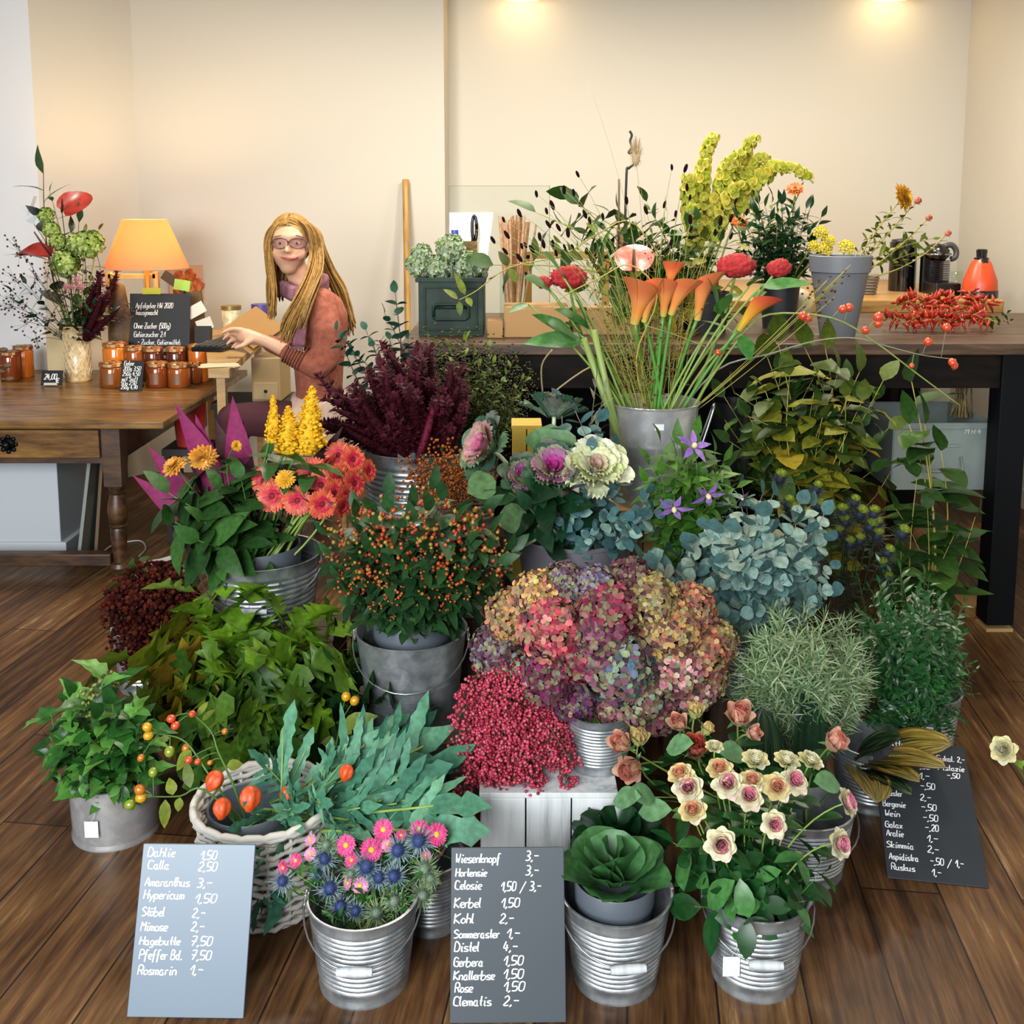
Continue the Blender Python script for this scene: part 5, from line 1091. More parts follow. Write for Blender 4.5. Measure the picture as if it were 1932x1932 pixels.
# ferns: blue green, lobed straps
L_fern = leafmat('leaf_fern', ['#2c5c4a', '#437d62', '#5f9c7a', '#7cb48c'], .5, .35, obj=.5, back=.08)
def strap(q, p, d, up, L, Wd, n=9, curl=.25, wv=.16):
    ph = u(0, 6); prof = [.4]+[.92+.2*sin(i*2.2+ph) for i in range(1, n-1)]+[.55, .06]; prof = [v*(1-.3*(i/n)**3) for i, v in enumerate(prof)]
    q.leaf(p, d, up, L, Wd, prof, .1, curl, 0, .34)
def frond(kind):
    s = MB(); q = MB(); P = lambda t: V((.10*t*t, 0, t))
    s.tube([P(i/6*.8) for i in range(7)], [.012-.001*i for i in range(7)], 5)
    if kind == 0:
        for i in range(5):
            t = .32+.105*i; L = .36*(1-.45*abs(i-1.5)/3)
            for sg in (-1, 1):
                d = V((0, sg*.8, .62)); strap(q, P(t+u(-.02, .02)), d+V((u(-.25, .25), 0, u(-.15, .15))), (1, 0, u(-.3, .2)), L*u(.75, 1.15), .058, 9, u(.0, .5))
        strap(q, P(.78), P(1)-P(.78), (1, 0, 0), .3, .12, 8)
        q.leaf(P(.28), (.08, 0, 1), (1, 0, 0), .6, .085, [.1, .7, 1, 1, .8, .5, .2], .05, .1)
    elif kind == 1:
        for i in range(3):
            t = .40+.15*i
            for sg in (-1, 1): strap(q, P(t), V((.0, sg*.7, .8)), (1, 0, 0), .28*u(.8, 1.2), .075, 9, u(.1, .35))
        q.leaf(P(.3), (.08, 0, 1), (1, 0, 0), .7, .14, [.1, .6, .9, 1, .8, .95, .7, .8, .4, 0], .05, .12, 0, .3)
    else: strap(q, P(.3), (.06, 0, 1), (1, 0, 0), .74, .15, 14, .2)
    return [('stalk', s.mesh('stalk', g_pale)), ('blade', q.mesh('blade', L_fern))]
FERN = [frond(0), frond(1), frond(2), frond(0), frond(2)]
# kale rosettes (radius 1, opening to +Z)
def kale(inn, out, grn, nm, open_=1.0):
    parts = []
    for nm2, cols, rings in (('heart_leaves', inn, ((4, .08, .55, .5, 8), (5, .2, .62, .62, 20))), ('outer_leaves', out, ((6, .36, .8, .8, 34), (7, .5, .86, .9, 46))), ('green_leaves', grn, ((6, .5, 1.2, 1.05, 40), (6, .45, 1.3, 1.0, 62)))):
        q = MB()
        for k, (n, r0, L, Wd, ang) in enumerate(rings):
            for i in range(n):
                a = 2*pi*i/n+k*.5+u(-.15, .15); o_ = V((cos(a), sin(a), 0)); th = radians(ang*open_+u(-5, 5)); d = o_*sin(th)+V((0, 0, cos(th))); up = V((0, 0, 1))*sin(th)-o_*cos(th)
                x, y, zz = basis(d, up); vs = []; fs = []; NU, NV = 10, 6
                zb = -.55 if nm2 == 'green_leaves' else -.25
                for jv in range(NV+1):
                    v = jv/NV; w_ = Wd*.5*(v**.55)*(1.0 if v < .8 else 1-.22*((v-.8)/.2)**2)
                    for iu in range(NU+1):
                        s_ = 2*iu/NU-1; ruf = .07*L*max(0, (v-.45))*1.8*(sin(s_*16+i+k)*(.5+abs(s_))+sin(v*9)*.0); ends = 1-.16*s_*s_*v
                        vs.append(o_*r0*.55+V((0, 0, zb))+zz*(L*v*ends)-y*(.1*L*v*v)+x*(w_*s_)+y*(.34*w_*s_*s_+ruf))
                for jv in range(NV):
                    for iu in range(NU): b = jv*(NU+1)+iu; fs.append((b, b+1, b+NU+2, b+NU+1))
                q.add(vs, fs)
        parts.append((nm2, q.mesh(nm2, leafmat(nm+'_'+nm2, cols, .55, .25, back=.06))))
    return parts
K_g = ['#3a5f4a', '#55785a', '#6f8a66', '#7a6a7a']
KALM = kale(['#b8328a', '#c94a9a', '#a82a7c'], ['#a86a94', '#b8889a', '#9a9a70', '#8a7a80'], K_g, 'kale_magenta'); KALP = kale(['#e0709a', '#d8809c', '#c86a90'], ['#c8a08c', '#b89a7c', '#c88a94', '#a8946c'], K_g, 'kale_pink'); KALW = kale(['#d8a8a0', '#e0c4a8', '#e4dcae'], ['#e8ecb8', '#dce8a4', '#eef0cc', '#c8dc88'], ['#f0f0d0', '#e4ecb8', '#f2f2dc'], 'kale_cream', .95)
# burnet head, bell cups etc.
BURN = [('seed_head', (lambda q: ([q.ball((.03*cos(i*2.4), .03*sin(i*2.4), .12*(i % 6)/6), .04, 1) for i in range(18)], q.ball((0, 0, .0), (.4, .4, 1.0), 2), q)[2])(MB()).mesh('seed_head', mat('burnet_dark', '#241012', .9, spec=.05)))]
L_big = leafmat('leaf_celosia', ['#26481f', '#38652a', '#55803a'], .42, back=.1)
L_vine = L_yell
VINE = [sprig(8, .30, .2, OVA, L_yell, y_stem, .2, 70, .007, u(-.2, .25), 'alt', .12, .35, .15, .3) for _ in range(4)]
VING = [sprig(8, .26, .17, OVA, leafmat('leaf_bramble', ['#23421a', '#365a22', '#52762c', '#7c8e34'], .48), y_stem, .15, 72, .007, u(-.15, .2), 'alt', .12, .35, .15, .3) for _ in range(4)]
DARK = [sprig(9, .26, .1, LAN, leafmat('leaf_ruscus', ['#0e2a14', '#1b4420', '#2c5a2a'], .32, .5), g_dark, .25, 55, .007, u(-.1, .1), 'alt', .15, .3) for _ in range(3)]
YGRN = [sprig(12, .13, .05, ELL, L_oliv, y_stem, .25, 55, .006, u(-.12, .12), 'alt', .15, .3) for _ in range(3)]
# ================================================================ the flowers and branches, stem by stem
def cc(ox, oy, sc): return lambda x, y: (ox+x*sc, oy+y*sc)
def topof(key, f=.35, dz=-.03, dx=0, dy=0):
    c, zt, rt, rb = BK[key]; a = u(0, 6.28); r = rt*f*sqrt(R.random()); return V((c.x+dx+r*cos(a), c.y+dy+r*sin(a), zt+dz))
def lowof(key, f=.4, h=.03): 
    c, zt, rt, rb = BK[key]; a = u(0, 6.28); r = rb*f*sqrt(R.random()); return V((c.x+r*cos(a), c.y+r*sin(a), c.z+h))
def center(key, dz=-.06): c, zt, rt, rb = BK[key]; return V((c.x, c.y, zt+dz))
# ---- masses of cut greens
g = 'ivy shoots in the smooth zinc vase'
mass(IVY, center('ivy', -.10), dome(26, 186, 1378, 104, 92, 2.34, .12), 'ivy_shoot', 'green flowering ivy shoot in the smooth silver zinc vase', 'ivy', g, .03, .16)
for px, py, Yd in ((92, 1390, 2.3), (85, 1425, 2.25), (110, 1470, 2.22), (150, 1478, 2.2), (225, 1482, 2.2), (130, 1330, 2.3), (180, 1290, 2.4)): mass(IVY, center('ivy', -.02), [(px, py, Yd)], 'ivy_shoot', 'green flowering ivy shoot in the smooth silver zinc vase', 'ivy', g, .03, .14)
g = 'oak and maple branches in the rear bucket'
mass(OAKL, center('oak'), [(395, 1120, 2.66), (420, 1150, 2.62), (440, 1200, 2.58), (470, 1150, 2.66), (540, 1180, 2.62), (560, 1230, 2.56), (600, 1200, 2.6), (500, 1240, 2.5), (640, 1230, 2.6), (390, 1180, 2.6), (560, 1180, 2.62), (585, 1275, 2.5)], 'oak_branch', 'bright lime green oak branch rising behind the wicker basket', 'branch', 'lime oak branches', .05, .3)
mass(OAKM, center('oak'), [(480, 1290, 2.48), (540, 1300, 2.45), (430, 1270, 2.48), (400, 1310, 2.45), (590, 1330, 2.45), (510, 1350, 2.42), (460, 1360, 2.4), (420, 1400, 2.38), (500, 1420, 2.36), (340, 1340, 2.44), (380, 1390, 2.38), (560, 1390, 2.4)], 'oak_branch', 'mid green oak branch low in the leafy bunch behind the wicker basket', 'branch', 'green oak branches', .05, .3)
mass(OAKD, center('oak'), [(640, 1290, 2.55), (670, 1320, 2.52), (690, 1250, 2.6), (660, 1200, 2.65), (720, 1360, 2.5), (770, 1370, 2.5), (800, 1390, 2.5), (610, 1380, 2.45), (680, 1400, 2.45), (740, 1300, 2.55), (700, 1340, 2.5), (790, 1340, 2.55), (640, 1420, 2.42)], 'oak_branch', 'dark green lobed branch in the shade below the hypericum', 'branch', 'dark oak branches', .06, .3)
mass(MAPL, center('oak'), [(275, 1225, 2.6), (305, 1200, 2.66), (345, 1180, 2.68), (300, 1265, 2.55), (330, 1250, 2.55), (270, 1300, 2.5), (350, 1290, 2.5), (300, 1330, 2.46), (255, 1320, 2.5)], 'maple_branch', 'yellowing maple branch spreading from the leafy bunch over the ivy', 'branch', 'yellowing maple branches', .05, .3)
mass(SEDU, center('sedum'), dome(17, 285, 1165, 76, 100, 3.05, .12, jit=.3), 'sedum', 'brown red sedum umbel in the dark bucket near the table leg', 'sedum', 'sedum umbels', .04, .2)
mass(VING, center('sedum'), [(300, 1090, 3.3), (340, 1080, 3.35), (365, 1110, 3.3), (270, 1060, 3.4), (250, 1075, 3.4)], 'wilted_branch', 'olive brown wilting branch lying behind the sedum', 'branch', 'wilting branches', .05, .3)
mass(HYP, center('hyp', -.03), dome(58, 785, 1035, 178, 104, 2.52, .13), 'hypericum', 'hypericum stem with orange berries and dark leaves above the shiny bucket', 'hypericum', 'hypericum stems with orange berries', .06, .17)
mass(HYP, center('hyp', .0), [(700, 1140, 2.42), (660, 1110, 2.42), (740, 1135, 2.42), (800, 1130, 2.42), (850, 1130, 2.42), (640, 1090, 2.44), (625, 1050, 2.46), (620, 1010, 2.48), (880, 1120, 2.42), (940, 1060, 2.44), (965, 1040, 2.48)], 'hypericum', 'hypericum stem with orange berries and dark leaves above the shiny bucket', 'hypericum', 'hypericum stems with orange berries', .06, .17)
mass(HYP2, center('hyp2'), dome(16, 840, 900, 75, 50, 2.95, .08), 'rusty_berry_sprig', 'rust brown berry stem rising between amaranth bucket and kale', 'berries', 'rusty berry stems', .04, .18)
mass(AMAR, center('amar'), dome(66, 762, 738, 132, 86, 3.12, .18), 'amaranth', 'burgundy amaranth plume above the dark ribbed bucket', 'amaranth', 'burgundy amaranth plumes', .06, .2)
mass(AMAR, center('amar'), [(690, 735, 2.98), (640, 755, 2.98), (615, 770, 3.0), (660, 790, 2.96), (890, 708, 3.1), (850, 760, 2.98), (830, 800, 2.96), (640, 690, 3.05)], 'amaranth', 'burgundy amaranth plume above the dark ribbed bucket', 'amaranth', 'burgundy amaranth plumes', .05, .2)
b0 = W(818, 768, 2.96); one('amaranth_tassel', (lambda q: q)(tassel(.1, .09)), leafmat('amaranth_tail', ['#4f0f24', '#6e1a34', '#862a44'], .7, .2), 'single dark red amaranth tassel drooping over the bucket rim', 'amaranth', frame(b0, W(800, 850, 2.93)-b0, s=.17))
mass(PRIV, center('ligu'), dome(52, 880, 735, 118, 100, 3.42, .2), 'privet_branch', 'fine olive privet branch with dark berries behind the amaranth', 'branch', 'privet branches with dark berries', .06, .25)
mass(PRIV, center('ligu'), [(970, 740, 3.3), (985, 770, 3.28), (940, 690, 3.35), (960, 800, 3.25), (810, 640, 3.5), (880, 640, 3.5), (990, 720, 3.35)], 'privet_branch', 'fine olive privet branch with dark berries behind the amaranth', 'branch', 'privet branches with dark berries', .06, .25)
mass(EUCD, center('amar'), [(746, 552, 3.3), (725, 590, 3.3), (690, 622, 3.3), (636, 622, 3.3), (665, 660, 3.28), (735, 640, 3.28), (770, 640, 3.32), (705, 650, 3.28), (650, 640, 3.3), (780, 680, 3.3)], 'eucalyptus_shoot', 'dark green eucalyptus stem with red tips rising above the amaranth', 'eucalyptus', 'dark eucalyptus with red tips', .06, .3)
mass(EUC, center('euca', -.05), dome(44, 1425, 1050, 152, 115, 2.66, .2, jit=.24), 'eucalyptus_branch', 'silvery blue eucalyptus branch in the large bunch above the rosemary', 'eucalyptus', 'silvery eucalyptus branches', .05, .22)
mass(EUC, center('euca', -.05), [(1555, 970, 2.62), (1560, 1020, 2.58), (1570, 1110, 2.52), (1540, 1140, 2.48), (1440, 930, 2.74), (1400, 920, 2.78), (1215, 1045, 2.5), (1240, 1070, 2.46), (1290, 1085, 2.46), (1330, 1110, 2.44), (1300, 1040, 2.5), (1360, 1160, 2.42), (1420, 1150, 2.42)], 'eucalyptus_branch', 'silvery blue eucalyptus branch in the large bunch above the rosemary', 'eucalyptus', 'silvery eucalyptus branches', .05, .22)
mass(EUCT, center('tub', -.06), [(1060, 762, 2.76), (1085, 775, 2.74), (1130, 795, 2.74), (1115, 850, 2.68), (1160, 845, 2.74), (1175, 900, 2.68), (1245, 955, 2.55), (1225, 930, 2.6), (1090, 950, 2.6), (1150, 970, 2.56), (1120, 1000, 2.54), (1060, 985, 2.58), (1180, 980, 2.56), (1210, 975, 2.54), (1030, 1000, 2.6), (1100, 910, 2.64), (1150, 920, 2.62)], 'eucalyptus_twig', 'blue green eucalyptus twig among the kale heads in the grey tub', 'eucalyptus', 'eucalyptus twigs in the grey tub', .07, .14)
for px, py in ((1125, 715), (1140, 740)): mass([sprig(16, .16, .03, NDL, leafmat('heather_grey', ['#7c8468', '#a0a488'], .7), mat('heather_stem', '#6d6a50', .7), .15, 40, .008, .02, 'alt')], center('tub'), [(px, py, 2.86)], 'grey_heather_spray', 'feathery grey spray standing beside the silver bucket', 'spray', 'feathery grey sprays')
mass(ROSM, center('rosm', -.08), dome(92, 1512, 1268, 146, 116, 2.42, .22, jit=.22), 'rosemary_sprig', 'grey green rosemary sprig in the dense clump behind the roses', 'rosemary', 'rosemary sprigs', .05, .24)
mass(ROSM, center('rosm', -.02), [(1630, 1300, 2.36), (1640, 1250, 2.4), (1600, 1350, 2.32), (1570, 1370, 2.3), (1440, 1360, 2.3), (1400, 1330, 2.32), (1390, 1250, 2.36), (1645, 1200, 2.44), (1380, 1160, 2.46), (1410, 1140, 2.5), (1480, 1145, 2.5), (1560, 1150, 2.5), (1610, 1160, 2.48), (1590, 1320, 2.3), (1615, 1270, 2.34)], 'rosemary_sprig', 'grey green rosemary sprig in the dense clump behind the roses', 'rosemary', 'rosemary sprigs', .05, .2)
mass(PIST, center('pist', -.08), dome(112, 1722, 1245, 116, 150, 2.62, .18, jit=.2), 'pistachio_branch', 'dark glossy pistachio twig in the bushy bunch by the dark table leg', 'branch', 'glossy pistachio twigs', .05, .22)
mass(PIST, center('pist', -.04), [(1835, 1250, 2.6), (1840, 1310, 2.56), (1820, 1360, 2.5), (1800, 1390, 2.48), (1760, 1130, 2.7), (1640, 1110, 2.75), (1680, 1080, 2.8), (1620, 1150, 2.7), (1810, 1180, 2.66), (1720, 1390, 2.46), (1670, 1370, 2.46), (1655, 1300, 2.5), (1770, 1390, 2.45), (1620, 1090, 2.78), (1650, 1180, 2.62), (1640, 1230, 2.58), (1660, 1060, 2.82), (1700, 1100, 2.75), (1640, 1370, 2.45)], 'pistachio_branch', 'dark glossy pistachio twig in the bushy bunch by the dark table leg', 'branch', 'glossy pistachio twigs', .05, .22)
mass(VINE, center('vine'), dome(30, 1530, 790, 165, 170, 3.32, .12, keep=lambda x, y: not (x < 1420 and y < 700)), 'bramble_branch', 'tall yellowing bramble branch growing up before the dark work table', 'branch', 'yellowing bramble branches', .06, .4)
mass(VING, center('vine'), dome(34, 1510, 830, 170, 150, 3.36, .1), 'bramble_branch', 'green bramble branch in the shade before the dark work table', 'branch', 'green bramble branches', .06, .4)
mass(VING, center('vine2'), [(1715, 800, 3.15), (1745, 800, 3.15), (1730, 900, 3.1), (1750, 960, 3.1), (1690, 960, 3.1), (1840, 975, 3.1), (1800, 1010, 3.08), (1775, 850, 3.12), (1700, 1040, 3.05), (1760, 1060, 3.05), (1720, 720, 3.2)], 'bramble_cane', 'slender upright bramble cane in front of the grey green crate', 'branch', 'upright bramble canes', .04, .3)
# ---- work table greens: horizontal vine shoots, bells of Ireland and the dark bouquet
VB0 = V((W(1330, 520, WL+.3).x, WL+.3, ZW))
mass(VING, VB0+V((-.05, 0, .10)), [(930, 500, 3.75), (1010, 400, 3.9), (1080, 370, 3.9), (1150, 400, 3.9), (1180, 420, 3.9), (1220, 380, 3.9), (1060, 420, 3.85), (1110, 440, 3.8), (1260, 400, 3.95), (1300, 430, 3.9), (1200, 450, 3.8), (1160, 470, 3.8), (1090, 385, 3.85), (1280, 460, 3.8)], 'vine_shoot', 'long green vine shoot arching over the cardboard boxes', 'branch', 'arching vine shoots', .05, .4)
mass(VINE, VB0+V((0, 0, .1)), [(1350, 430, 3.8), (1330, 450, 3.75), (1300, 480, 3.7), (1240, 500, 3.7), (1100, 490, 3.75), (1390, 420, 3.8), (1150, 520, 3.7), (1220, 560, 3.65), (1180, 600, 3.6), (1110, 540, 3.7)], 'vine_shoot', 'yellow leaved vine shoot behind the orange callas', 'branch', 'yellow vine shoots', .05, .3)
mass(YGRN, VB0+V((0, 0, .1)), dome(26, 1200, 500, 150, 100, 3.85, .1), 'olive_shoot', 'fine olive shoot in the tangle above the cardboard boxes', 'branch', 'olive shoots on the work table', .06, .3)
mass(VING, VB0+V((0, 0, .1)), dome(12, 1230, 440, 150, 60, 3.9, .1), 'vine_shoot', 'leafy green vine shoot in the tangle above the cardboard boxes', 'branch', 'tangled vine shoots', .06, .3)
one('vine_pot', MB().lathe([(.0001, 0), (.08, 0), (.1, .15), (.09, .15), (.07, .01), (.0001, .01)], 24), mat('dark_pot', '#22262a', .5), 'dark pot hidden behind the callas holding the vine shoots', 'pot', VB0, sharp=45)
# bells of Ireland
bcm = leafmat('bells_yellow_green', ['#c4d03c', '#dade50', '#ece468', '#f4de50'], .5, .25, back=.3)
BB = V((W(1325, 470, WL+.62).x, WL+.62, ZW))
one('bell_vase', MB().lathe([(.0001, 0), (.06, 0), (.07, .2), (.065, .2), (.055, .01), (.0001, .01)], 24), mat('dark_pot', '#22262a', .5), 'dark vase behind the vine leaves holding the yellow green bells', 'vase', BB, sharp=45)
bell = MB().lathe([(.0001, -.35), (.3, -.25), (.62, .1), (1.0, .32), (.98, .33), (.55, .12), (.2, -.1), (.0001, -.15)], 10)
def bells(tip, ctrl, n, lab):
    b0 = BB+V((u(-.03, .03), u(-.03, .03), .05)); tp = W(*tip); c = W(*ctrl); P = bez(b0, c, tp, 40)
    t = thing('bells_of_ireland', lab, 'flower', b0, 'yellow green bell stems')
    ob('stem', MB().tube([p-b0 for p in P], .004, 5).mesh('stem', mat('bell_stem', '#c2cc7a', .5)), t)
    q = MB()
    for i in range(n):
        f = .36+.64*i/n; p = P[int(f*40)]-b0
        for k in range(4):
            a = k*pi/2+i*.8; d = V((cos(a), sin(a), u(-.2, .5))).normalized(); s = .024*(1.15-.5*f)*u(.85, 1.15)
            q.add(bell.v, bell.f, 0, frame(p+d*s*1.1, d, s=s))
    ob('bells', q.mesh('bells', bcm), t)
for tp, c, n, lb in [((1351, 250, 4.2), (1300, 330, 4.2), 16, 'tallest upright'), ((1428, 255, 4.2), (1370, 330, 4.2), 16, 'tall upright'), ((1300, 330, 4.1), (1290, 380, 4.1), 13, 'short outer'), ((1330, 300, 4.15), (1320, 360, 4.1), 14, 'middle'), ((1535, 345, 4.1), (1420, 230, 4.2), 20, 'longest arching'), ((1500, 320, 4.15), (1400, 270, 4.2), 18, 'arching'), ((1400, 285, 4.1), (1340, 350, 4.1), 15, 'leaning'), ((1410, 350, 4.0), (1370, 330, 4.05), 12, 'low front'), ((1310, 390, 4.0), (1300, 400, 4.0), 9, 'lowest'), ((1380, 300, 4.1), (1350, 330, 4.1), 15, 'inner'), ((1450, 300, 4.2), (1390, 280, 4.2), 16, 'second arching')]:
    bells(tp, c, n, lb+' stem of yellow green bells in the vase against the wall')
DB = V((W(1472, 520, WL+.42).x, WL+.42, ZW))
one('bouquet_vase', MB().lathe([(.0001, 0), (.06, 0), (.075, .16), (.07, .16), (.05, .01), (.0001, .01)], 24), mat('dark_pot', '#22262a', .5), 'dark vase beneath the dark leaved bouquet beside the grey pot', 'vase', DB, sharp=45)
mass(DARK, DB+V((0, 0, .12)), dome(54, 1468, 440, 84, 76, 3.98, .14), 'ruscus', 'dark glossy leaf stem of the bouquet next to the tall grey pot', 'branch', 'dark bouquet leaves', .04, .14)
mass(YGRN, DB+V((0, 0, .12)), dome(10, 1455, 400, 60, 40, 3.95, .1), 'olive_twig', 'olive green twig in the upper part of the dark bouquet', 'branch', 'olive bouquet twigs', .04, .2)
for (px, py, lb) in ((1500, 356, 'orange spidery lily at the top of the dark bouquet'), (1396, 418, 'orange brown lily low beside the yellow vine leaves')): flower('orange_lily', lb, 'flower', DB+V((0, 0, .13)), W(px, py, 3.95), (u(-.3, .3), -.6, .8), ORLY, .035, sm=y_stem, leaves=(3, .06, .02, LAN, L_dark, .4, .8))
gs = leafmat('yellow_button', ['#e0c01c', '#f0d83a', '#c8b824'], .6)
def buttonhead(n=26, rr=.9, cup=.5):
    q = MB()
    for i in range(n):
        r_ = rr*sqrt((i+.5)/n); a = i*2.4; q.ball((r_*cos(a), r_*sin(a), cup*(1-r_*r_)), (.2, .2, .12), 1)
    return [('florets', q.mesh('florets', gs))]
BUT = buttonhead()
for i, (px, py, s, lb) in enumerate([(1548, 440, .03, 'upper'), (1556, 470, .032, 'lower'), (1535, 465, .025, 'small side'), (1565, 455, .025, 'outer')]): flower('yellow_umbel', lb+' bright yellow umbel between the dark bouquet and the grey pot', 'flower', DB+V((.02, 0, .13)), W(px, py, 3.78), (u(-.2, .3), -1, .5), BUT, s, sm=y_stem)
flower('yellow_umbel', 'yellow brown dotted umbel resting on the grey pot rim', 'flower', GPOT+V((0, 0, .2)), W(1597, 468, GPOT.y-.02), (.1, -.8, .6), BUT, .034, sm=y_stem)
for i, (px, py, hd, s, lb) in enumerate([(1704, 372, DAHY, .055, 'bright yellow orange blossom leaning from the grey pot'), (1729, 380, ROSC, .022, 'small coral bud beside the yellow blossom'), (1750, 412, ROSC, .02, 'coral pink rose below the yellow blossom'), (1786, 441, ROSC, .02, 'coral rose reaching over the coffee machine')]):
    flower('leaning_flower', lb, 'flower', GPOT+V((.03, 0, .2)), W(px, py, GPOT.y+.05+.03*i), (.7, -.6, .3), hd, s, r=.0028, sm=y_stem, leaves=(11, .035, .02, ELL, L_oliv, .45, .97), ctrl=W(px-70, py+80, GPOT.y))
mass(YGRN, GPOT+V((.02, 0, GPZ-.06)), [(1720, 450, 3.9), (1700, 420, 3.85), (1760, 450, 3.9), (1740, 470, 3.85), (1680, 400, 3.85)], 'olive_twig', 'thin olive twig leaning out of the tall grey pot', 'branch', 'olive twigs in the grey pot', .02, .2)
# pale hydrangeas in the green crate
HPAL = hydrangea(['#5d8048', '#86a468', '#b0c49a', '#c8d4c0', '#a8bc5c'], 'hydrangea_pale', 90, .26)
for (px, py, s, lb) in ((790, 500, 24, 'bluish pale green hydrangea at the outer corner of the green crate'), (850, 470, 27, 'tallest pale green hydrangea in the green crate'), (825, 505, 24, 'low green hydrangea in the middle of the crate rim'), (880, 500, 26, 'silvery green hydrangea beside the climbing vine leaf'), (905, 500, 18, 'yellow green hydrangea at the inner crate corner'), (795, 480, 20, 'small yellow green hydrangea head at the back of the crate')):
    tp = W(px, py, CR.y-.06); flower('hydrangea', lb, 'flower', V((CR.x+u(-.05, .05), CR.y, ZW+.03)), tp, (u(-.3, .3), -.6, .8), HPAL, s*m_per_px(tp), sm=g_pale)
# chillies in a heap of sprigs
chm = leafmat('chili_red', ['#a01a10', '#c8321c', '#d8502a', '#e07030'], .25, .6)
def chilisprig():
    q = MB(); s = MB(); s.tube([V((0, 0, 0)), V((.02, 0, .5)), V((0, 0, 1))], .012, 4)
    for i in range(13):
        t = .35+.65*i/13; a = u(0, 6.28); d = V((cos(a), sin(a), u(-.2, .9))).normalized(); p = V((.0, 0, t))
        L = u(.28, .42); q.tube([p+d*.05, p+d*L*.5+V((0, 0, .02)), p+d*L], [.045, .05, .008], 6); s.tube([p, p+d*.07], .012, 3)
    return [('stalk', s.mesh('stalk', y_stem)), ('chilies', q.mesh('chilies', chm))]
CHI = [chilisprig() for _ in range(3)]
for i in range(24):
    px = 1706+150*(i % 12)/11+u(-6, 6); row = i//12; p = W(px, 600-12*row, WL+.30+.12*row); p.z = ZW+.04+.045*row+u(0, .015)
    d = V((u(-1, 1), u(-.4, .4), u(-.1, .25))).normalized(); inst(CHI[i % 3], 'chili_sprig', 'sprig of small red chilies in the heap on the dark work table', 'chili', frame(p-d*.06, d, s=.125), 'chili sprigs in a heap')
mass(VING[:2], V((W(1860, 610, WL+.3).x, WL+.3, ZW+.012)), [(1905, 605, WL+.3), (1900, 590, WL+.35)], 'green_shoot', 'green leafy shoot lying beside the chili heap', 'branch', 'shoots beside the chilies', .02, .1)
# ---- gerbera bucket
X1 = cc(180, 680, .2795); GB = lambda: topof('gerb', .3, -.05, -.01, -.03)
for (x, y, r, f, lb) in [(1140, 815, 25, (-.45, -.9, .25), 'coral gerbera at the outer side of the row, beside the small yellow bloom'), (1195, 915, 28, (-.1, -1, .2), 'large coral gerbera lowest at the outer front, facing out'), (1365, 945, 26, (.1, -1, .1), 'coral gerbera in the middle of the front row, facing out'), (1465, 760, 28, (-.2, -.95, .45), 'upper coral gerbera behind the front row, tilted up'), (1525, 840, 26, (.1, -1, .2), 'coral gerbera in the centre of the cluster'), (1530, 970, 26, (.5, -.9, .1), 'narrow looking coral gerbera lowest near the hypericum'), (1640, 640, 24, (-.1, -1, .3), 'topmost coral gerbera facing out'), (1735, 670, 24, (.75, -.6, .2), 'coral gerbera half hidden behind the topmost one'), (1640, 800, 26, (.85, -.5, .2), 'coral gerbera seen from its edge below the topmost one'), (1740, 830, 26, (.95, -.35, .1), 'outermost coral gerbera seen from its edge'), (1685, 920, 24, (.92, -.3, -.1), 'coral gerbera edge turned toward the hypericum bucket'), (1610, 890, 24, (.75, -.6, .0), 'coral gerbera squeezed behind the centre one'), (1560, 690, 22, (-.5, .2, .6), 'coral gerbera seen from behind near the yellow celosia'), (1665, 985, 22, (.9, -.2, -.3), 'lowest hanging coral gerbera seen from its edge'), (1840, 745, 20, (.97, -.2, .1), 'single coral gerbera edge beside the amaranth bucket')]:
    px, py = X1(x, y); tp = W(px, py, 2.68+.17*(1020-y)/400); flower('gerbera', lb, 'flower', GB()+V((.02, 0, 0)), tp, V(f)+V((0, -.3, .12)), GERB, 1.12*r*m_per_px(tp), r=.0038, sm=g_pale, group='gerberas')
for (x, y, r, f, hd, lb) in [(725, 660, 28, (.25, -.8, -.3), DAHL, 'apricot dahlia with its calyx turned, in the purple leaves'), (530, 712, 24, (-.3, -.5, .8), DAHL, 'apricot dahlia nearest the table leg'), (1280, 800, 19, (0, -.8, .5), DAHY, 'small yellow dahlia between the coral gerberas'), (955, 575, 11, (.6, -.6, .4), DAHY, 'yellow dahlia bud before the purple leaves')]:
    px, py = X1(x, y); tp = W(px, py, 2.7); flower('dahlia', lb, 'flower', GB(), tp, f, hd, r*m_per_px(tp), r=.003, sm=g_stem, leaves=(3, .06, .03, OVA, L_mid, .5, .85), group='dahlias')
for i, (x, y, bx, by, lb) in enumerate([(1195, 235, 1195, 560, 'slimmest yellow celosia plume above the gerberas'), (1300, 310, 1310, 640, 'broad middle yellow celosia plume'), (1462, 175, 1440, 640, 'tallest yellow celosia plume, nearest the amaranth')]):
    p0 = W(*X1(bx, by), 2.78); tp = W(*X1(x, y), 2.82); d = tp-p0; L = d.length
    t = thing('celosia', lb, 'flower', GB(), 'yellow celosia plumes'); b0 = t.location.copy()
    ob('stem', stemmesh((0, 0, 0), p0-b0+d*.3, .005, g_stem)[0], t)
    wv = (1.0, 1.7, 1.3)[i]; ob('plume', plume(), t, frame(p0-b0, d, s=(L*wv, L*wv, L*1.02)))
    q = MB()
    for k in range(7): a = k*2.4; q.leaf(p0-b0+V((0, 0, -.03-.012*k)), (cos(a), sin(a)-.4, .2), (0, 0, 1), .11, .05, OVA, .15, .4)
    ob('leaves', q.mesh('leaves', L_big), t)
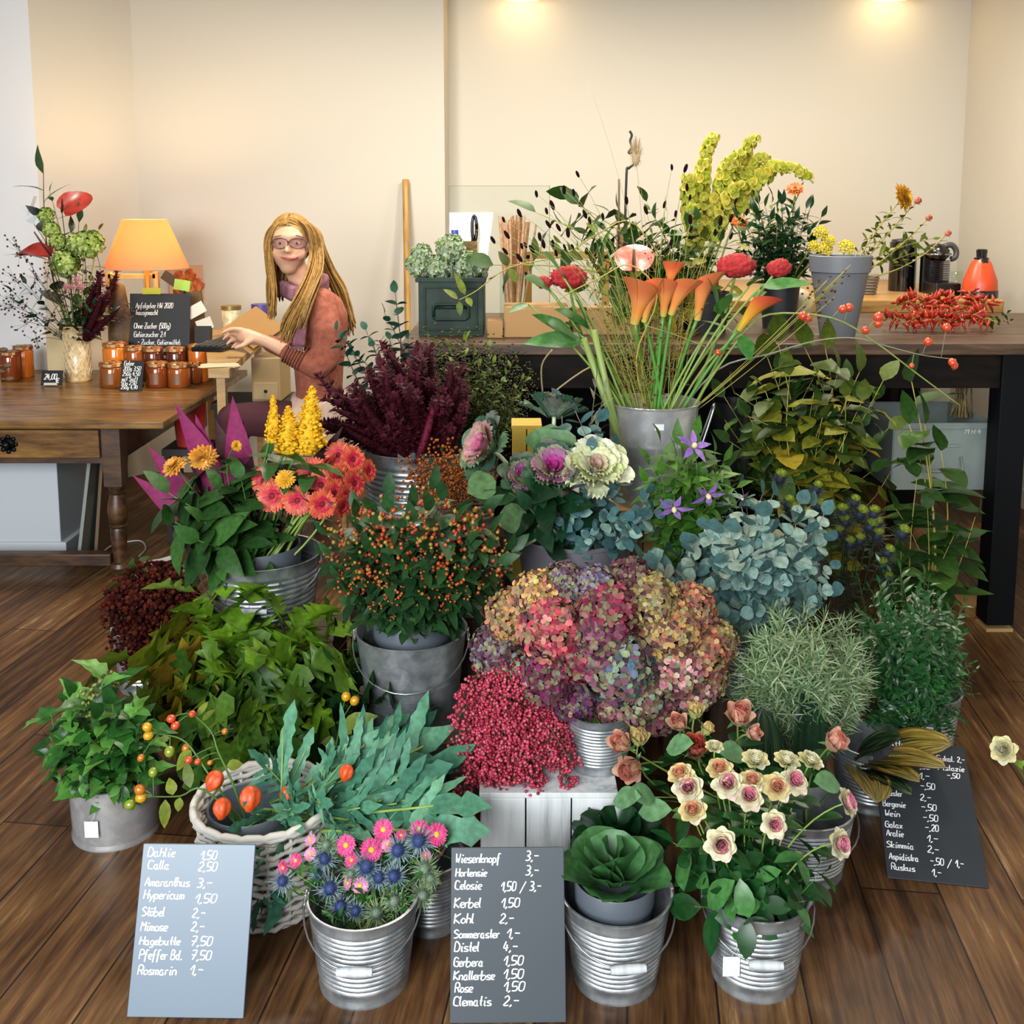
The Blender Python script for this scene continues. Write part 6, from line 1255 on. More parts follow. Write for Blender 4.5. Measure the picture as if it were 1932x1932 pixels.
cdm = leafmat('cordyline_purple', ['#4a1230', '#6a1644', '#8f1c5c', '#a82270'], .55, .2); cdk = leafmat('cordyline_dark', ['#241014', '#3a1a1c', '#4c2622'], .55, .2)
for i, (px, py, w_, m, lb) in enumerate([(334, 768, .055, cdm, 'long purple leaf pointing up beside the red bin'), (438, 756, .06, cdm, 'bright magenta leaf standing upright below the desk'), (283, 848, .05, cdm, 'magenta leaf pointing out over the table leg'), (258, 902, .05, cdm, 'lowest purple leaf reaching toward the table leg'), (408, 800, .065, cdk, 'broad dark brown leaf in the middle of the purple leaves'), (368, 790, .055, cdm, 'purple leaf behind the apricot dahlias'), (640, 812, .05, cdk, 'dark brown leaf beyond the yellow celosia'), (350, 815, .05, cdk, 'dark brown leaf leaning behind the long purple one'), (455, 800, .045, cdk, 'narrow dark leaf beside the upright magenta one')]):
    b0 = GB(); tp = W(px, py, 2.86); d = tp-b0; q = MB(); q.leaf(d*.35, d, (u(-.2, .2), -1, .3), d.length*.68, w_*1.35, LAN, .22, .06*u(-1, 1))
    t = thing('cordyline_leaf', lb, 'leaf', b0, 'purple strap leaves'); ob('stalk', MB().tube([V((0, 0, 0)), d*.37], .004, 5).mesh('stalk', mat('stem_amar', '#4a1520', .6)), t); ob('blade', q.mesh('blade', m), t)
ZIN = [sprig(6, .42, .24, OVA, L_big, g_stem, .3, 68, .012, .05, 'opp', .15, .35, .1, .1) for _ in range(3)]
mass(ZIN, center('gerb', -.05), [(318, 930, 2.72), (330, 985, 2.66), (375, 1020, 2.62), (415, 925, 2.74), (455, 905, 2.76), (350, 950, 2.68), (385, 985, 2.66), (500, 870, 2.88), (540, 850, 2.9)], 'zinnia_shoot', 'broad leaved green shoot hanging over the rim of the gerbera bucket', 'branch', 'broad green shoots', .04, .16)
# ---- kale heads in the tub
X3 = cc(860, 680, .2795)
for (x, y, r, f, hd, lb) in [(180, 570, 44, (-.75, -.45, .45), KALP, 'dusty pink kale head turned away at the outer side'), (445, 780, 30, (.25, -.75, .5), KALM, 'small magenta kale head, half closed'), (655, 720, 42, (.05, -.62, .72), KALM, 'magenta centred kale head with olive rim'), (950, 715, 47, (.1, -.62, .75), KALW, 'cream white kale head on a pale bare stalk'), (670, 300, 42, (.1, .35, .95), KALP, 'dusty pink kale head at the back, seen from behind')]:
    px, py = X3(x, y); tp = W(px, py, 2.66 if y > 500 else 2.8)
    b0 = center('tub', -.12)+V(((px-1084)*.0006, u(-.05, .02), 0)); flower('ornamental_kale', lb, 'kale', b0, tp, f, hd, r*m_per_px(tp)*1.12, r=.008, sm=mat('kale_stalk', '#c9d6a8', .5), group='ornamental kale heads')
for (x, y, bx, by, lb) in [(330, 1090, 480, 1040, 'round green kale leaf hanging over the tub rim'), (120, 870, 260, 800, 'dark green kale leaf hanging at the outer side'), (640, 470, 640, 620, 'broad upright kale leaf with purple veins behind the heads')]:
    a_ = W(*X3(bx, by), 2.62 if y > 500 else 2.74); tp = W(*X3(x, y), 2.58 if y > 500 else 2.74); d = tp-a_; q = MB(); q.leaf((0, 0, 0), d, (0, -1, .4), d.length*1.25, d.length*1.15 if y > 500 else .14, RND, .1, .1, 0, .1)
    one('kale_leaf', q, leafmat('kale_leaf_green', ['#3f6a3a', '#5d8650', '#6a7a60'], .5), lb, 'leaf', a_)
mass([sprig(6, .42, .24, OVA, L_dark, g_stem, .3, 68, .012, .05, 'opp', .15, .35, .1, .1)], center('tub', -.06), [(1000, 960, 2.6), (960, 930, 2.64), (1020, 930, 2.62)], 'kale_shoot', 'dark leafy shoot beneath the kale heads in the tub', 'branch', 'leafy shoots in the tub', .05, .15)
# ---- clematis
CLEMS = [sprig(6, .3, .13, LAN, leafmat('leaf_clematis', ['#2f5a1c', '#4a7a28', '#6a9a38'], .45, back=.1), g_stem, .3, 62, .008, .1, 'opp', .15, .35) for _ in range(3)]
mass(CLEMS, center('clem', -.05), dome(24, 1290, 905, 88, 86, 2.7, .1), 'clematis_shoot', 'green clematis shoot in front of the silver bucket', 'clematis', 'clematis shoots', .03, .18)
mass(CLEMS, center('clem', -.02), [(1275, 1060, 2.6), (1370, 1010, 2.6), (1340, 960, 2.62), (1390, 920, 2.66), (1365, 870, 2.7)], 'clematis_shoot', 'green clematis shoot in front of the silver bucket', 'clematis', 'clematis shoots', .03, .16)
q = MB(); petals(q, 5, .06, .95, .34, 72, LAN, curl=.3, fold=.15); CLM = [('petals', q.mesh('petals', leafmat('clematis_lilac', ['#8a5fb8', '#a47ad0', '#b890dc'], .5, back=.12))), ('stamens', MB().ball((0, 0, .14), (.14, .14, .18), 2).mesh('stamens', mat('stamen_cream', '#e8d89a', .6)))]
for (px, py, f, s, lb) in ((1308, 843, (.3, -.7, .6), .052, 'open lilac clematis beside the silver bucket'), (1272, 958, (-.1, -.75, -.5), .05, 'lilac clematis hanging lowest'), (1335, 933, (.2, -.75, -.5), .05, 'lilac clematis hanging beside the eucalyptus'), (1398, 938, (.5, -.3, -.6), .03, 'small faded clematis near the eucalyptus')):
    flower('clematis_flower', lb, 'flower', center('clem'), W(px, py, 2.52), f, CLM, s, r=.0018, group='lilac clematis')
# ---- green tipped sea holly
XE = cc(1320, 680, .3168)
for i, (x, y) in enumerate([(475, 690), (520, 840), (690, 750), (620, 910), (765, 890), (855, 890), (915, 830), (945, 905), (1030, 900), (865, 950), (1055, 960), (780, 1035), (890, 1080), (1050, 1030), (1195, 1020), (1105, 1130), (1100, 1200), (1120, 1285), (540, 880), (840, 1010), (950, 1060), (1000, 980), (700, 860), (60, 640), (130, 690)]):
    px, py = XE(x, y); tp = W(px, py+10, 2.92); flower('green_tipped_thistle', 'dark thistle with a yellow green tip standing behind the eucalyptus', 'thistle', center('eryn'), tp, (u(-.3, .3), -.5, .9), THIN, u(.03, .038), r=.002, sm=g_dark, leaves=(5, .05, .015, LAN, leafmat('leaf_thistle', ['#2a3a2c', '#3f5238'], .6), .4, .95), group='green tipped thistles')
# ---- hydrangeas over the white crate
PAL = {'peach': ['#e0b04a', '#eec26a', '#f0b080', '#e8907a', '#d8c878'], 'pinkgreen': ['#d8a860', '#c8b870', '#e08a6a', '#b89a5c'], 'coral': ['#c83a54', '#e0566a', '#f07a80', '#d84a5c', '#f0a090'], 'mauvegrey': ['#4a3344', '#6a4858', '#7f5f70', '#9aa078', '#8a90a4'],
 'greenmauve': ['#5a3448', '#8a9a68', '#a8b47a', '#7a5060', '#5a3a50'], 'burgundy': ['#5a1a3c', '#7a2450', '#98406a', '#6a2038', '#8aa088'], 'crimson': ['#8a2440', '#a83a54', '#6a1c38', '#b85a68'], 'mauve': ['#7a4058', '#96566c', '#a86a7c', '#6a3450'], 'teal': ['#5a8a8c', '#88a89c', '#a8b88a', '#8a5468', '#a06878', '#4f7a96'],
 'cream': ['#c8c88a', '#b0b878', '#8fa89a', '#a06070', '#b07884', '#d8d4a0'], 'lilac': ['#5f6488', '#8088a4', '#8a7090', '#a4a8b4', '#6a5a7a'], 'dark': ['#3a1828', '#54203a', '#6a3048'], 'olive': ['#b09a50', '#c4aa5c', '#c4b87c', '#a08a4a'], 'coralyellow': ['#cf8a64', '#d8ac68', '#c8725c', '#dcc07c', '#c0a058'],
 'orange': ['#c86a58', '#cf8a60', '#b85a50', '#d4a478', '#c4a868'], 'pinkwhite': ['#e07a90', '#f0a8b0', '#d8d0a8', '#c8586c', '#a8b48a'], 'dusty': ['#9a4f60', '#b06a78', '#8a3f50', '#c08a84', '#a8a078'], 'purple': ['#5a2450', '#7a3a6a', '#6a4a70', '#8a4a6a']}
def dusk(v): return v[:1]+['#6a3c4c']+v[1:3]+['#8a8a62']+v[3:]+['#5a3040', '#a08a68']
HH = {k: hydrangea(dusk(v), 'hydrangea_'+k) for k, v in PAL.items()}
HN = {'peach': 'peach and yellow', 'pinkgreen': 'ochre and pink', 'coral': 'bright coral pink', 'mauvegrey': 'dark grey mauve', 'greenmauve': 'green and plum', 'burgundy': 'deep burgundy', 'crimson': 'crimson', 'mauve': 'dusky mauve', 'teal': 'teal and mauve', 'cream': 'cream green and mauve', 'lilac': 'blue lilac', 'dark': 'very dark plum', 'olive': 'golden olive', 'coralyellow': 'coral and yellow', 'orange': 'burnt orange', 'pinkwhite': 'pink white and green', 'dusty': 'dusty rose', 'purple': 'purple'}
for (px, py, r, k, pos) in [(1006, 1125, 52, 'peach', 'at the top outer shoulder of the dome'), (955, 1165, 52, 'pinkgreen', 'on the outer shoulder beside the hypericum'), (1032, 1190, 66, 'coral', 'above the pepper berries'), (925, 1235, 52, 'mauvegrey', 'beside the shiny hypericum bucket'), (958, 1275, 48, 'greenmauve', 'directly above the pepper berries'), (1025, 1285, 64, 'burgundy', 'over the middle of the pepper berries'), (1148, 1155, 62, 'crimson', 'near the middle of the dome top'), (1135, 1200, 60, 'mauve', 'in the centre of the dome'), (1165, 1265, 74, 'teal', 'largest in the front of the dome'), (1200, 1320, 62, 'cream', 'at the front bottom of the dome'), (1120, 1105, 46, 'lilac', 'at the back below the grey tub'), (1195, 1090, 46, 'dark', 'at the very back top below the eucalyptus'), (1235, 1135, 56, 'olive', 'at the back shoulder below the eucalyptus'), (1275, 1190, 60, 'coralyellow', 'in the shoulder toward the rosemary'), (1315, 1150, 50, 'orange', 'at the upper edge beside the rosemary'), (1335, 1235, 56, 'orange', 'at the outer edge beside the rosemary'), (1365, 1215, 42, 'olive', 'outermost, touching the rosemary'), (1285, 1265, 58, 'pinkwhite', 'above the salmon rose buds'), (1315, 1305, 50, 'pinkwhite', 'lowest at the edge above the salmon roses'), (1235, 1350, 54, 'dusty', 'lowest over the ribbed can'), (1165, 1345, 46, 'dusty', 'just above the rim of the ribbed can'), (1075, 1330, 50, 'purple', 'between pepper berries and ribbed can'), (1062, 1095, 44, 'mauvegrey', 'at the back below the grey tub rim'), (1345, 1285, 42, 'olive', 'at the lower edge by the rosemary'), (1090, 1250, 50, 'crimson', 'between the burgundy and teal ones')]:
    e = 1-((px-1130)/275)**2-((py-1225)/175)**2; Y = 2.36-.20*sqrt(max(0, e)); tp = W(px, py, Y); n_ = V(((px-1130)/275, -.55-.4*max(0, e), -(py-1215)/190)).normalized()
    flower('hydrangea', HN[k]+' hydrangea head '+pos, 'flower', center('hyd', -.08), tp-n_*.02, n_, HH[k], r*m_per_px(tp)*1.0, r=.003, sm=g_pale, group='hydrangea heads over the white crate')
# pepper berries
for i in range(84):
    px = 962+u(-108, 112); py = 1400+u(-95, 118)
    if i > 52: px = 962+u(-75, 75); py = 1410+u(-60, 75)
    k = abs((px-962)/125)
    if i < 12: px, py = (870, 1330, 905, 1310, 950, 1320, 1000, 1360, 1070, 1400, 1085, 1450, 1080, 1485, 960, 1520, 900, 1485, 870, 1430, 860, 1370, 1010, 1505)[2*i:2*i+2]
    c = BK['pep'][0]; tp = W(px, py, 2.10+.06*k+.05*(1500-py)/200); b0 = V((c.x, c.y+.02, BK['pep'][1]+.11))+V((u(-.06, .06), u(-.02, .04), u(-.02, .06))); d = tp-b0; L = .135; b0 = tp-d.normalized()*L
    inst(PEP[i % 4], 'pepper_berry_spray', 'spray of pink pepper berries tumbling over the white crate', 'berries', frame(b0, d, s=.135, roll=u(0, 6)), 'pink pepper berry sprays')
# ---- fern fronds of the basket
FA = cc(440, 1320, .3106); c, zt, rt, rb = BK['bask']
FB = V((c.x+.05, c.y+.02, zt-.04))
for i, (x, y, Yd) in enumerate([(335, 30, 2.2), (105, 335, 2.1), (590, 330, 2.12), (925, 160, 2.2), (1050, 110, 2.25), (1150, 85, 2.26), (785, 210, 2.2), (1370, 150, 2.24), (1420, 375, 2.1), (1270, 400, 2.08), (480, 200, 2.18), (395, 480, 2.05), (730, 330, 2.12), (1480, 690, 1.98), (90, 660, 2.0), (230, 640, 2.0), (10, 790, 1.98), (150, 1370, 1.93), (240, 1385, 1.92), (120, 1080, 1.93), (300, 640, 2.02), (610, 640, 2.0), (820, 820, 1.96), (1010, 430, 2.1), (1030, 560, 2.05), (1460, 810, 1.96), (840, 430, 2.1), (610, 260, 2.16), (1240, 230, 2.2), (560, 540, 2.03), (700, 560, 2.04), (1180, 600, 2.04), (400, 760, 1.97), (250, 900, 1.95), (420, 640, 2.0), (900, 640, 2.0), (1120, 730, 2.0), (690, 740, 1.97), (160, 960, 1.95), (1300, 560, 2.05)]):
    px, py = FA(x, y); tp = W(px, py, Yd); b0 = FB+V((u(-.05, .07), u(-.04, .03), u(-.02, .02))); d = tp-b0; L = max(.14, d.length*1.02); b0 = tp-d.normalized()*L if d.length < L else b0
    k = [4, 0, 2, 1, 4, 3, 2, 1][i % 8]; kk = V((u(-.5, .5), -1, .55)); M = frame(b0, d, kk.cross(d) if kk.cross(d).length > .01 else None, s=(L*1.0, L*1.05, L), roll=u(-.8, .8)+pi)
    inst(FERN[k], 'fern_frond', 'blue green fern frond with wavy lobes growing from the white wicker basket', 'fern', M, 'blue green fern fronds')
# lantern stems and rose hips
hipm = {c: mat('hip_'+c.strip('#'), c, .25, spec=.6) for c in ('#e0502a', '#d8a01c', '#8a9a2c', '#c8741c')}
def hip(col): 
    return [('hip', MB().ball((0, 0, 0), (1, 1, 1.12), 2).mesh('hip', hipm[col])), ('hip_crown', petals(MB(), 5, .1, .6, .2, 30, LAN, z=1.0).mesh('hip_crown', b_stem))]
HIPM = {c: hip(c) for c in hipm}
def hipbranch(label, base, pts, hips, lv=(), r=.0028, m=None, name='rosehip_branch', twr=.0012):
    b0 = V(base); P = smoothpath([b0]+[W(*p) for p in pts], 4); t = thing(name, label, 'branch', b0)
    st = MB().tube([p-b0 for p in P], [r*(1-.6*i/len(P)) for i in range(len(P))], 6)
    hs = []
    for (px, py, Yd, rp, c) in hips:
        h = W(px, py, Yd); q = min(P, key=lambda p: (p-h).length); st.tube(bez(q-b0, (q+h)/2-b0+V((0, 0, .01)), h-b0, 4), twr, 4); hs.append((h, rp*m_per_px(h), c, (h-q)))
    ob('stem', st.mesh('stem', m or g_stem), t)
    for h, rr, c, d in hs:
        k = ob('rose_hip', HIPM[c][0][1], t, frame(h-b0, d if d.length > .001 else (0, 0, 1), s=rr)); ob('hip_crown', HIPM[c][1][1], k)
    if lv:
        q = MB()
        for (px, py, Yd, L) in lv:
            h = W(px, py, Yd); p = min(P, key=lambda p: (p-h).length); d = h-p
            q.leaf(p-b0+d*.1, d, (u(-.3, .3), -.7, .7), d.length, L*.5, OVA, .15, .2)
        ob('leaves', q.mesh('leaves', L_oliv), t)
    return t
O, Yw, Gn, Or = '#e0502a', '#d8a01c', '#8a9a2c', '#c8741c'
pb = V((BK['phys'][0].x, BK['phys'][0].y, .15))
hipbranch('rose hip branch with red hips rising above the wicker basket rim', pb, [(440, 1480, 2.05), (412, 1420, 2.1), (398, 1380, 2.12), (363, 1347, 2.12)], [(363, 1347, 2.11, 7, O), (323, 1356, 2.1, 8, O), (331, 1369, 2.1, 8, O), (424, 1380, 2.1, 6, Or), (396, 1439, 2.08, 5, Or), (373, 1437, 2.08, 6, O), (356, 1434, 2.08, 7, O)], [(390, 1325, 2.14, .03), (455, 1440, 2.08, .05), (400, 1340, 2.12, .03)])
hipbranch('rose hip branch with yellow hips reaching over the ivy', pb, [(400, 1470, 2.08), (350, 1400, 2.12), (300, 1385, 2.15)], [(278, 1372, 2.14, 9, Yw), (280, 1388, 2.14, 9, Yw), (320, 1418, 2.12, 10, Gn), (351, 1412, 2.12, 8, Or), (266, 1430, 2.14, 7, Or)], [(345, 1440, 2.1, .06), (330, 1450, 2.1, .06), (310, 1400, 2.14, .05)])
hipbranch('rose hip branch with green hips drooping beside the zinc vase', pb, [(385, 1490, 2.06), (340, 1502, 2.06), (290, 1503, 2.08)], [(289, 1457, 2.1, 9, Gn), (264, 1490, 2.08, 10, Or), (266, 1505, 2.08, 10, Yw), (245, 1518, 2.08, 10, Gn)], [(310, 1560, 2.05, .05), (335, 1530, 2.05, .04), (350, 1440, 2.08, .05), (320, 1470, 2.08, .05)])
hipbranch('rose hip branch with two yellow hips before the dark leaves', V((FB.x+.02, FB.y+.1, .1)), [(630, 1420, 2.3), (640, 1370, 2.32)], [(653, 1314, 2.32, 9, Yw), (669, 1322, 2.32, 9, Yw)], [(660, 1380, 2.3, .08), (700, 1350, 2.3, .08), (610, 1400, 2.3, .06)])
vs, fs = ICO3; LANT = MB(); LANT.add([V((v.x*(1+.12*cos(5*atan2(v.y, v.x))), v.y*(1+.12*cos(5*atan2(v.y, v.x))), v.z*1.15+(.2 if v.z > .9 else 0))) for v in vs], fs); LANT = LANT.mesh('husk', noisemat('lantern_orange', ['#c23c10', '#e0561c', '#ee7430'], (1, 1, 1), 2.5, .5))
for (px, py, r, lb) in ((405, 1472, 16, 'upper orange lantern fruit in the wicker basket'), (472, 1505, 19, 'largest orange lantern fruit, beside the curling fern'), (419, 1524, 16, 'orange lantern fruit lowest at the basket rim'), (541, 1498, 13, 'orange lantern fruit behind the fern'), (654, 1457, 13, 'dark orange lantern fruit deep among the ferns')):
    h = W(px, py, 2.03 if px < 500 else 2.09); b0 = pb+V((u(-.02, .05), u(-.02, .02), -.08)); t = thing('lantern_fruit', lb, 'fruit', b0, 'orange lantern fruits')
    ob('stem', stemmesh((0, 0, 0), h-b0, .0022, g_stem)[0], t); ob('husk', LANT, t, frame(h-b0, (u(-.5, .5), -.4, -.7), s=r*m_per_px(h)))
# ---- asters and sea holly of the front bucket
A0 = lambda: topof('aster', .35, -.06)
for (x, y, r, hd, f, lb) in [(685, 885, 20, ASTP, (-.1, -.8, .6), 'bright pink aster at the upper outer side, facing up'), (840, 915, 23, ASTP, (.1, -.6, .8), 'largest bright pink aster in the middle of the bunch'), (912, 790, 20, ASTP, (.0, -.7, .7), 'bright pink aster highest in the middle'), (1130, 790, 19, ASTP, (.0, -.5, .9), 'pink aster partly behind a dark thistle'), (1235, 820, 22, ASTP, (.3, -.7, .6), 'bright pink aster on the side of the middle price board'), (772, 1130, 17, ASTL, (.1, -.95, .3), 'pale pink aster lowest in front, showing a large yellow eye'), (698, 1115, 14, ASTL, (-.7, -.5, .4), 'pale pink aster behind the lowest one'), (720, 975, 15, ASTP, (-.3, -.6, .6), 'dark pink aster beneath the largest one'), (470, 855, 12, ASTL, (-.3, -.5, .8), 'small pale aster topmost at the outer side'), (470, 940, 13, ASTL, (-.2, -.6, .7), 'small pale aster second from the top at the outer side'), (380, 978, 14, ASTP, (-.3, -.7, .6), 'small pink aster third at the outer side'), (305, 1022, 14, ASTP, (-.5, -.7, .4), 'small pink aster nearest the wicker basket'), (940, 880, 14, ASTL, (.2, -.7, .6), 'peach pink aster beside the largest one'), (1020, 825, 12, ASTP, (.0, -.3, .9), 'small dark pink aster behind the thistles'), (1170, 945, 11, ASTL, (.4, -.7, .4), 'small pale aster under the dark thistle'), (1260, 930, 14, ASTL, (.6, -.3, -.3), 'faded aster seen from behind beside the price board')]:
    px, py = FA(x, y); tp = W(px, py, 1.86+.06*(1150-y)/360); flower('aster', lb, 'flower', A0(), tp, f, hd, r*m_per_px(tp), r=.0018, sm=g_pale, leaves=(6, .03, .012, LAN, L_mid, .4, .9), group='pink asters')
for (px, py, lb) in ((859, 1554, 'pink aster at the fern tip before the white crate'), (887, 1545, 'small pink aster nearest the white crate'), (831, 1526, 'small pink aster behind the fern')): tp = W(px, py, 2.02); flower('aster', lb, 'flower', center('asterback', -.02), tp, (.1, -.6, .7), ASTP, 12*m_per_px(tp), r=.0016, sm=g_pale, leaves=(5, .03, .012, LAN, L_mid, .3, .9), group='pink asters')
for i, (x, y, r, hd, lb) in enumerate([(555, 970, 17, THIB, 'blue thistle at the upper outer side below the pale asters'), (585, 1150, 18, THIB, 'deep blue thistle left of the bucket centre under a leaf'), (655, 1260, 17, THIB, 'blue thistle hanging over the bucket rim'), (300, 1105, 15, THIB, 'blue thistle nearest the wicker basket'), (805, 1018, 20, THIB, 'large blue thistle in the very middle'), (985, 1075, 18, THIB, 'dark blue thistle on the far side of the middle one'), (880, 1085, 16, THIB, 'dark blue thistle below the middle one'), (1010, 920, 19, THIB, 'grey blue thistle below the upper pink aster'), (1135, 860, 20, THIB, 'blue thistle before the pink asters at the price board side'), (1165, 1030, 18, THIG, 'dark green thistle at the price board side'), (985, 1225, 18, THIG, 'grey green thistle low at the front rim'), (1145, 1190, 17, THIG, 'grey thistle at the rim near the price board'), (740, 1285, 14, THIB, 'small dark thistle sunk at the front rim'), (870, 1300, 18, THIG, 'pale green thistle hanging over the middle of the rim'), (1205, 1090, 14, THIG, 'small dark thistle at the outer rim'), (575, 885, 14, THIG, 'pale green thistle standing upright above the blue one'), (720, 1060, 12, THIG, 'little green thistle among the stems'), (520, 1060, 12, THIB, 'little blue thistle low at the outer side')]):
    px, py = FA(x, y); tp = W(px, py, 1.84+.06*(1300-y)/400); flower('sea_holly', lb.replace('left of the bucket centre', 'near the bucket centre'), 'thistle', A0(), tp, (u(-.25, .25), -.75, .6), hd, r*m_per_px(tp)*1.75, r=.0018, sm=g_pale, leaves=(4, .04, .012, LAN, leafmat('leaf_holly', ['#4a6a4a', '#7a9478'], .5), .5, .95), group='blue sea holly')
mass([sprig(9, .3, .1, ELL, L_mid, g_pale, .2, 50, .01, .05, 'alt') for _ in range(2)], center('aster', -.08), [(575, 1690, 1.84), (620, 1725, 1.80), (560, 1650, 1.86), (690, 1690, 1.84), (740, 1680, 1.84), (650, 1660, 1.88), (780, 1660, 1.86), (600, 1650, 1.86), (700, 1640, 1.9), (770, 1700, 1.82), (830, 1600, 1.92)], 'aster_leaf_shoot', 'green leafy shoot filling the thistle bucket', 'branch', 'leafy aster shoots', .04, .1)
# ---- leafy cabbage bunches
L_gal = leafmat('leaf_galax', ['#1c4a24', '#2c6432', '#4a8048', '#6a9a60'], .42, .4, back=.05); L_gald = leafmat('leaf_galax_dark', ['#0d2a16', '#184022', '#265a2e'], .3, .6)
def cup(name, label, c, r, ring, m, nose=None):
    t = thing(name, label, 'leaf bunch', c)
    for (n, r0, L, Wd, ang, zz) in ring:
        for i in range(n):
            a = 2*pi*i/n+u(-.2, .2)+zz*9; o_ = V((cos(a), sin(a), 0)); th = radians(ang+u(-6, 6)); d = o_*sin(th)+V((0, 0, cos(th))); up = V((0, 0, 1))*sin(th)-o_*cos(th); x, y, z = basis(d, up); q = MB(); vs = []; fs = []; NU, NV = 8, 6
            for jv in range(NV+1):
                v = jv/NV; w_ = Wd*.5*(.25+.75*sin(pi*min(1, .12+.62*v)))
                for iu in range(NU+1):
                    s_ = 2*iu/NU-1; vs.append((o_*r0+V((0, 0, zz))+z*(L*v*(1-.22*s_*s_*v))+x*w_*s_*(1-.0*v)+y*(.35*w_*s_*s_-.16*L*v*v+.03*sin(s_*9+i)*v))*r)
            for jv in range(NV):
                for iu in range(NU): b = jv*(NU+1)+iu; fs.append((b, b+1, b+NU+2, b+NU+1))
            q.add(vs, fs); ob('leaf', q.mesh('leaf', m), t)
    return t
c, zt, rt, rb = BK['galpot']; tp = W(1158, 1655, c.y-.01)
cup('cabbage_bunch', 'round cupped green cabbage bunch sitting in the grey pot of the front bucket', V((tp.x, c.y, zt+.004)), 88*m_per_px(tp), [(2, .05, .75, 1.3, 5, .0), (3, .12, .9, 1.35, 20, -.1), (4, .25, 1.0, 1.3, 36, -.15), (5, .36, 1.0, 1.25, 52, -.2)], L_gal)
tp = W(1170, 1560, 2.03); cup('cabbage_bunch', 'dark glossy leaf bunch between the white crate and the cabbage bucket', V((tp.x, 2.03, tp.z-.04)), .085, [(4, .1, .8, 1.1, 15, .1), (6, .3, .9, 1.1, 45, .1), (7, .4, .9, 1.1, 75, .1)], L_gald)
one('dark_tin', MB().lathe([(.0001, 0), (.06, 0), (.066, tp.z-.045), (.06, tp.z-.045), (.0001, tp.z-.06)], 24), mat('dark_pot', '#22262a', .5), 'dark tin beneath the dark glossy leaf bunch', 'tin', V((tp.x, 2.015, 0)), sharp=45)
# ---- small roses in front, salmon roses behind
XR = cc(1040, 1280, .3313)
RB = lambda: topof('rose', .3, -.08)
RL = (6, .055, .036, ELL, L_rose, .25, .8)
for (x, y, r, hd, f, lb) in [(735, 545, 21, ROSO, (-.3, -.3, .9), 'cream rose with a peach tip, topmost at the outer side'), (780, 625, 24, ROSP, (-.25, -.7, .7), 'large pink hearted rose below the topmost outer one'), (805, 752, 22, ROSO, (-.2, -.45, .9), 'cream rose with a peach tip, third down at the outer side'), (960, 515, 21, ROSO, (-.1, -.3, .9), 'yellow cream rose behind two pink hearted ones'), (1005, 600, 24, ROSP, (-.15, -.6, .75), 'pink hearted rose in the middle of the bunch'), (1145, 580, 19, ROSO, (0, -.35, .9), 'small peach rose above the middle'), (1125, 672, 23, ROSP, (.0, -.6, .8), 'pink hearted rose right before the middle'), (1285, 620, 23, ROSO, (0, -.6, .8), 'orange hearted rose beside the pair'), (1388, 585, 22, ROSP, (.2, -.6, .8), 'pink hearted rose topmost of the inner pair'), (1165, 458, 21, ROSW, (.0, -.2, 1), 'cream white rose at the back, outermost of three'), (1345, 462, 20, ROSW, (.1, -.2, 1), 'cream white rose at the back, middle of three'), (1480, 462, 20, ROSW, (.3, -.2, 1), 'cream white rose at the back, nearest the salmon rose'), (1690, 705, 22, ROSP, (.7, -.4, .5), 'rose leaning far out toward the writing slate'), (1270, 832, 21, ROSP, (.1, -.9, .5), 'pale pink hearted rose low in the middle'), (965, 945, 25, ROSP, (-.05, -.95, .4), 'lowest pink hearted rose facing out'), (1648, 942, 23, ROSP, (.6, -.7, .4), 'lower rose leaning out over the floor'), (930, 385, 14, ROSW, (0, -.2, 1), 'little cream rose behind the coral one')]:
    px, py = XR(x, y); tp = W(px, py, 1.775+.16*(1000-y)/620); flower('spray_rose', lb, 'rose', RB(), tp, f, hd, r*m_per_px(tp)*1.18, r=.0022, sm=g_pale, leaves=RL, group='small cream and pink roses')
ROSL = [sprig(6, .42, .25, ELL, L_rose, g_stem, .35, 62, .012, .05, 'alt', .15, .3, .05, .1) for _ in range(3)]
mass(ROSL, center('rose', -.05), dome(16, 1420, 1665, 112, 52, 1.87, .04)+[(1310, 1710, 1.78), (1410, 1735, 1.74), (1300, 1640, 1.84), (1270, 1590, 1.88), (1520, 1700, 1.78), (1545, 1650, 1.8), (1440, 1700, 1.77), (1560, 1620, 1.9), (1360, 1690, 1.79)], 'rose_leaf_shoot', 'dark green rose leaf shoot in the front rose bucket', 'branch', 'rose leaf shoots', .04, .11)
SB = lambda: topof('bigrose', .3, -.08)
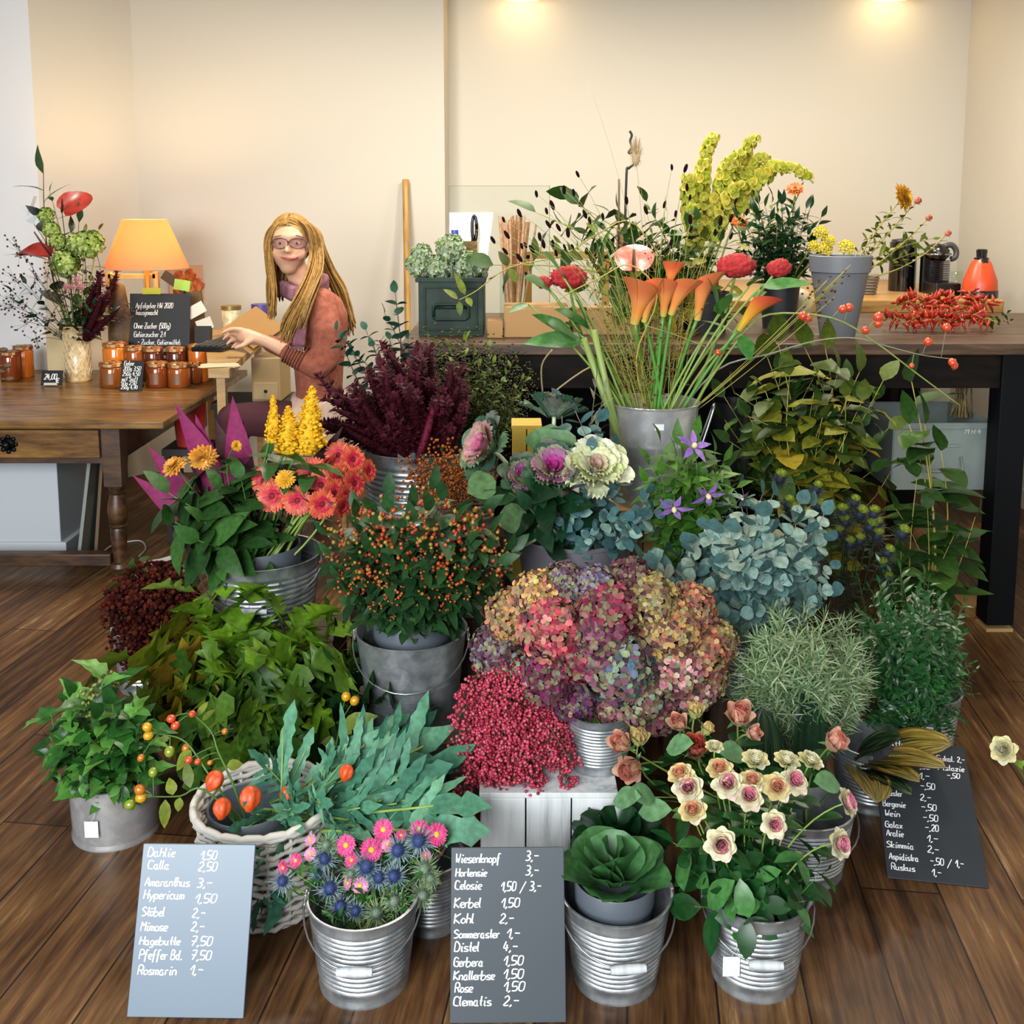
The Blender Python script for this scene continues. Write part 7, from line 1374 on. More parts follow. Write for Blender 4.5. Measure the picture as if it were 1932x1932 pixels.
for (x, y, r, hd, f, lb) in [(410, 378, 24, ROSS, (-.5, -.5, .6), 'pink salmon rose bud just below the hydrangeas'), (495, 352, 22, ROSG, (.1, -.4, .9), 'greenish rose bud touching the hydrangeas'), (465, 508, 28, ROSS, (-.5, -.8, .2), 'large salmon rose beside the ribbed can'), (730, 262, 20, ROSS, (-.3, -.5, .7), 'dusky salmon bud under the hydrangea edge'), (815, 200, 20, ROSG, (.1, -.3, .9), 'greenish rose bud highest under the hydrangea edge'), (825, 395, 25, ROSC, (-.1, -.6, .7), 'coral rose standing above the small roses'), (1070, 222, 27, ROSS, (.0, -.5, .8), 'largest salmon rose before the dark striped leaf'), (1140, 312, 17, ROSS, (.4, -.6, .4), 'salmon bud tucked under the largest one'), (1605, 372, 24, ROSS, (.35, -.5, .7), 'salmon rose beside the golden striped leaf'), (880, 300, 16, ROSG, (.3, -.3, .8), 'small green rose bud behind the coral one')]:
    px, py = XR(x, y); tp = W(px, py, 2.04+(.05 if x > 1400 else 0)); flower('long_rose', lb, 'rose', SB(), tp, f, hd, r*m_per_px(tp)*1.6, r=.0028, sm=g_pale, leaves=(4, .06, .045, ELL, L_rose, .45, .8), group='salmon roses')
for (x, y, r, lb) in [(400, 680, 24, 'outer'), (545, 660, 22, 'middle'), (560, 750, 20, 'lower'), (1060, 420, 26, 'upper'), (700, 380, 20, 'hanging'), (1600, 590, 22, 'far')]:
    px, py = XR(x, y); tp = W(px, py, 2.02); q = MB(); d = V((u(-.6, .6), -.4, .4)); q.leaf(tp-d.normalized()*.03, d, (0, -.6, .8), .075, .05, ELL, .12, .25)
    b0 = SB(); t = thing('rose_leaf', 'broad grey green rose leaf, the '+lb+' one in the salmon rose bunch', 'leaf', b0, 'broad rose leaves'); st, _ = stemmesh((0, 0, 0), tp-d.normalized()*.03-b0, .0016, g_stem); ob('stalk', st, t); q2 = MB(); q2.add([p-b0 for p in q.v], q.f); ob('blade', q2.mesh('blade', leafmat('leaf_rose_pale', ['#4a7a4c', '#6a9a66', '#86ac80'], .45)), t)
# ---- aspidistra: broad leaves, some golden striped
strip, nt, b = newmat('leaf_striped'); tc = nt.nodes.new('ShaderNodeTexCoord'); mpn = nt.nodes.new('ShaderNodeMapping'); mpn.inputs['Scale'].default_value = (30, 1.3, 1); nt.links.new(tc.outputs['UV'], mpn.inputs[0])
def strapleaf(name, label, b0, tip, Wd, m, face, curl=.15, prof=None, sag=0.0):
    b0 = V(b0); tp = V(tip); d = tp-b0; x, y, z = basis(d, face); L = d.length; vs = []; fs = []; NU, NV = 12, 12; uvs = []
    for jv in range(NV+1):
        v = jv/NV; w_ = Wd*.5*(sin(pi*(.06+.9*v**.8))**.75)*(1 if v < .999 else .05)
        for iu in range(NU+1):
            s_ = 2*iu/NU-1; vs.append(d*(.3+.7*v)+x*w_*s_+y*(.18*abs(s_)*w_-curl*L*(v*v-v)+.004*sin(s_*14+v*5))-V((0, 0, 1))*sag*L*v*v); uvs.append((iu/NU, v))
    for jv in range(NV):
        for iu in range(NU): k = jv*(NU+1)+iu; fs.append((k, k+1, k+NU+2, k+NU+1))
    q = MB(); q.add(vs, fs); me = q.mesh('blade', m); ul = me.uv_layers.new(name='UVMap')
    for pl in me.polygons:
        for li in pl.loop_indices: ul.data[li].uv = uvs[me.loops[li].vertex_index]
    t = thing(name, label, 'leaf', b0, 'broad aspidistra leaves'); ob('stalk', MB().tube([V((0, 0, 0)), d*.32], .004, 5).mesh('stalk', g_stem), t); ob('blade', me, t); return t
nz = nt.nodes.new('ShaderNodeTexNoise'); nz.inputs['Scale'].default_value = 1.0; nz.inputs['Detail'].default_value = 4; nt.links.new(mpn.outputs[0], nz.inputs['Vector'])
nt.links.new(ramp(nt, ['#2a3a14', '#5a5a1c', '#9a7c2c', '#b8963c'], nz.outputs[0], pos=[.36, .46, .54, .66]), b.inputs['Base Color']); b.inputs['Roughness'].default_value = .45
stripd, nt, b = newmat('leaf_striped_dark'); tc = nt.nodes.new('ShaderNodeTexCoord'); mpn = nt.nodes.new('ShaderNodeMapping'); mpn.inputs['Scale'].default_value = (30, 1.3, 1); nt.links.new(tc.outputs['UV'], mpn.inputs[0])
nz = nt.nodes.new('ShaderNodeTexNoise'); nz.inputs['Scale'].default_value = 1.0; nt.links.new(mpn.outputs[0], nz.inputs['Vector'])
nt.links.new(ramp(nt, ['#0c2216', '#16341f', '#2c4a24', '#8a7c34'], nz.outputs[0], pos=[.4, .5, .6, .72]), b.inputs['Base Color']); b.inputs['Roughness'].default_value = .35
AB = lambda: topof('aspid', .3, -.06, -.07)
strapleaf('aspidistra_leaf', 'upright dark leaf with pale stripes behind the largest salmon rose', V((W(1440, 1480, 2.2).x, 2.24, .06)), W(1437, 1335, 2.22), .11, stripd, (0, -1, .2))
strapleaf('aspidistra_leaf', 'upright plain dark green leaf standing before the rosemary', V((W(1535, 1500, 2.2).x, 2.26, .06)), W(1522, 1290, 2.26), .085, leafmat('leaf_asp_dark', ['#0f2c1a', '#163a22'], .35, .5), (.2, -1, .1))
for (px, py, Yd, Wd, m, lb) in [(1795, 1405, 2.28, .12, strip, 'longest golden striped leaf reaching over the writing slate'), (1785, 1448, 2.2, .085, strip, 'narrow golden striped leaf touching the writing slate'), (1655, 1515, 2.1, .11, strip, 'drooping green and gold leaf before the aspidistra bucket'), (1735, 1475, 2.18, .08, strip, 'short golden striped leaf below the longest one'), (1700, 1392, 2.3, .09, stripd, 'dark striped leaf behind the golden ones'), (1720, 1500, 2.14, .07, stripd, 'dark drooping leaf beside the writing slate')]:
    strapleaf('aspidistra_leaf', lb, AB(), W(px, py, Yd), Wd, m, (0, -.5, .9), .12)
# ---- contents of the tall silver bucket
X4 = cc(1080, 220, .2484); X2 = cc(740, 300, .2484); CB = lambda: topof('calla', .45, -.2)
for (bx, by, tx, ty, hd, face, wv, lb) in [(470, 1575, 560, 1235, CALL, -2.0, 1.35, 'orange calla at the outer end of the cluster, the widest'), (545, 1560, 610, 1215, CALL, -1.3, 1.0, 'orange calla tucked behind the widest one'), (690, 1515, 720, 1215, CALL, -1.9, 1.15, 'orange calla second in the front row'), (748, 1505, 860, 1205, CALL, -1.2, 1.15, 'orange calla third in the front row'), (948, 1545, 1000, 1165, CALL, -1.0, 1.0, 'orange calla standing alone at the inner side'), (735, 1290, 770, 1075, CALL, -1.57, 1.35, 'orange calla highest at the back of the cluster'), (1262, 1625, 1455, 1325, CALY, -.9, 1.0, 'yellow calla with a red lip leaning out alone')]:
    p0 = W(*X4(bx, by), 2.96); tp = W(*X4(tx, ty), 2.94); d = tp-p0; L = d.length; b0 = CB(); t = thing('calla', lb, 'flower', b0, 'callas in the silver bucket')
    ob('stem', stemmesh((0, 0, 0), p0+d*.04-b0, .0055, mat('calla_stem', '#5a9a3a', .4), r1=.0055)[0], t)
    M = frame(p0-b0, d, (0, 1, 0), s=(L*wv*.95, L*wv*.95, L*1.06), roll=face)
    ob('spathe', hd[0][1], t, M); ob('spadix', hd[1][1], t, M)
for (x, y, r, f, m, lb) in [(1345, 925, 34, (-.1, -.6, .8), X2, 'wide dark red cockscomb above the green leaves'), (1160, 950, 19, (-.5, -.4, .6), X2, 'small red cockscomb beside the wide one'), (1240, 1165, 36, (0, -.5, .9), X4, 'red fan shaped cockscomb between calla and bouquet'), (1555, 1170, 28, (.4, -.5, .7), X4, 'red cockscomb nearest the tall grey pot')]:
    tp = W(*m(x, y), 3.0); flower('cockscomb', lb, 'flower', CB(), tp, f, COMB, r*m_per_px(tp), r=.006, sm=g_pale, leaves=(4, .09, .045, OVA, L_big, .55, .9), group='red cockscombs')
BIGL = leafmat('leaf_cockscomb', ['#2c6a30', '#48883e', '#66a552'], .42, back=.1)
for (bx, by, tx, ty, w_, m, lb) in [(1440, 1385, 1030, 1360, .075, X2, 'broad pale green leaf pointing outward over the dark table edge'), (1400, 1370, 1110, 1160, .07, X2, 'dark green leaf curling above the broad pale one'), (1440, 1340, 1340, 1230, .06, X2, 'folded green leaf where the two thick stalks meet'), (1480, 1290, 1430, 1060, .065, X2, 'dark green leaf standing above the thick stalks'), (1500, 1280, 1270, 1120, .06, X2, 'green leaf in the middle of the leaf tuft'), (1200, 1000, 1030, 880, .08, X2, 'big green leaf behind the small cockscomb'), (1300, 900, 1180, 700, .09, X2, 'largest green leaf behind the wide cockscomb'), (1120, 1500, 1180, 1330, .06, X4, 'green leaf beside the lone orange calla'), (1110, 1500, 1070, 1210, .055, X4, 'narrow green leaf behind the lone calla'), (1430, 1290, 1790, 1240, .06, X4, 'broad green leaf below the cockscomb near the grey pot'), (1290, 1660, 1350, 1830, .05, X4, 'small green leaf hanging under the yellow calla'), (1340, 1290, 1440, 1180, .045, X4, 'curled green leaf between the two cockscombs'), (1030, 1100, 900, 1140, .03, X2, 'slim green leaf tip pointing at the cardboard box')]:
    a_ = W(*m(bx, by), 2.95); tp = W(*m(tx, ty), 2.88); b0 = CB(); d = tp-a_; q = MB(); q.leaf(a_-b0, d, (0, -.55, .8), d.length*1.05, w_, OVA, .16, .12, 0, .05)
    t = thing('cockscomb_leaf', lb, 'leaf', b0, 'broad leaves in the silver bucket'); ob('stalk', stemmesh((0, 0, 0), a_-b0, .0045, g_pale)[0], t); ob('blade', q.mesh('blade', BIGL), t)
for (x, y, lb) in ((1455, 1360, 'thick pale stalk, the lower of two leaning outward'), (1530, 1300, 'thick pale stalk, the upper of two leaning outward')): b0 = topof('calla', .3, -.2, -.06, -.03); tp = W(*X2(x, y), 2.94); one('thick_stalk', MB().tube([V((0, 0, 0)), (tp-b0)*.5, tp-b0], [.011, .010, .009], 8), mat('stalk_pale', '#9ab05c', .5), lb, 'stalk', b0)
burn = [X2(*p) for p in [(1408, 115), (1095, 265), (1305, 235), (1378, 255), (1215, 350), (1172, 395), (1185, 495), (845, 460), (965, 410), (765, 615), (870, 575), (858, 700), (983, 660), (1012, 655), (1060, 685), (1120, 590), (1148, 645), (1220, 640), (1262, 520), (1335, 560), (1465, 415), (1500, 465), (1310, 670), (1370, 670), (1245, 715), (1025, 885), (965, 750)]]+[X4(*p) for p in [(95, 740), (130, 790), (755, 385), (860, 392), (870, 537), (893, 615), (410, 635), (558, 710), (700, 668), (785, 740), (895, 780), (900, 855), (1085, 880), (1125, 790), (1205, 770), (1240, 640), (1325, 725), (750, 955), (230, 760), (1205, 905)]]
for i, (px, py) in enumerate(burn):
    tp = W(px, py, 3.0+u(-.08, .1)); b0 = topof('calla', .5, -.18); d = V(((px-1235)*.002+u(-.3, .3), u(-.3, .2), 1)).normalized(); s = u(6.5, 10.5)*m_per_px(tp)
    t = thing('burnet', 'thin wiry stem with a dark brown burnet head above the silver bucket', 'burnet', b0, 'burnet stems with dark heads')
    ob('stem', stemmesh((0, 0, 0), tp-b0, .0011, g_pale, ctrl=V((0, 0, (tp-b0).length*.45))+(tp-b0)*.25, r1=.0006)[0], t); ob('seed_head', BURN[0][1], t, frame(tp-b0, d, s=s))
# airy seed sprays with dark dots
dotm = mat('seed_dots', '#5a2418', .7)
for i, (px, py) in enumerate([(1130, 560), (1160, 520), (1190, 640), (1150, 640), (1210, 680), (1170, 700), (1290, 590), (1280, 560), (1240, 470), (1110, 500), (1320, 560), (1180, 600), (1140, 590), (1220, 610), (1260, 640), (1200, 540), (1300, 500), (1330, 480)]):
    b0 = topof('calla', .4, -.18); tp = W(px, py, 2.98+u(-.05, .12)); d = tp-b0; t = thing('seed_spray', 'airy ochre seed spray with brown dots between the calla stems', 'seed spray', b0, 'airy seed sprays'); s = MB(); q = MB()
    s.tube(bez((0, 0, 0), d*.5+V((0, 0, .04)), d, 6), .0012, 4)
    for k in range(22):
        f = u(.5, 1); p = d*f; e = p+V((u(-1, 1), u(-.6, .6), u(-.2, 1)))*.05; s.tube([p, e], .0006, 3, cap=False); q.ball(e, u(.0022, .004), 1)
    ob('stem', s.mesh('stem', mat('spray_ochre', '#a8902c', .6)), t); ob('seeds', q.mesh('seeds', dotm), t)
for i, (px, py, Yd, lb) in enumerate([(1110, 155, 3.3, 'longest thin grass blade reaching high against the wall'), (1206, 335, 3.2, 'grass blade carrying nothing beside the furry tail')]):
    b0 = topof('calla', .4, -.18); one('grass_blade', MB().tube(bez((0, 0, 0), V((.05, 0, .5)), W(px, py, Yd)-b0, 12), [.0015-.0001*k for k in range(13)], 4), mat('grass_straw', '#b0a878', .6), lb, 'grass', b0)
b0 = topof('calla', .3, -.18); tp = W(1200, 295, 3.2); t = thing('bunny_tail_grass', 'furry beige grass tail beside the dark curly twig', 'grass', b0); ob('stem', stemmesh((0, 0, 0), tp-b0, .0012, mat('grass_straw', '#b0a878', .6), ctrl=(tp-b0)*.6)[0], t)
q = MB()
for k in range(240): z = u(-1, 1); a = u(0, 6.28); s_ = sqrt(1-z*z); p = V((.016*s_*cos(a), .016*s_*sin(a), .034*z)); q.tube([p*.4, p*1.5+V((0, 0, .012))], [.0008, .0002], 3, cap=False)
q.ball((0, 0, 0), (.013, .013, .03), 2); ob('furry_tail', q.mesh('furry_tail', mat('fur_beige', '#d0b88a', .8)), t, T(tp-b0))
b0 = V((W(1178, 560, 3.8).x, 3.8, ZW)); tp = [W(x, y, 3.8) for x, y in [(1178, 480), (1182, 330), (1186, 318), (1200, 305), (1198, 290), (1186, 288), (1192, 278), (1189, 266), (1192, 255), (1188, 247)]]
one('corkscrew_twig', MB().tube([V((0, 0, 0))]+[p-b0 for p in smoothpath(tp, 4)], .0045, 6), mat('twig_black', '#1a1412', .6), 'dark corkscrew twig standing above the vine leaves', 'twig', b0)
b0 = V((W(1167, 560, 3.82).x, 3.82, ZW)); one('straight_twig', MB().tube([V((0, 0, 0)), W(1168, 338, 3.82)-b0], .004, 6), b_stem, 'short straight brown twig beside the corkscrew twig', 'twig', b0)
hipbranch('long vine runner with broad leaves hanging across the green metal crate', VB0+V((-.05, 0, .1)), [(1200, 425, 3.8), (1130, 440, 3.74), (1060, 482, 3.7), (960, 505, 3.66), (900, 548, 3.62), (866, 566, 3.6)], [], [(862, 520, 3.6, .055), (842, 545, 3.59, .055), (868, 592, 3.58, .05), (890, 575, 3.59, .055), (930, 520, 3.62, .07), (945, 475, 3.66, .08), (975, 530, 3.64, .07), (1010, 450, 3.68, .07), (1040, 455, 3.7, .06), (1075, 510, 3.7, .07), (1110, 420, 3.74, .07)], r=.0034, m=y_stem, name='vine_runner')
# anthurium behind the callas
def anth(name, label, base, tp, face, L, Wd, m, spm, roll=0, group=None):
    base, tp = V(base), V(tp); t = thing(name, label, 'flower', base, group); e = tp-base; ob('stem', stemmesh((0, 0, 0), e, .003, g_dark)[0], t)
    q = MB(); vs = []; fs = []; N = 20
    pts = []
    for i in range(N): a = 2*pi*i/N; rr = 1-.38*cos(a)**8*(cos(a) < 0)+.22*max(0, cos(a))**6; pts.append((rr*sin(a)*.8, rr*cos(a)))
    for ring in range(6):
        f = ring/5
        for (a_, b_) in pts: vs.append(V((a_*f*Wd*.5, b_*f*L*.5+L*.36, .12*L*(a_*f)**2*2-.12*L*f*f*max(0, b_))))
    for r_ in range(5):
        for i in range(N): j = (i+1) % N; fs.append((r_*N+i, r_*N+j, (r_+1)*N+j, (r_+1)*N+i))
    q.add(vs, fs); M = frame(e, face, roll=roll); ob('spathe', q.mesh('spathe', m), t, M)
    ob('spadix', MB().tube([V((0, .0, .0)), V((0, L*.06, L*.3)), V((0, L*.1, L*.62))], [.006, .0055, .003], 8).mesh('spadix', spm), t, M); return t
anth('anthurium', 'pale red anthurium with a brown spadix behind the callas', CB(), W(1196, 512, 3.05), (-.1, -.7, .7), .13, .15, noisemat('anthurium_salmon', ['#c84a3c', '#e08070', '#ecc4b0'], (1, 1, 1), 30, .3), mat('spadix_brown', '#7a3a2c', .6))
# long twigs with hips out of the silver bucket
cb = BK['calla'][0]+V((.03, 0, .2))
hipbranch('long green rose hip branch reaching down toward the grey green crate', cb, [(1330, 690, 2.98), (1400, 630, 2.98), (1452, 593, 2.98), (1570, 600, 2.96), (1650, 645, 2.94), (1730, 705, 2.92), (1812, 766, 2.9)], [(1515, 596, 2.95, 9, O), (1523, 600, 2.95, 8, O), (1590, 583, 2.95, 8, O), (1602, 580, 2.95, 8, O), (1657, 598, 2.94, 9, O), (1657, 610, 2.94, 8, O), (1633, 623, 2.93, 8, O)], r=.0042, m=mat('twig_green', '#8a9a48', .6))
hipbranch('thin grey rose hip twig crossing the dark table front', cb, [(1350, 700, 3.0), (1452, 668, 2.98), (1540, 643, 2.97), (1613, 638, 2.96), (1680, 655, 2.95), (1740, 670, 2.94), (1804, 678, 2.93)], [(1751, 645, 2.93, 8, O), (1786, 618, 2.93, 8, O), (1797, 684, 2.92, 8, O), (1801, 690, 2.92, 7, O), (1720, 690, 2.92, 5, O)], r=.003, m=mat('twig_grey', '#8a8a70', .6))
hipbranch('yellow twig winding in front of the callas and the anthurium', cb+V((-.03, 0, 0)), [(1200, 680, 2.96), (1240, 560, 2.92), (1190, 500, 2.9), (1130, 525, 2.9), (1070, 555, 2.88), (1040, 580, 2.86)], [(1355, 665, 2.95, 6, O)], r=.003, m=mat('twig_yellow', '#b8a848', .6))
for (p0_, p1_, p2_, lb) in [((1030, 752), (1100, 700), (1185, 660), 'bare forked twig in the dark below the work table'), ((1024, 745), (1022, 690), (1042, 660), 'bare upright twig in the dark below the work table')]:
    A = [W(*p0_, 3.4), W(*p1_, 3.38), W(*p2_, 3.36)]; one('bare_twig', MB().tube([p-A[0] for p in smoothpath(A)], .003, 5), mat('twig_bare', '#a8986c', .7), lb, 'twig', A[0])
for i, (px, py) in enumerate([(1575, 560), (1590, 520), (1605, 500), (1560, 530)]):
    tp = W(px, py, 3.05); b0 = cb; t = thing('berry_twig', 'fine twig dotted with tiny dark berries before the tall grey pot', 'berry twig', b0, 'fine berry twigs'); s = MB(); q = MB(); d = tp-b0; s.tube(bez((0, 0, 0), d*.5+V((0, 0, -.03)), d, 8), .0012, 4)
    for k in range(9): e = d*u(.82, 1)+V((u(-1, 1), u(-.3, .3), u(-1, 1)))*.035; s.tube([d*.85, e], .0006, 3); q.ball(e, .0042, 1)
    ob('stem', s.mesh('stem', y_stem), t); ob('berries', q.mesh('berries', dotm), t)
# ---- bouquet in the glowing vase on the old table
XL = cc(0, 300, .2484); vb = VB+V((0, 0, .16)); YB = VB.y
LA = noisemat('anthurium_red', ['#6a2018', '#b83a2c', '#d84a3c'], (1, 1, 1), 14, .3); sp2 = mat('spadix_dark', '#5a2420', .6)
anth('anthurium', 'upper red anthurium of the vase bouquet, opening upward', vb, W(*XL(470, 400), YB-.03), (.25, -.8, .45), .17, .15, LA, sp2, roll=-.9)
anth('anthurium', 'lower red anthurium pointing far out to the picture edge', vb, W(*XL(390, 735), YB-.1), (-.1, -.62, .78), .23, .11, LA, sp2, roll=1.42)
HLIM = hydrangea(['#7a9a3c', '#a0bc50', '#bcd070', '#c8d88a'], 'hydrangea_lime', 60, .3)
for (x, y, r, lb) in [(350, 430, 15, 'small topmost lime'), (390, 540, 16, 'second lime'), (680, 650, 26, 'bright lime outer'), (500, 790, 26, 'low lime central'), (590, 640, 20, 'middle lime'), (440, 630, 16, 'small lime inner')]: tp = W(*XL(x, y), YB-.02); flower('lime_hydrangea', lb+' hydrangea in the vase bouquet', 'flower', vb, tp, (u(-.3, .3), -.7, .6), HLIM, r*m_per_px(tp), r=.002)
for (x, y, lb) in [(590, 915, 'upper'), (560, 970, 'middle'), (620, 975, 'lower'), (510, 972, 'outer')]: tp = W(*XL(x, y), YB-.1); flower('button_aster', lb+' small dusty pink button flower of the vase bouquet', 'flower', vb, tp, (0, -1, .3), BUT, 8*m_per_px(tp), r=.0015)
for o_ in COL.objects:
    if o_.name.startswith('button_aster'):
        for ch in o_.children:
            if ch.name.startswith('florets'): 
                me = ch.data.copy(); me.materials.clear(); me.materials.append(leafmat('button_pink', ['#c87a80', '#d89a98', '#b8606c'], .6)); ch.data = me
mass(AMAR, vb, [XL(740, 880)+(YB-.08,), XL(800, 960)+(YB-.05,), XL(850, 1080)+(YB-.06,), XL(700, 960)+(YB-.1,), XL(760, 1030)+(YB-.08,), XL(830, 830)+(YB,)], 'burgundy_plume', 'short burgundy plume in the vase bouquet beside the recipe slate', 'flower', 'burgundy plumes in the vase', .02, .12)
mass(DARK, vb, [XL(600, 480)+(YB,), XL(540, 560)+(YB,), XL(200, 950)+(YB-.05,), XL(100, 1010)+(YB-.06,), XL(160, 1110)+(YB-.06,), XL(330, 110)+(YB,), XL(650, 750)+(YB-.03,), XL(850, 1150)+(YB-.08,), XL(700, 1100)+(YB-.1,), XL(500, 1130)+(YB-.1,), XL(600, 1060)+(YB-.1,)], 'bouquet_greenery', 'dark green leaf stem in the vase bouquet', 'branch', 'leaf stems in the vase', .02, .14)
mass(YGRN, vb, [XL(380, 250)+(YB,), XL(750, 540)+(YB,), XL(640, 560)+(YB,), XL(280, 1080)+(YB-.07,), XL(480, 1120)+(YB-.1,), XL(560, 830)+(YB-.05,), XL(700, 800)+(YB-.04,), XL(420, 900)+(YB-.06,), XL(380, 1020)+(YB-.08,)], 'bouquet_twig', 'olive twig in the vase bouquet', 'branch', 'olive twigs in the vase', .02, .14)
for i, (x, y) in enumerate([(60, 860), (40, 1040), (90, 600), (240, 1380), (150, 1230), (330, 1200), (330, 820), (430, 1000), (980, 1130), (20, 1090), (220, 830)]):
    tp = W(*XL(x, y), YB-.06); t = thing('dark_berry_spray', 'thin spray of dark berries drooping from the vase bouquet', 'berry twig', vb, 'berry sprays in the vase'); s = MB(); q = MB(); d = tp-vb; s.tube(bez((0, 0, 0), d*.5+V((0, 0, .06)), d, 8), .0012, 4)
    for k in range(16): e = d*u(.8, 1)+V((u(-1, 1), u(-.4, .4), u(-1, 1)))*.045; s.tube([d*.88, e], .0006, 3); q.ball(e, .0055, 1)
    ob('stem', s.mesh('stem', b_stem), t); ob('berries', q.mesh('berries', mat('berry_dark', '#3a1a20', .5)), t)
p = W(52, 405, YB-.02); k = m_per_px(p); t = thing('gift_card', 'small white card clipped with a wooden peg in the vase bouquet', 'card', frame(p, (-.1, -1, .1), (.35, 0, 1))); ob('card', MB().box((0, 0, 0), (36*k, 26*k, .001)).mesh('card', tagm, False), t); ob('peg', MB().box((4*k, 22*k, .003), (5*k, 32*k, .006)).mesh('peg', mat('peg_wood', '#d8cdb8', .6), False), t)
p2 = vb; one('card_pick', MB().tube([V((0, 0, 0)), W(84, 452, YB-.01)-vb, p-vb], .0016, 5), b_stem, 'thin brown pick holding the white card in the vase bouquet', 'stick', vb)
for i, (px, py) in enumerate([(6, 660), (14, 690), (4, 700), (18, 715)]):
    p = W(px, py, VB.y-.25); one('dried_seedpod', MB().tube([V((-.14, 0, -.03)), V((-.05, 0, .0)), V((0, 0, 0))], .004, 5).ball((0, 0, 0), (.02, .02, .012), 2), mat('dried_brown', '#6a5236', .8), ['topmost brown dried seed head at the picture edge', 'brown dried seed head beside the tall jam jar', 'small brown dried seed head low at the picture edge', 'lowest brown dried seed head on the table edge'][i], 'seed head', p)
# a yellow green blossom leaning in from beyond the picture edge
p = W(1893, 1415, 2.2); b0 = W(2010, 1480, 2.2); flower('pale_blossom', 'pale yellow green blossom leaning in above the wooden floor', 'flower', V((b0.x, 2.2, 0)), p, (-.6, -.5, .5), ROSW, .03, r=.002, leaves=(4, .05, .02, LAN, L_lime, .7, .97))
# ================================================================ the person at the desk, turned to the camera
YP = 4.28
def P_(px, py, dy=0.0): return W(px, py, YP+dy)
kp = m_per_px(P_(550, 460))
def chain(q, pts, n=10):
    """overlapping balls along a limb: pts = [(point, radius)]"""
    for (a, ra), (b, rb) in zip(pts, pts[1:]):
        a, b = V(a), V(b); m = max(2, int((b-a).length/(min(ra, rb)*.35)))
        for i in range(m+1): f = i/m; q.ball(a+(b-a)*f, ra+(rb-ra)*f, 2)
def remeshed(name, q, m, parent, vox, it=6, label=None):
    o = ob(name, q.mesh(name, m), parent); r = o.modifiers.new('remesh', 'REMESH'); r.mode = 'VOXEL'; r.voxel_size = vox; r.use_smooth_shade = True
    s = o.modifiers.new('smooth', 'SMOOTH'); s.iterations = it; s.factor = .5
    if label: o['label'] = label
    return o
hipc = P_(603, 800); PR = thing('person', 'person with long blond hair, glasses and rust sweater, seated at the desk smiling', 'person', (hipc.x, hipc.y, 0))
inv = T(-PR.location)
def L_(p): return V(p)-PR.location
skin = mat('skin', '#eeb592', .5, spec=.3); q = MB()
hc = P_(549, 452)
q.ball(L_(hc), (37*kp, 43*kp, 42*kp), 3)
q.ball(L_(P_(546, 478, -.018)), (32*kp, 34*kp, 32*kp), 3); q.ball(L_(P_(545, 503, -.034)), (18*kp, 20*kp, 16*kp), 2)
for x in (525, 567): q.ball(L_(P_(x, 479, -.06)), (12*kp, 12*kp, 12*kp), 2)
chain(q, [(L_(P_(543, 456, -.090)), .007), (L_(P_(542, 466, -.103)), .009), (L_(P_(541, 473, -.111)), .012)])
for x in (535, 548): q.ball(L_(P_(x, 475, -.098)), .0085, 2)
chain(q, [(L_(P_(531, 487, -.083)), .006), (L_(P_(546, 488, -.092)), .010), (L_(P_(560, 486, -.083)), .006)])
chain(q, [(L_(P_(520, 447, -.078)), .007), (L_(P_(533, 445, -.090)), .008), (L_(P_(545, 448, -.09)), .008), (L_(P_(558, 445, -.088)), .008), (L_(P_(572, 447, -.074)), .007)])
for x in (513, 588): q.ball(L_(P_(x, 468, .0)), (.012, .016, .024), 2)
chain(q, [(L_(P_(556, 500, .015)), .048), (L_(P_(566, 530, .025)), .05), (L_(P_(585, 556, .03)), .07)])
chain(q, [(L_(P_(596, 580, .0)), .085), (L_(P_(600, 650, .0)), .105), (L_(P_(602, 740, .0)), .10), (L_(P_(603, 795)), .105)])
# near arm with a five fingered hand, far arm resting on the desk
chain(q, [(L_(P_(610, 578, -.155)), .036), (L_(P_(606, 690, -.2)), .034), (L_(P_(560, 672, -.215)), .034), (L_(P_(505, 645, -.21)), .025), (L_(P_(482, 636, -.205)), .024), (L_(P_(466, 633, -.2)), .03)])
q.ball(L_(P_(462, 634, -.2)), (.036, .026, .030), 2)
for F in ([(456, 622), (440, 620), (428, 623), (419, 628)], [(452, 630), (437, 629), (427, 634), (421, 640)], [(453, 638), (440, 640), (432, 645), (428, 650)], [(458, 645), (447, 649), (440, 653), (437, 657)]):
    i_ = [(456, 622), (452, 630), (453, 638), (458, 645)].index(F[0]); chain(q, [(L_(P_(x, y, -.215+.022*i_-.004*j)), .0115-.0012*j) for j, (x, y) in enumerate(F)])
chain(q, [(L_(P_(474, 642, -.225)), .014), (L_(P_(458, 652, -.24)), .0115), (L_(P_(444, 656, -.245)), .009)])
chain(q, [(L_(P_(600, 575, .16)), .045), (L_(P_(580, 670, .2)), .036), (L_(P_(520, 650, .2)), .03), (L_(P_(480, 640, .2)), .026), (L_(P_(455, 640, .2)), .028)])
for dy in (-.03, -.01, .01, .03): chain(q, [(L_(P_(455, 640, .2+dy)), .010), (L_(P_(432, 644, .2+dy*1.2)), .0085)])
# legs
for dy in (-.09, .10):
    kx = L_(P_(438, 790, dy)); chain(q, [(L_(P_(600, 800, dy*.8)), .085), (L_(P_(520, 792, dy)), .075), (kx, .055), (kx+V((.02, 0, -.28)), .045), (kx+V((.04, 0, -.50)), .034), (V((kx.x+.03, kx.y, .045)), .034), (V((kx.x-.12, kx.y, .03)), .028)])
remeshed('body', q, skin, PR, .0075, 5)
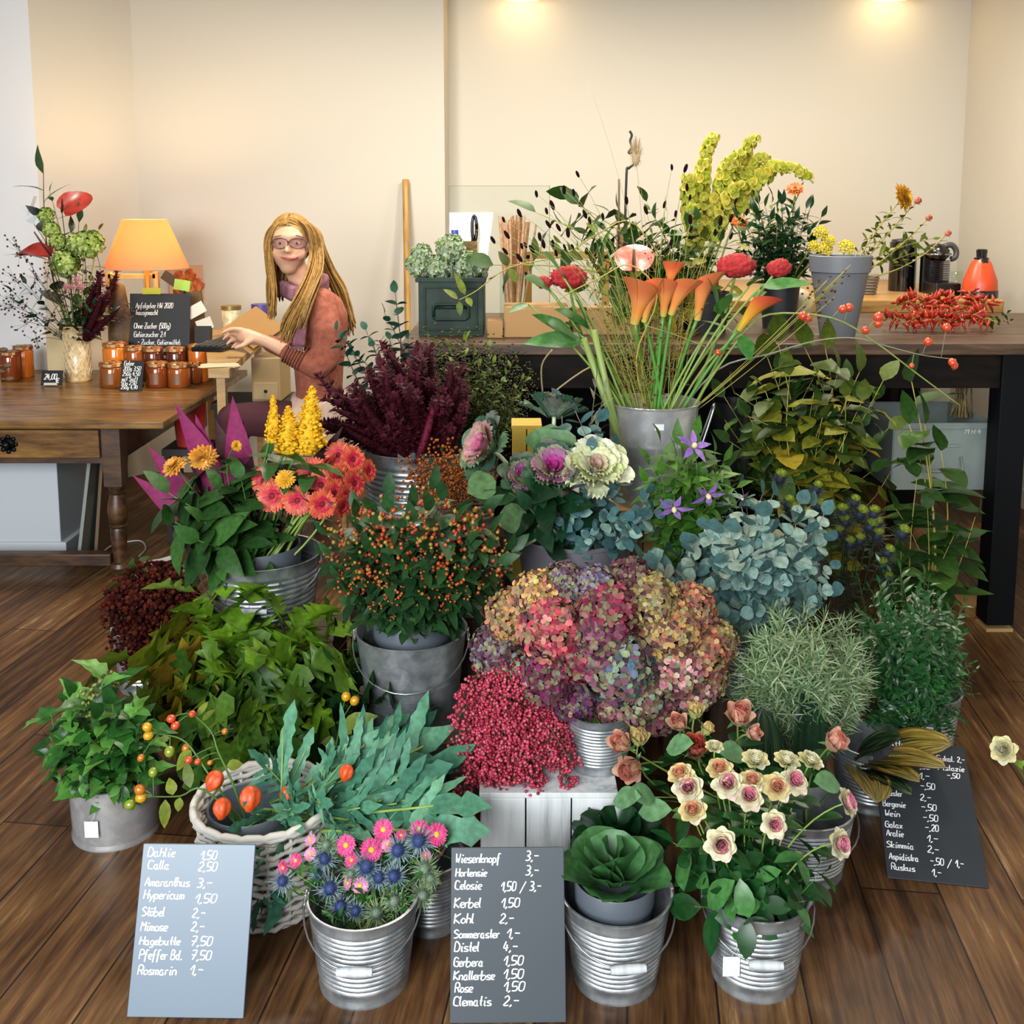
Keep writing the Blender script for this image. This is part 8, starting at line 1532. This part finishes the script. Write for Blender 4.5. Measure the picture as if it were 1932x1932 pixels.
# clothes
sw_m = noisemat('rust_knit', ['#8a4632', '#a85a42', '#b86c50'], (1, 1, 1), 40, .9, bump=.25)
q = MB()
def loft(q, rings, n=20):
    vs = []; fs = []
    for (c, rx, ry) in rings: vs += [V(c)+V((rx*cos(2*pi*j/n), ry*sin(2*pi*j/n), 0)) for j in range(n)]
    for i in range(len(rings)-1):
        for j in range(n): a = i*n+j; b = i*n+(j+1) % n; fs.append((a, b, b+n, a+n))
    fs += [tuple(range(n-1, -1, -1)), tuple((len(rings)-1)*n+j for j in range(n))]; q.add(vs, fs)
loft(q, [(L_(P_(605, 770)), 48*kp, .17), (L_(P_(603, 735)), 43*kp, .155), (L_(P_(602, 690)), 46*kp, .155), (L_(P_(602, 640)), 53*kp, .175), (L_(P_(602, 595)), 54*kp, .19), (L_(P_(600, 566)), 44*kp, .18), (L_(P_(594, 549)), 28*kp, .12), (L_(P_(588, 541)), 16*kp, .06)])
chain(q, [(L_(P_(607, 572, -.14)), .066), (L_(P_(616, 620, -.185)), .062), (L_(P_(614, 680, -.2)), .056), (L_(P_(600, 693, -.205)), .054), (L_(P_(566, 678, -.215)), .046), (L_(P_(543, 665, -.215)), .039)])
chain(q, [(L_(P_(600, 575, .14)), .066), (L_(P_(590, 650, .2)), .058), (L_(P_(540, 660, .2)), .046), (L_(P_(510, 648, .2)), .04)])
sw = remeshed('sweater', q, sw_m, PR, .011, 6)
q = MB()
for i in range(7):
    a = P_(541+i*5, 664+i*2.2, -.215); b = P_(541+i*5+2, 664+i*2.2+1, -.215); d = (b-a).normalized(); rr = .0425+.0012*i; x, y, z = basis(d)
    q.tube([L_(a)+x*rr*cos(t)+y*rr*sin(t) for t in [j*pi/9 for j in range(19)]], .0032, 5)
ob('sleeve_ribs', q.mesh('sleeve_ribs', mat('rust_rib', '#8a4a30', .9)), sw)
q = MB(); loft(q, [(L_(P_(590, 838)), 72*kp, .21), (L_(P_(585, 815)), 84*kp, .205), (L_(P_(590, 785)), 74*kp, .195), (L_(P_(603, 752)), 54*kp, .178), (L_(P_(603, 742)), 50*kp, .17)], 28)
ob('tunic', q.mesh('tunic', noisemat('pale_cotton', ['#d8a890', '#e8c4ac', '#f0d4c0'], (6, 6, 1), 5, .9)), PR)
q = MB()
for dy in (-.09, .10):
    kx = L_(P_(438, 790, dy)); chain(q, [(L_(P_(590, 800, dy*.85)), .095), (L_(P_(520, 791, dy)), .084), (kx, .064), (kx+V((.02, 0, -.28)), .053), (kx+V((.04, 0, -.48)), .042)])
remeshed('leggings', q, mat('burgundy_knit', '#4a1420', .9), PR, .011, 4)
for dy in (-.09, .10):
    kx = L_(P_(438, 790, dy)); q = MB(); chain(q, [(V((kx.x+.045, kx.y, .055)), .047), (V((kx.x-.05, kx.y, .045)), .042), (V((kx.x-.13, kx.y, .036)), .036)]); remeshed('shoe', q, mat('dark_shoe', '#1a1512', .6), PR, .011, 3)
scm = noisemat('mauve_scarf', ['#6a3a48', '#8f5866', '#b07a84'], (1, 1, 1), 18, .9, bump=.2)
q = MB()
for k in range(4): q.tube(smoothpath([L_(P_(x, y+5*k, dy)) for x, y, dy in [(538, 538, -.06), (560, 548, -.12), (588, 545, -.11), (612, 528, -.03), (606, 522, .07), (575, 522, .12), (542, 530, .08), (532, 536, .0), (538, 538, -.06)]]), .019, 7)
for k in range(4): q.tube(smoothpath([L_(P_(x+5*k, y, dy)) for x, y, dy in [(560, 545, -.14), (562, 580, -.20), (558, 620, -.235), (556, 652, -.24)]]), .012, 6)
sc = ob('scarf', q.mesh('scarf', scm), PR); q = MB()
for k in range(9): p = L_(P_(547+3.2*k, 652+2*sin(k), -.243)); q.tube([p, p+V((0, 0, -.018))], .0022, 4); q.ball(p+V((0, 0, -.02)), .0045, 1)
ob('fringe', q.mesh('fringe', mat('fringe_pink', '#c89a9a', .9)), sc)
# hair: a cap and long loose locks
hm = leafmat('blond_hair', ['#8f6530', '#a87c40', '#bd9450', '#a07236', '#bfa068'], .6, .25)
q = MB(); vs, fs = _sub(*ICO3); hv = L_(P_(550, 453, .008)); keep = []
def isface(n): return n.y < -.12 and n.z < .34-.25*abs(n.x-.1)
used = {}; nv = []; nf = []
for f in fs:
    cen = (vs[f[0]]+vs[f[1]]+vs[f[2]])/3
    if isface(cen) or cen.z < -.75: continue
    for i in f:
        if i not in used: used[i] = len(nv); v = vs[i]; wv = 1+.012*sin(atan2(v.x, v.y+.2)*30); nv.append(hv+V((v.x*39*kp*wv, v.y*45*kp, v.z*47*kp*wv)))
    nf.append(tuple(used[i] for i in f))
q.add(nv, nf)
def locks(n, pts, sp, r0, r1):
    for i in range(n):
        j = [(u(-1, 1), u(-1, 1)) for _ in range(1)][0]; f2 = u(.85, 1.0)
        pp = []
        for k, (x, y, dy) in enumerate(pts):
            g = min(1, .35+k*.25); pp.append(L_(P_(x+j[0]*sp*g+u(-2, 2)*g, (pts[0][1]+(y-pts[0][1])*f2), dy+j[1]*.018*g)))
        P = smoothpath(pp, 5); m = len(P); q.tube(P, [(r0+(r1-r0)*i_/m)*min(1, .4+6*(m-i_)/m) for i_ in range(m)], 5)
locks(48, [(544, 411, -.02), (522, 424, -.045), (509, 446, -.045), (506, 475, -.05), (510, 520, -.07), (514, 565, -.10), (512, 605, -.12)], 7, .0042, .0025)
locks(58, [(556, 411, -.02), (580, 424, -.045), (592, 446, -.05), (596, 485, -.055), (588, 530, -.13), (568, 580, -.22), (546, 625, -.245), (538, 648, -.25)], 11, .0045, .0025)
locks(34, [(560, 413, -.02), (588, 432, -.05), (600, 470, -.05), (600, 520, -.12), (582, 575, -.235), (566, 625, -.262)], 8, .0045, .0022)
locks(58, [(565, 414, .05), (596, 440, .05), (606, 480, .04), (620, 520, .05), (640, 560, .06), (652, 600, .06), (660, 635, .06)], 11, .005, .0025)
locks(34, [(550, 412, .08), (540, 450, .1), (520, 500, .06), (512, 550, -.02), (514, 600, -.08)], 9, .005, .0025)
for f in [-.78+.05*i for i in range(32)]:
    for s_ in (-1, 1):
        P = []; c = sqrt(max(.02, 1-f*f)); e = u(.98, 1.03); tilt = .25*max(0, -f)
        for i in range(9):
            ph = radians(2+(88 if f > -.5 else 74)*i/8); P.append(hv+V((s_*40*kp*c*sin(ph)*e, (46*kp)*(f+tilt*sin(ph)), 48*kp*c*cos(ph)*e)))
        q.tube(P, .0062, 5)
locks(34, [(548, 430, .09), (534, 485, .07), (530, 530, .04), (526, 570, .0)], 12, .005, .003)
ob('hair', q.mesh('hair', hm), PR)
# face details
for (x, y) in ((529, 459), (561, 459)):
    e = ob('eye', MB().ball((0, 0, 0), (.0115, .010, .0056), 2).mesh('eye', mat('eye_white', '#e8ddd4', .2)), PR, T(L_(P_(x, y, -.0815))))
    ob('iris', MB().ball((0, -.0085, 0), (.0056, .003, .0052), 2).mesh('iris', mat('iris_blue', '#3a4a5a', .2)), e)
    ob('eyebrow', MB().tube([L_(P_(x-11, y-12, -.081)), L_(P_(x, y-15, -.092)), L_(P_(x+11, y-12, -.082))], [.002, .003, .002], 5).mesh('eyebrow', mat('brow', '#a87c48', .8)), PR)
ob('lips', MB().tube([L_(P_(x, y, d)) for x, y, d in ((529, 485, -.086), (535, 487.5, -.097), (546, 488.5, -.1025), (556, 487.5, -.097), (563, 484.5, -.085))], [.001, .0042, .0056, .0042, .001], 8).mesh('lips', mat('lips_rose', '#c4604e', .4)), PR)
q = MB(); gm = mat('glasses_frame', '#5a3440', .3)
for (x, w_) in ((528, 15), (562, 17)): q.tube([L_(P_(x+w_*cos(a)*(1 if sin(a) < .2 else 1.05), 459-9.5*sin(a)*(1.0 if sin(a) > 0 else 1.05), -.106+.012*abs((x+w_*cos(a)-545)/40))) for a in [i*pi/12 for i in range(25)]], .0021, 5)
q.tube([L_(P_(x, y, -.109)) for x, y in ((541, 457), (545, 455), (548, 457))], .002, 5)
q.tube([L_(P_(580, 456, -.092)), L_(P_(590, 459, -.01)), L_(P_(591, 464, .02))], .0026, 5); q.tube([L_(P_(513, 456, -.095)), L_(P_(510, 459, -.01))], .0024, 5)
lensm, nt, b = newmat('spectacle_lens'); tb = nt.nodes.new('ShaderNodeBsdfTransparent'); tb.inputs[0].default_value = (.90, .86, .92, 1); nt.links.new(tb.outputs[0], nt.nodes['Material Output'].inputs[0])
gl_ = ob('glasses', q.mesh('glasses', gm), PR); q = MB()
for (x, w_) in ((528, 14), (562, 16)): q.add([L_(P_(x, 459, -.104))]+[L_(P_(x+w_*cos(a), 459-9*sin(a), -.104)) for a in [i*pi/10 for i in range(20)]], [(0, 1+i, 1+(i+1) % 20) for i in range(20)])
ob('lenses', q.mesh('lenses', lensm, False), gl_)
# stool
sp_ = P_(604, 842); t = thing('stool', 'cream padded stool carrying the seated person', 'stool', (sp_.x, sp_.y, 0)); zs = sp_.z
ob('seat', MB().lathe([(.0001, zs-.05), (.19, zs-.05), (.21, zs-.035), (.21, zs-.01), (.18, zs), (.0001, zs)], 30).mesh('seat', mat('cream_pad', '#cdbf9c', .8), True), t)
for a in (pi/4, 3*pi/4, 5*pi/4, 7*pi/4): ob('leg', MB().tube([V((.13*cos(a), .13*sin(a), zs-.05)), V((.19*cos(a), .19*sin(a), 0))], .014, 8).mesh('leg', wood_lt), t)
# ================================================================ done
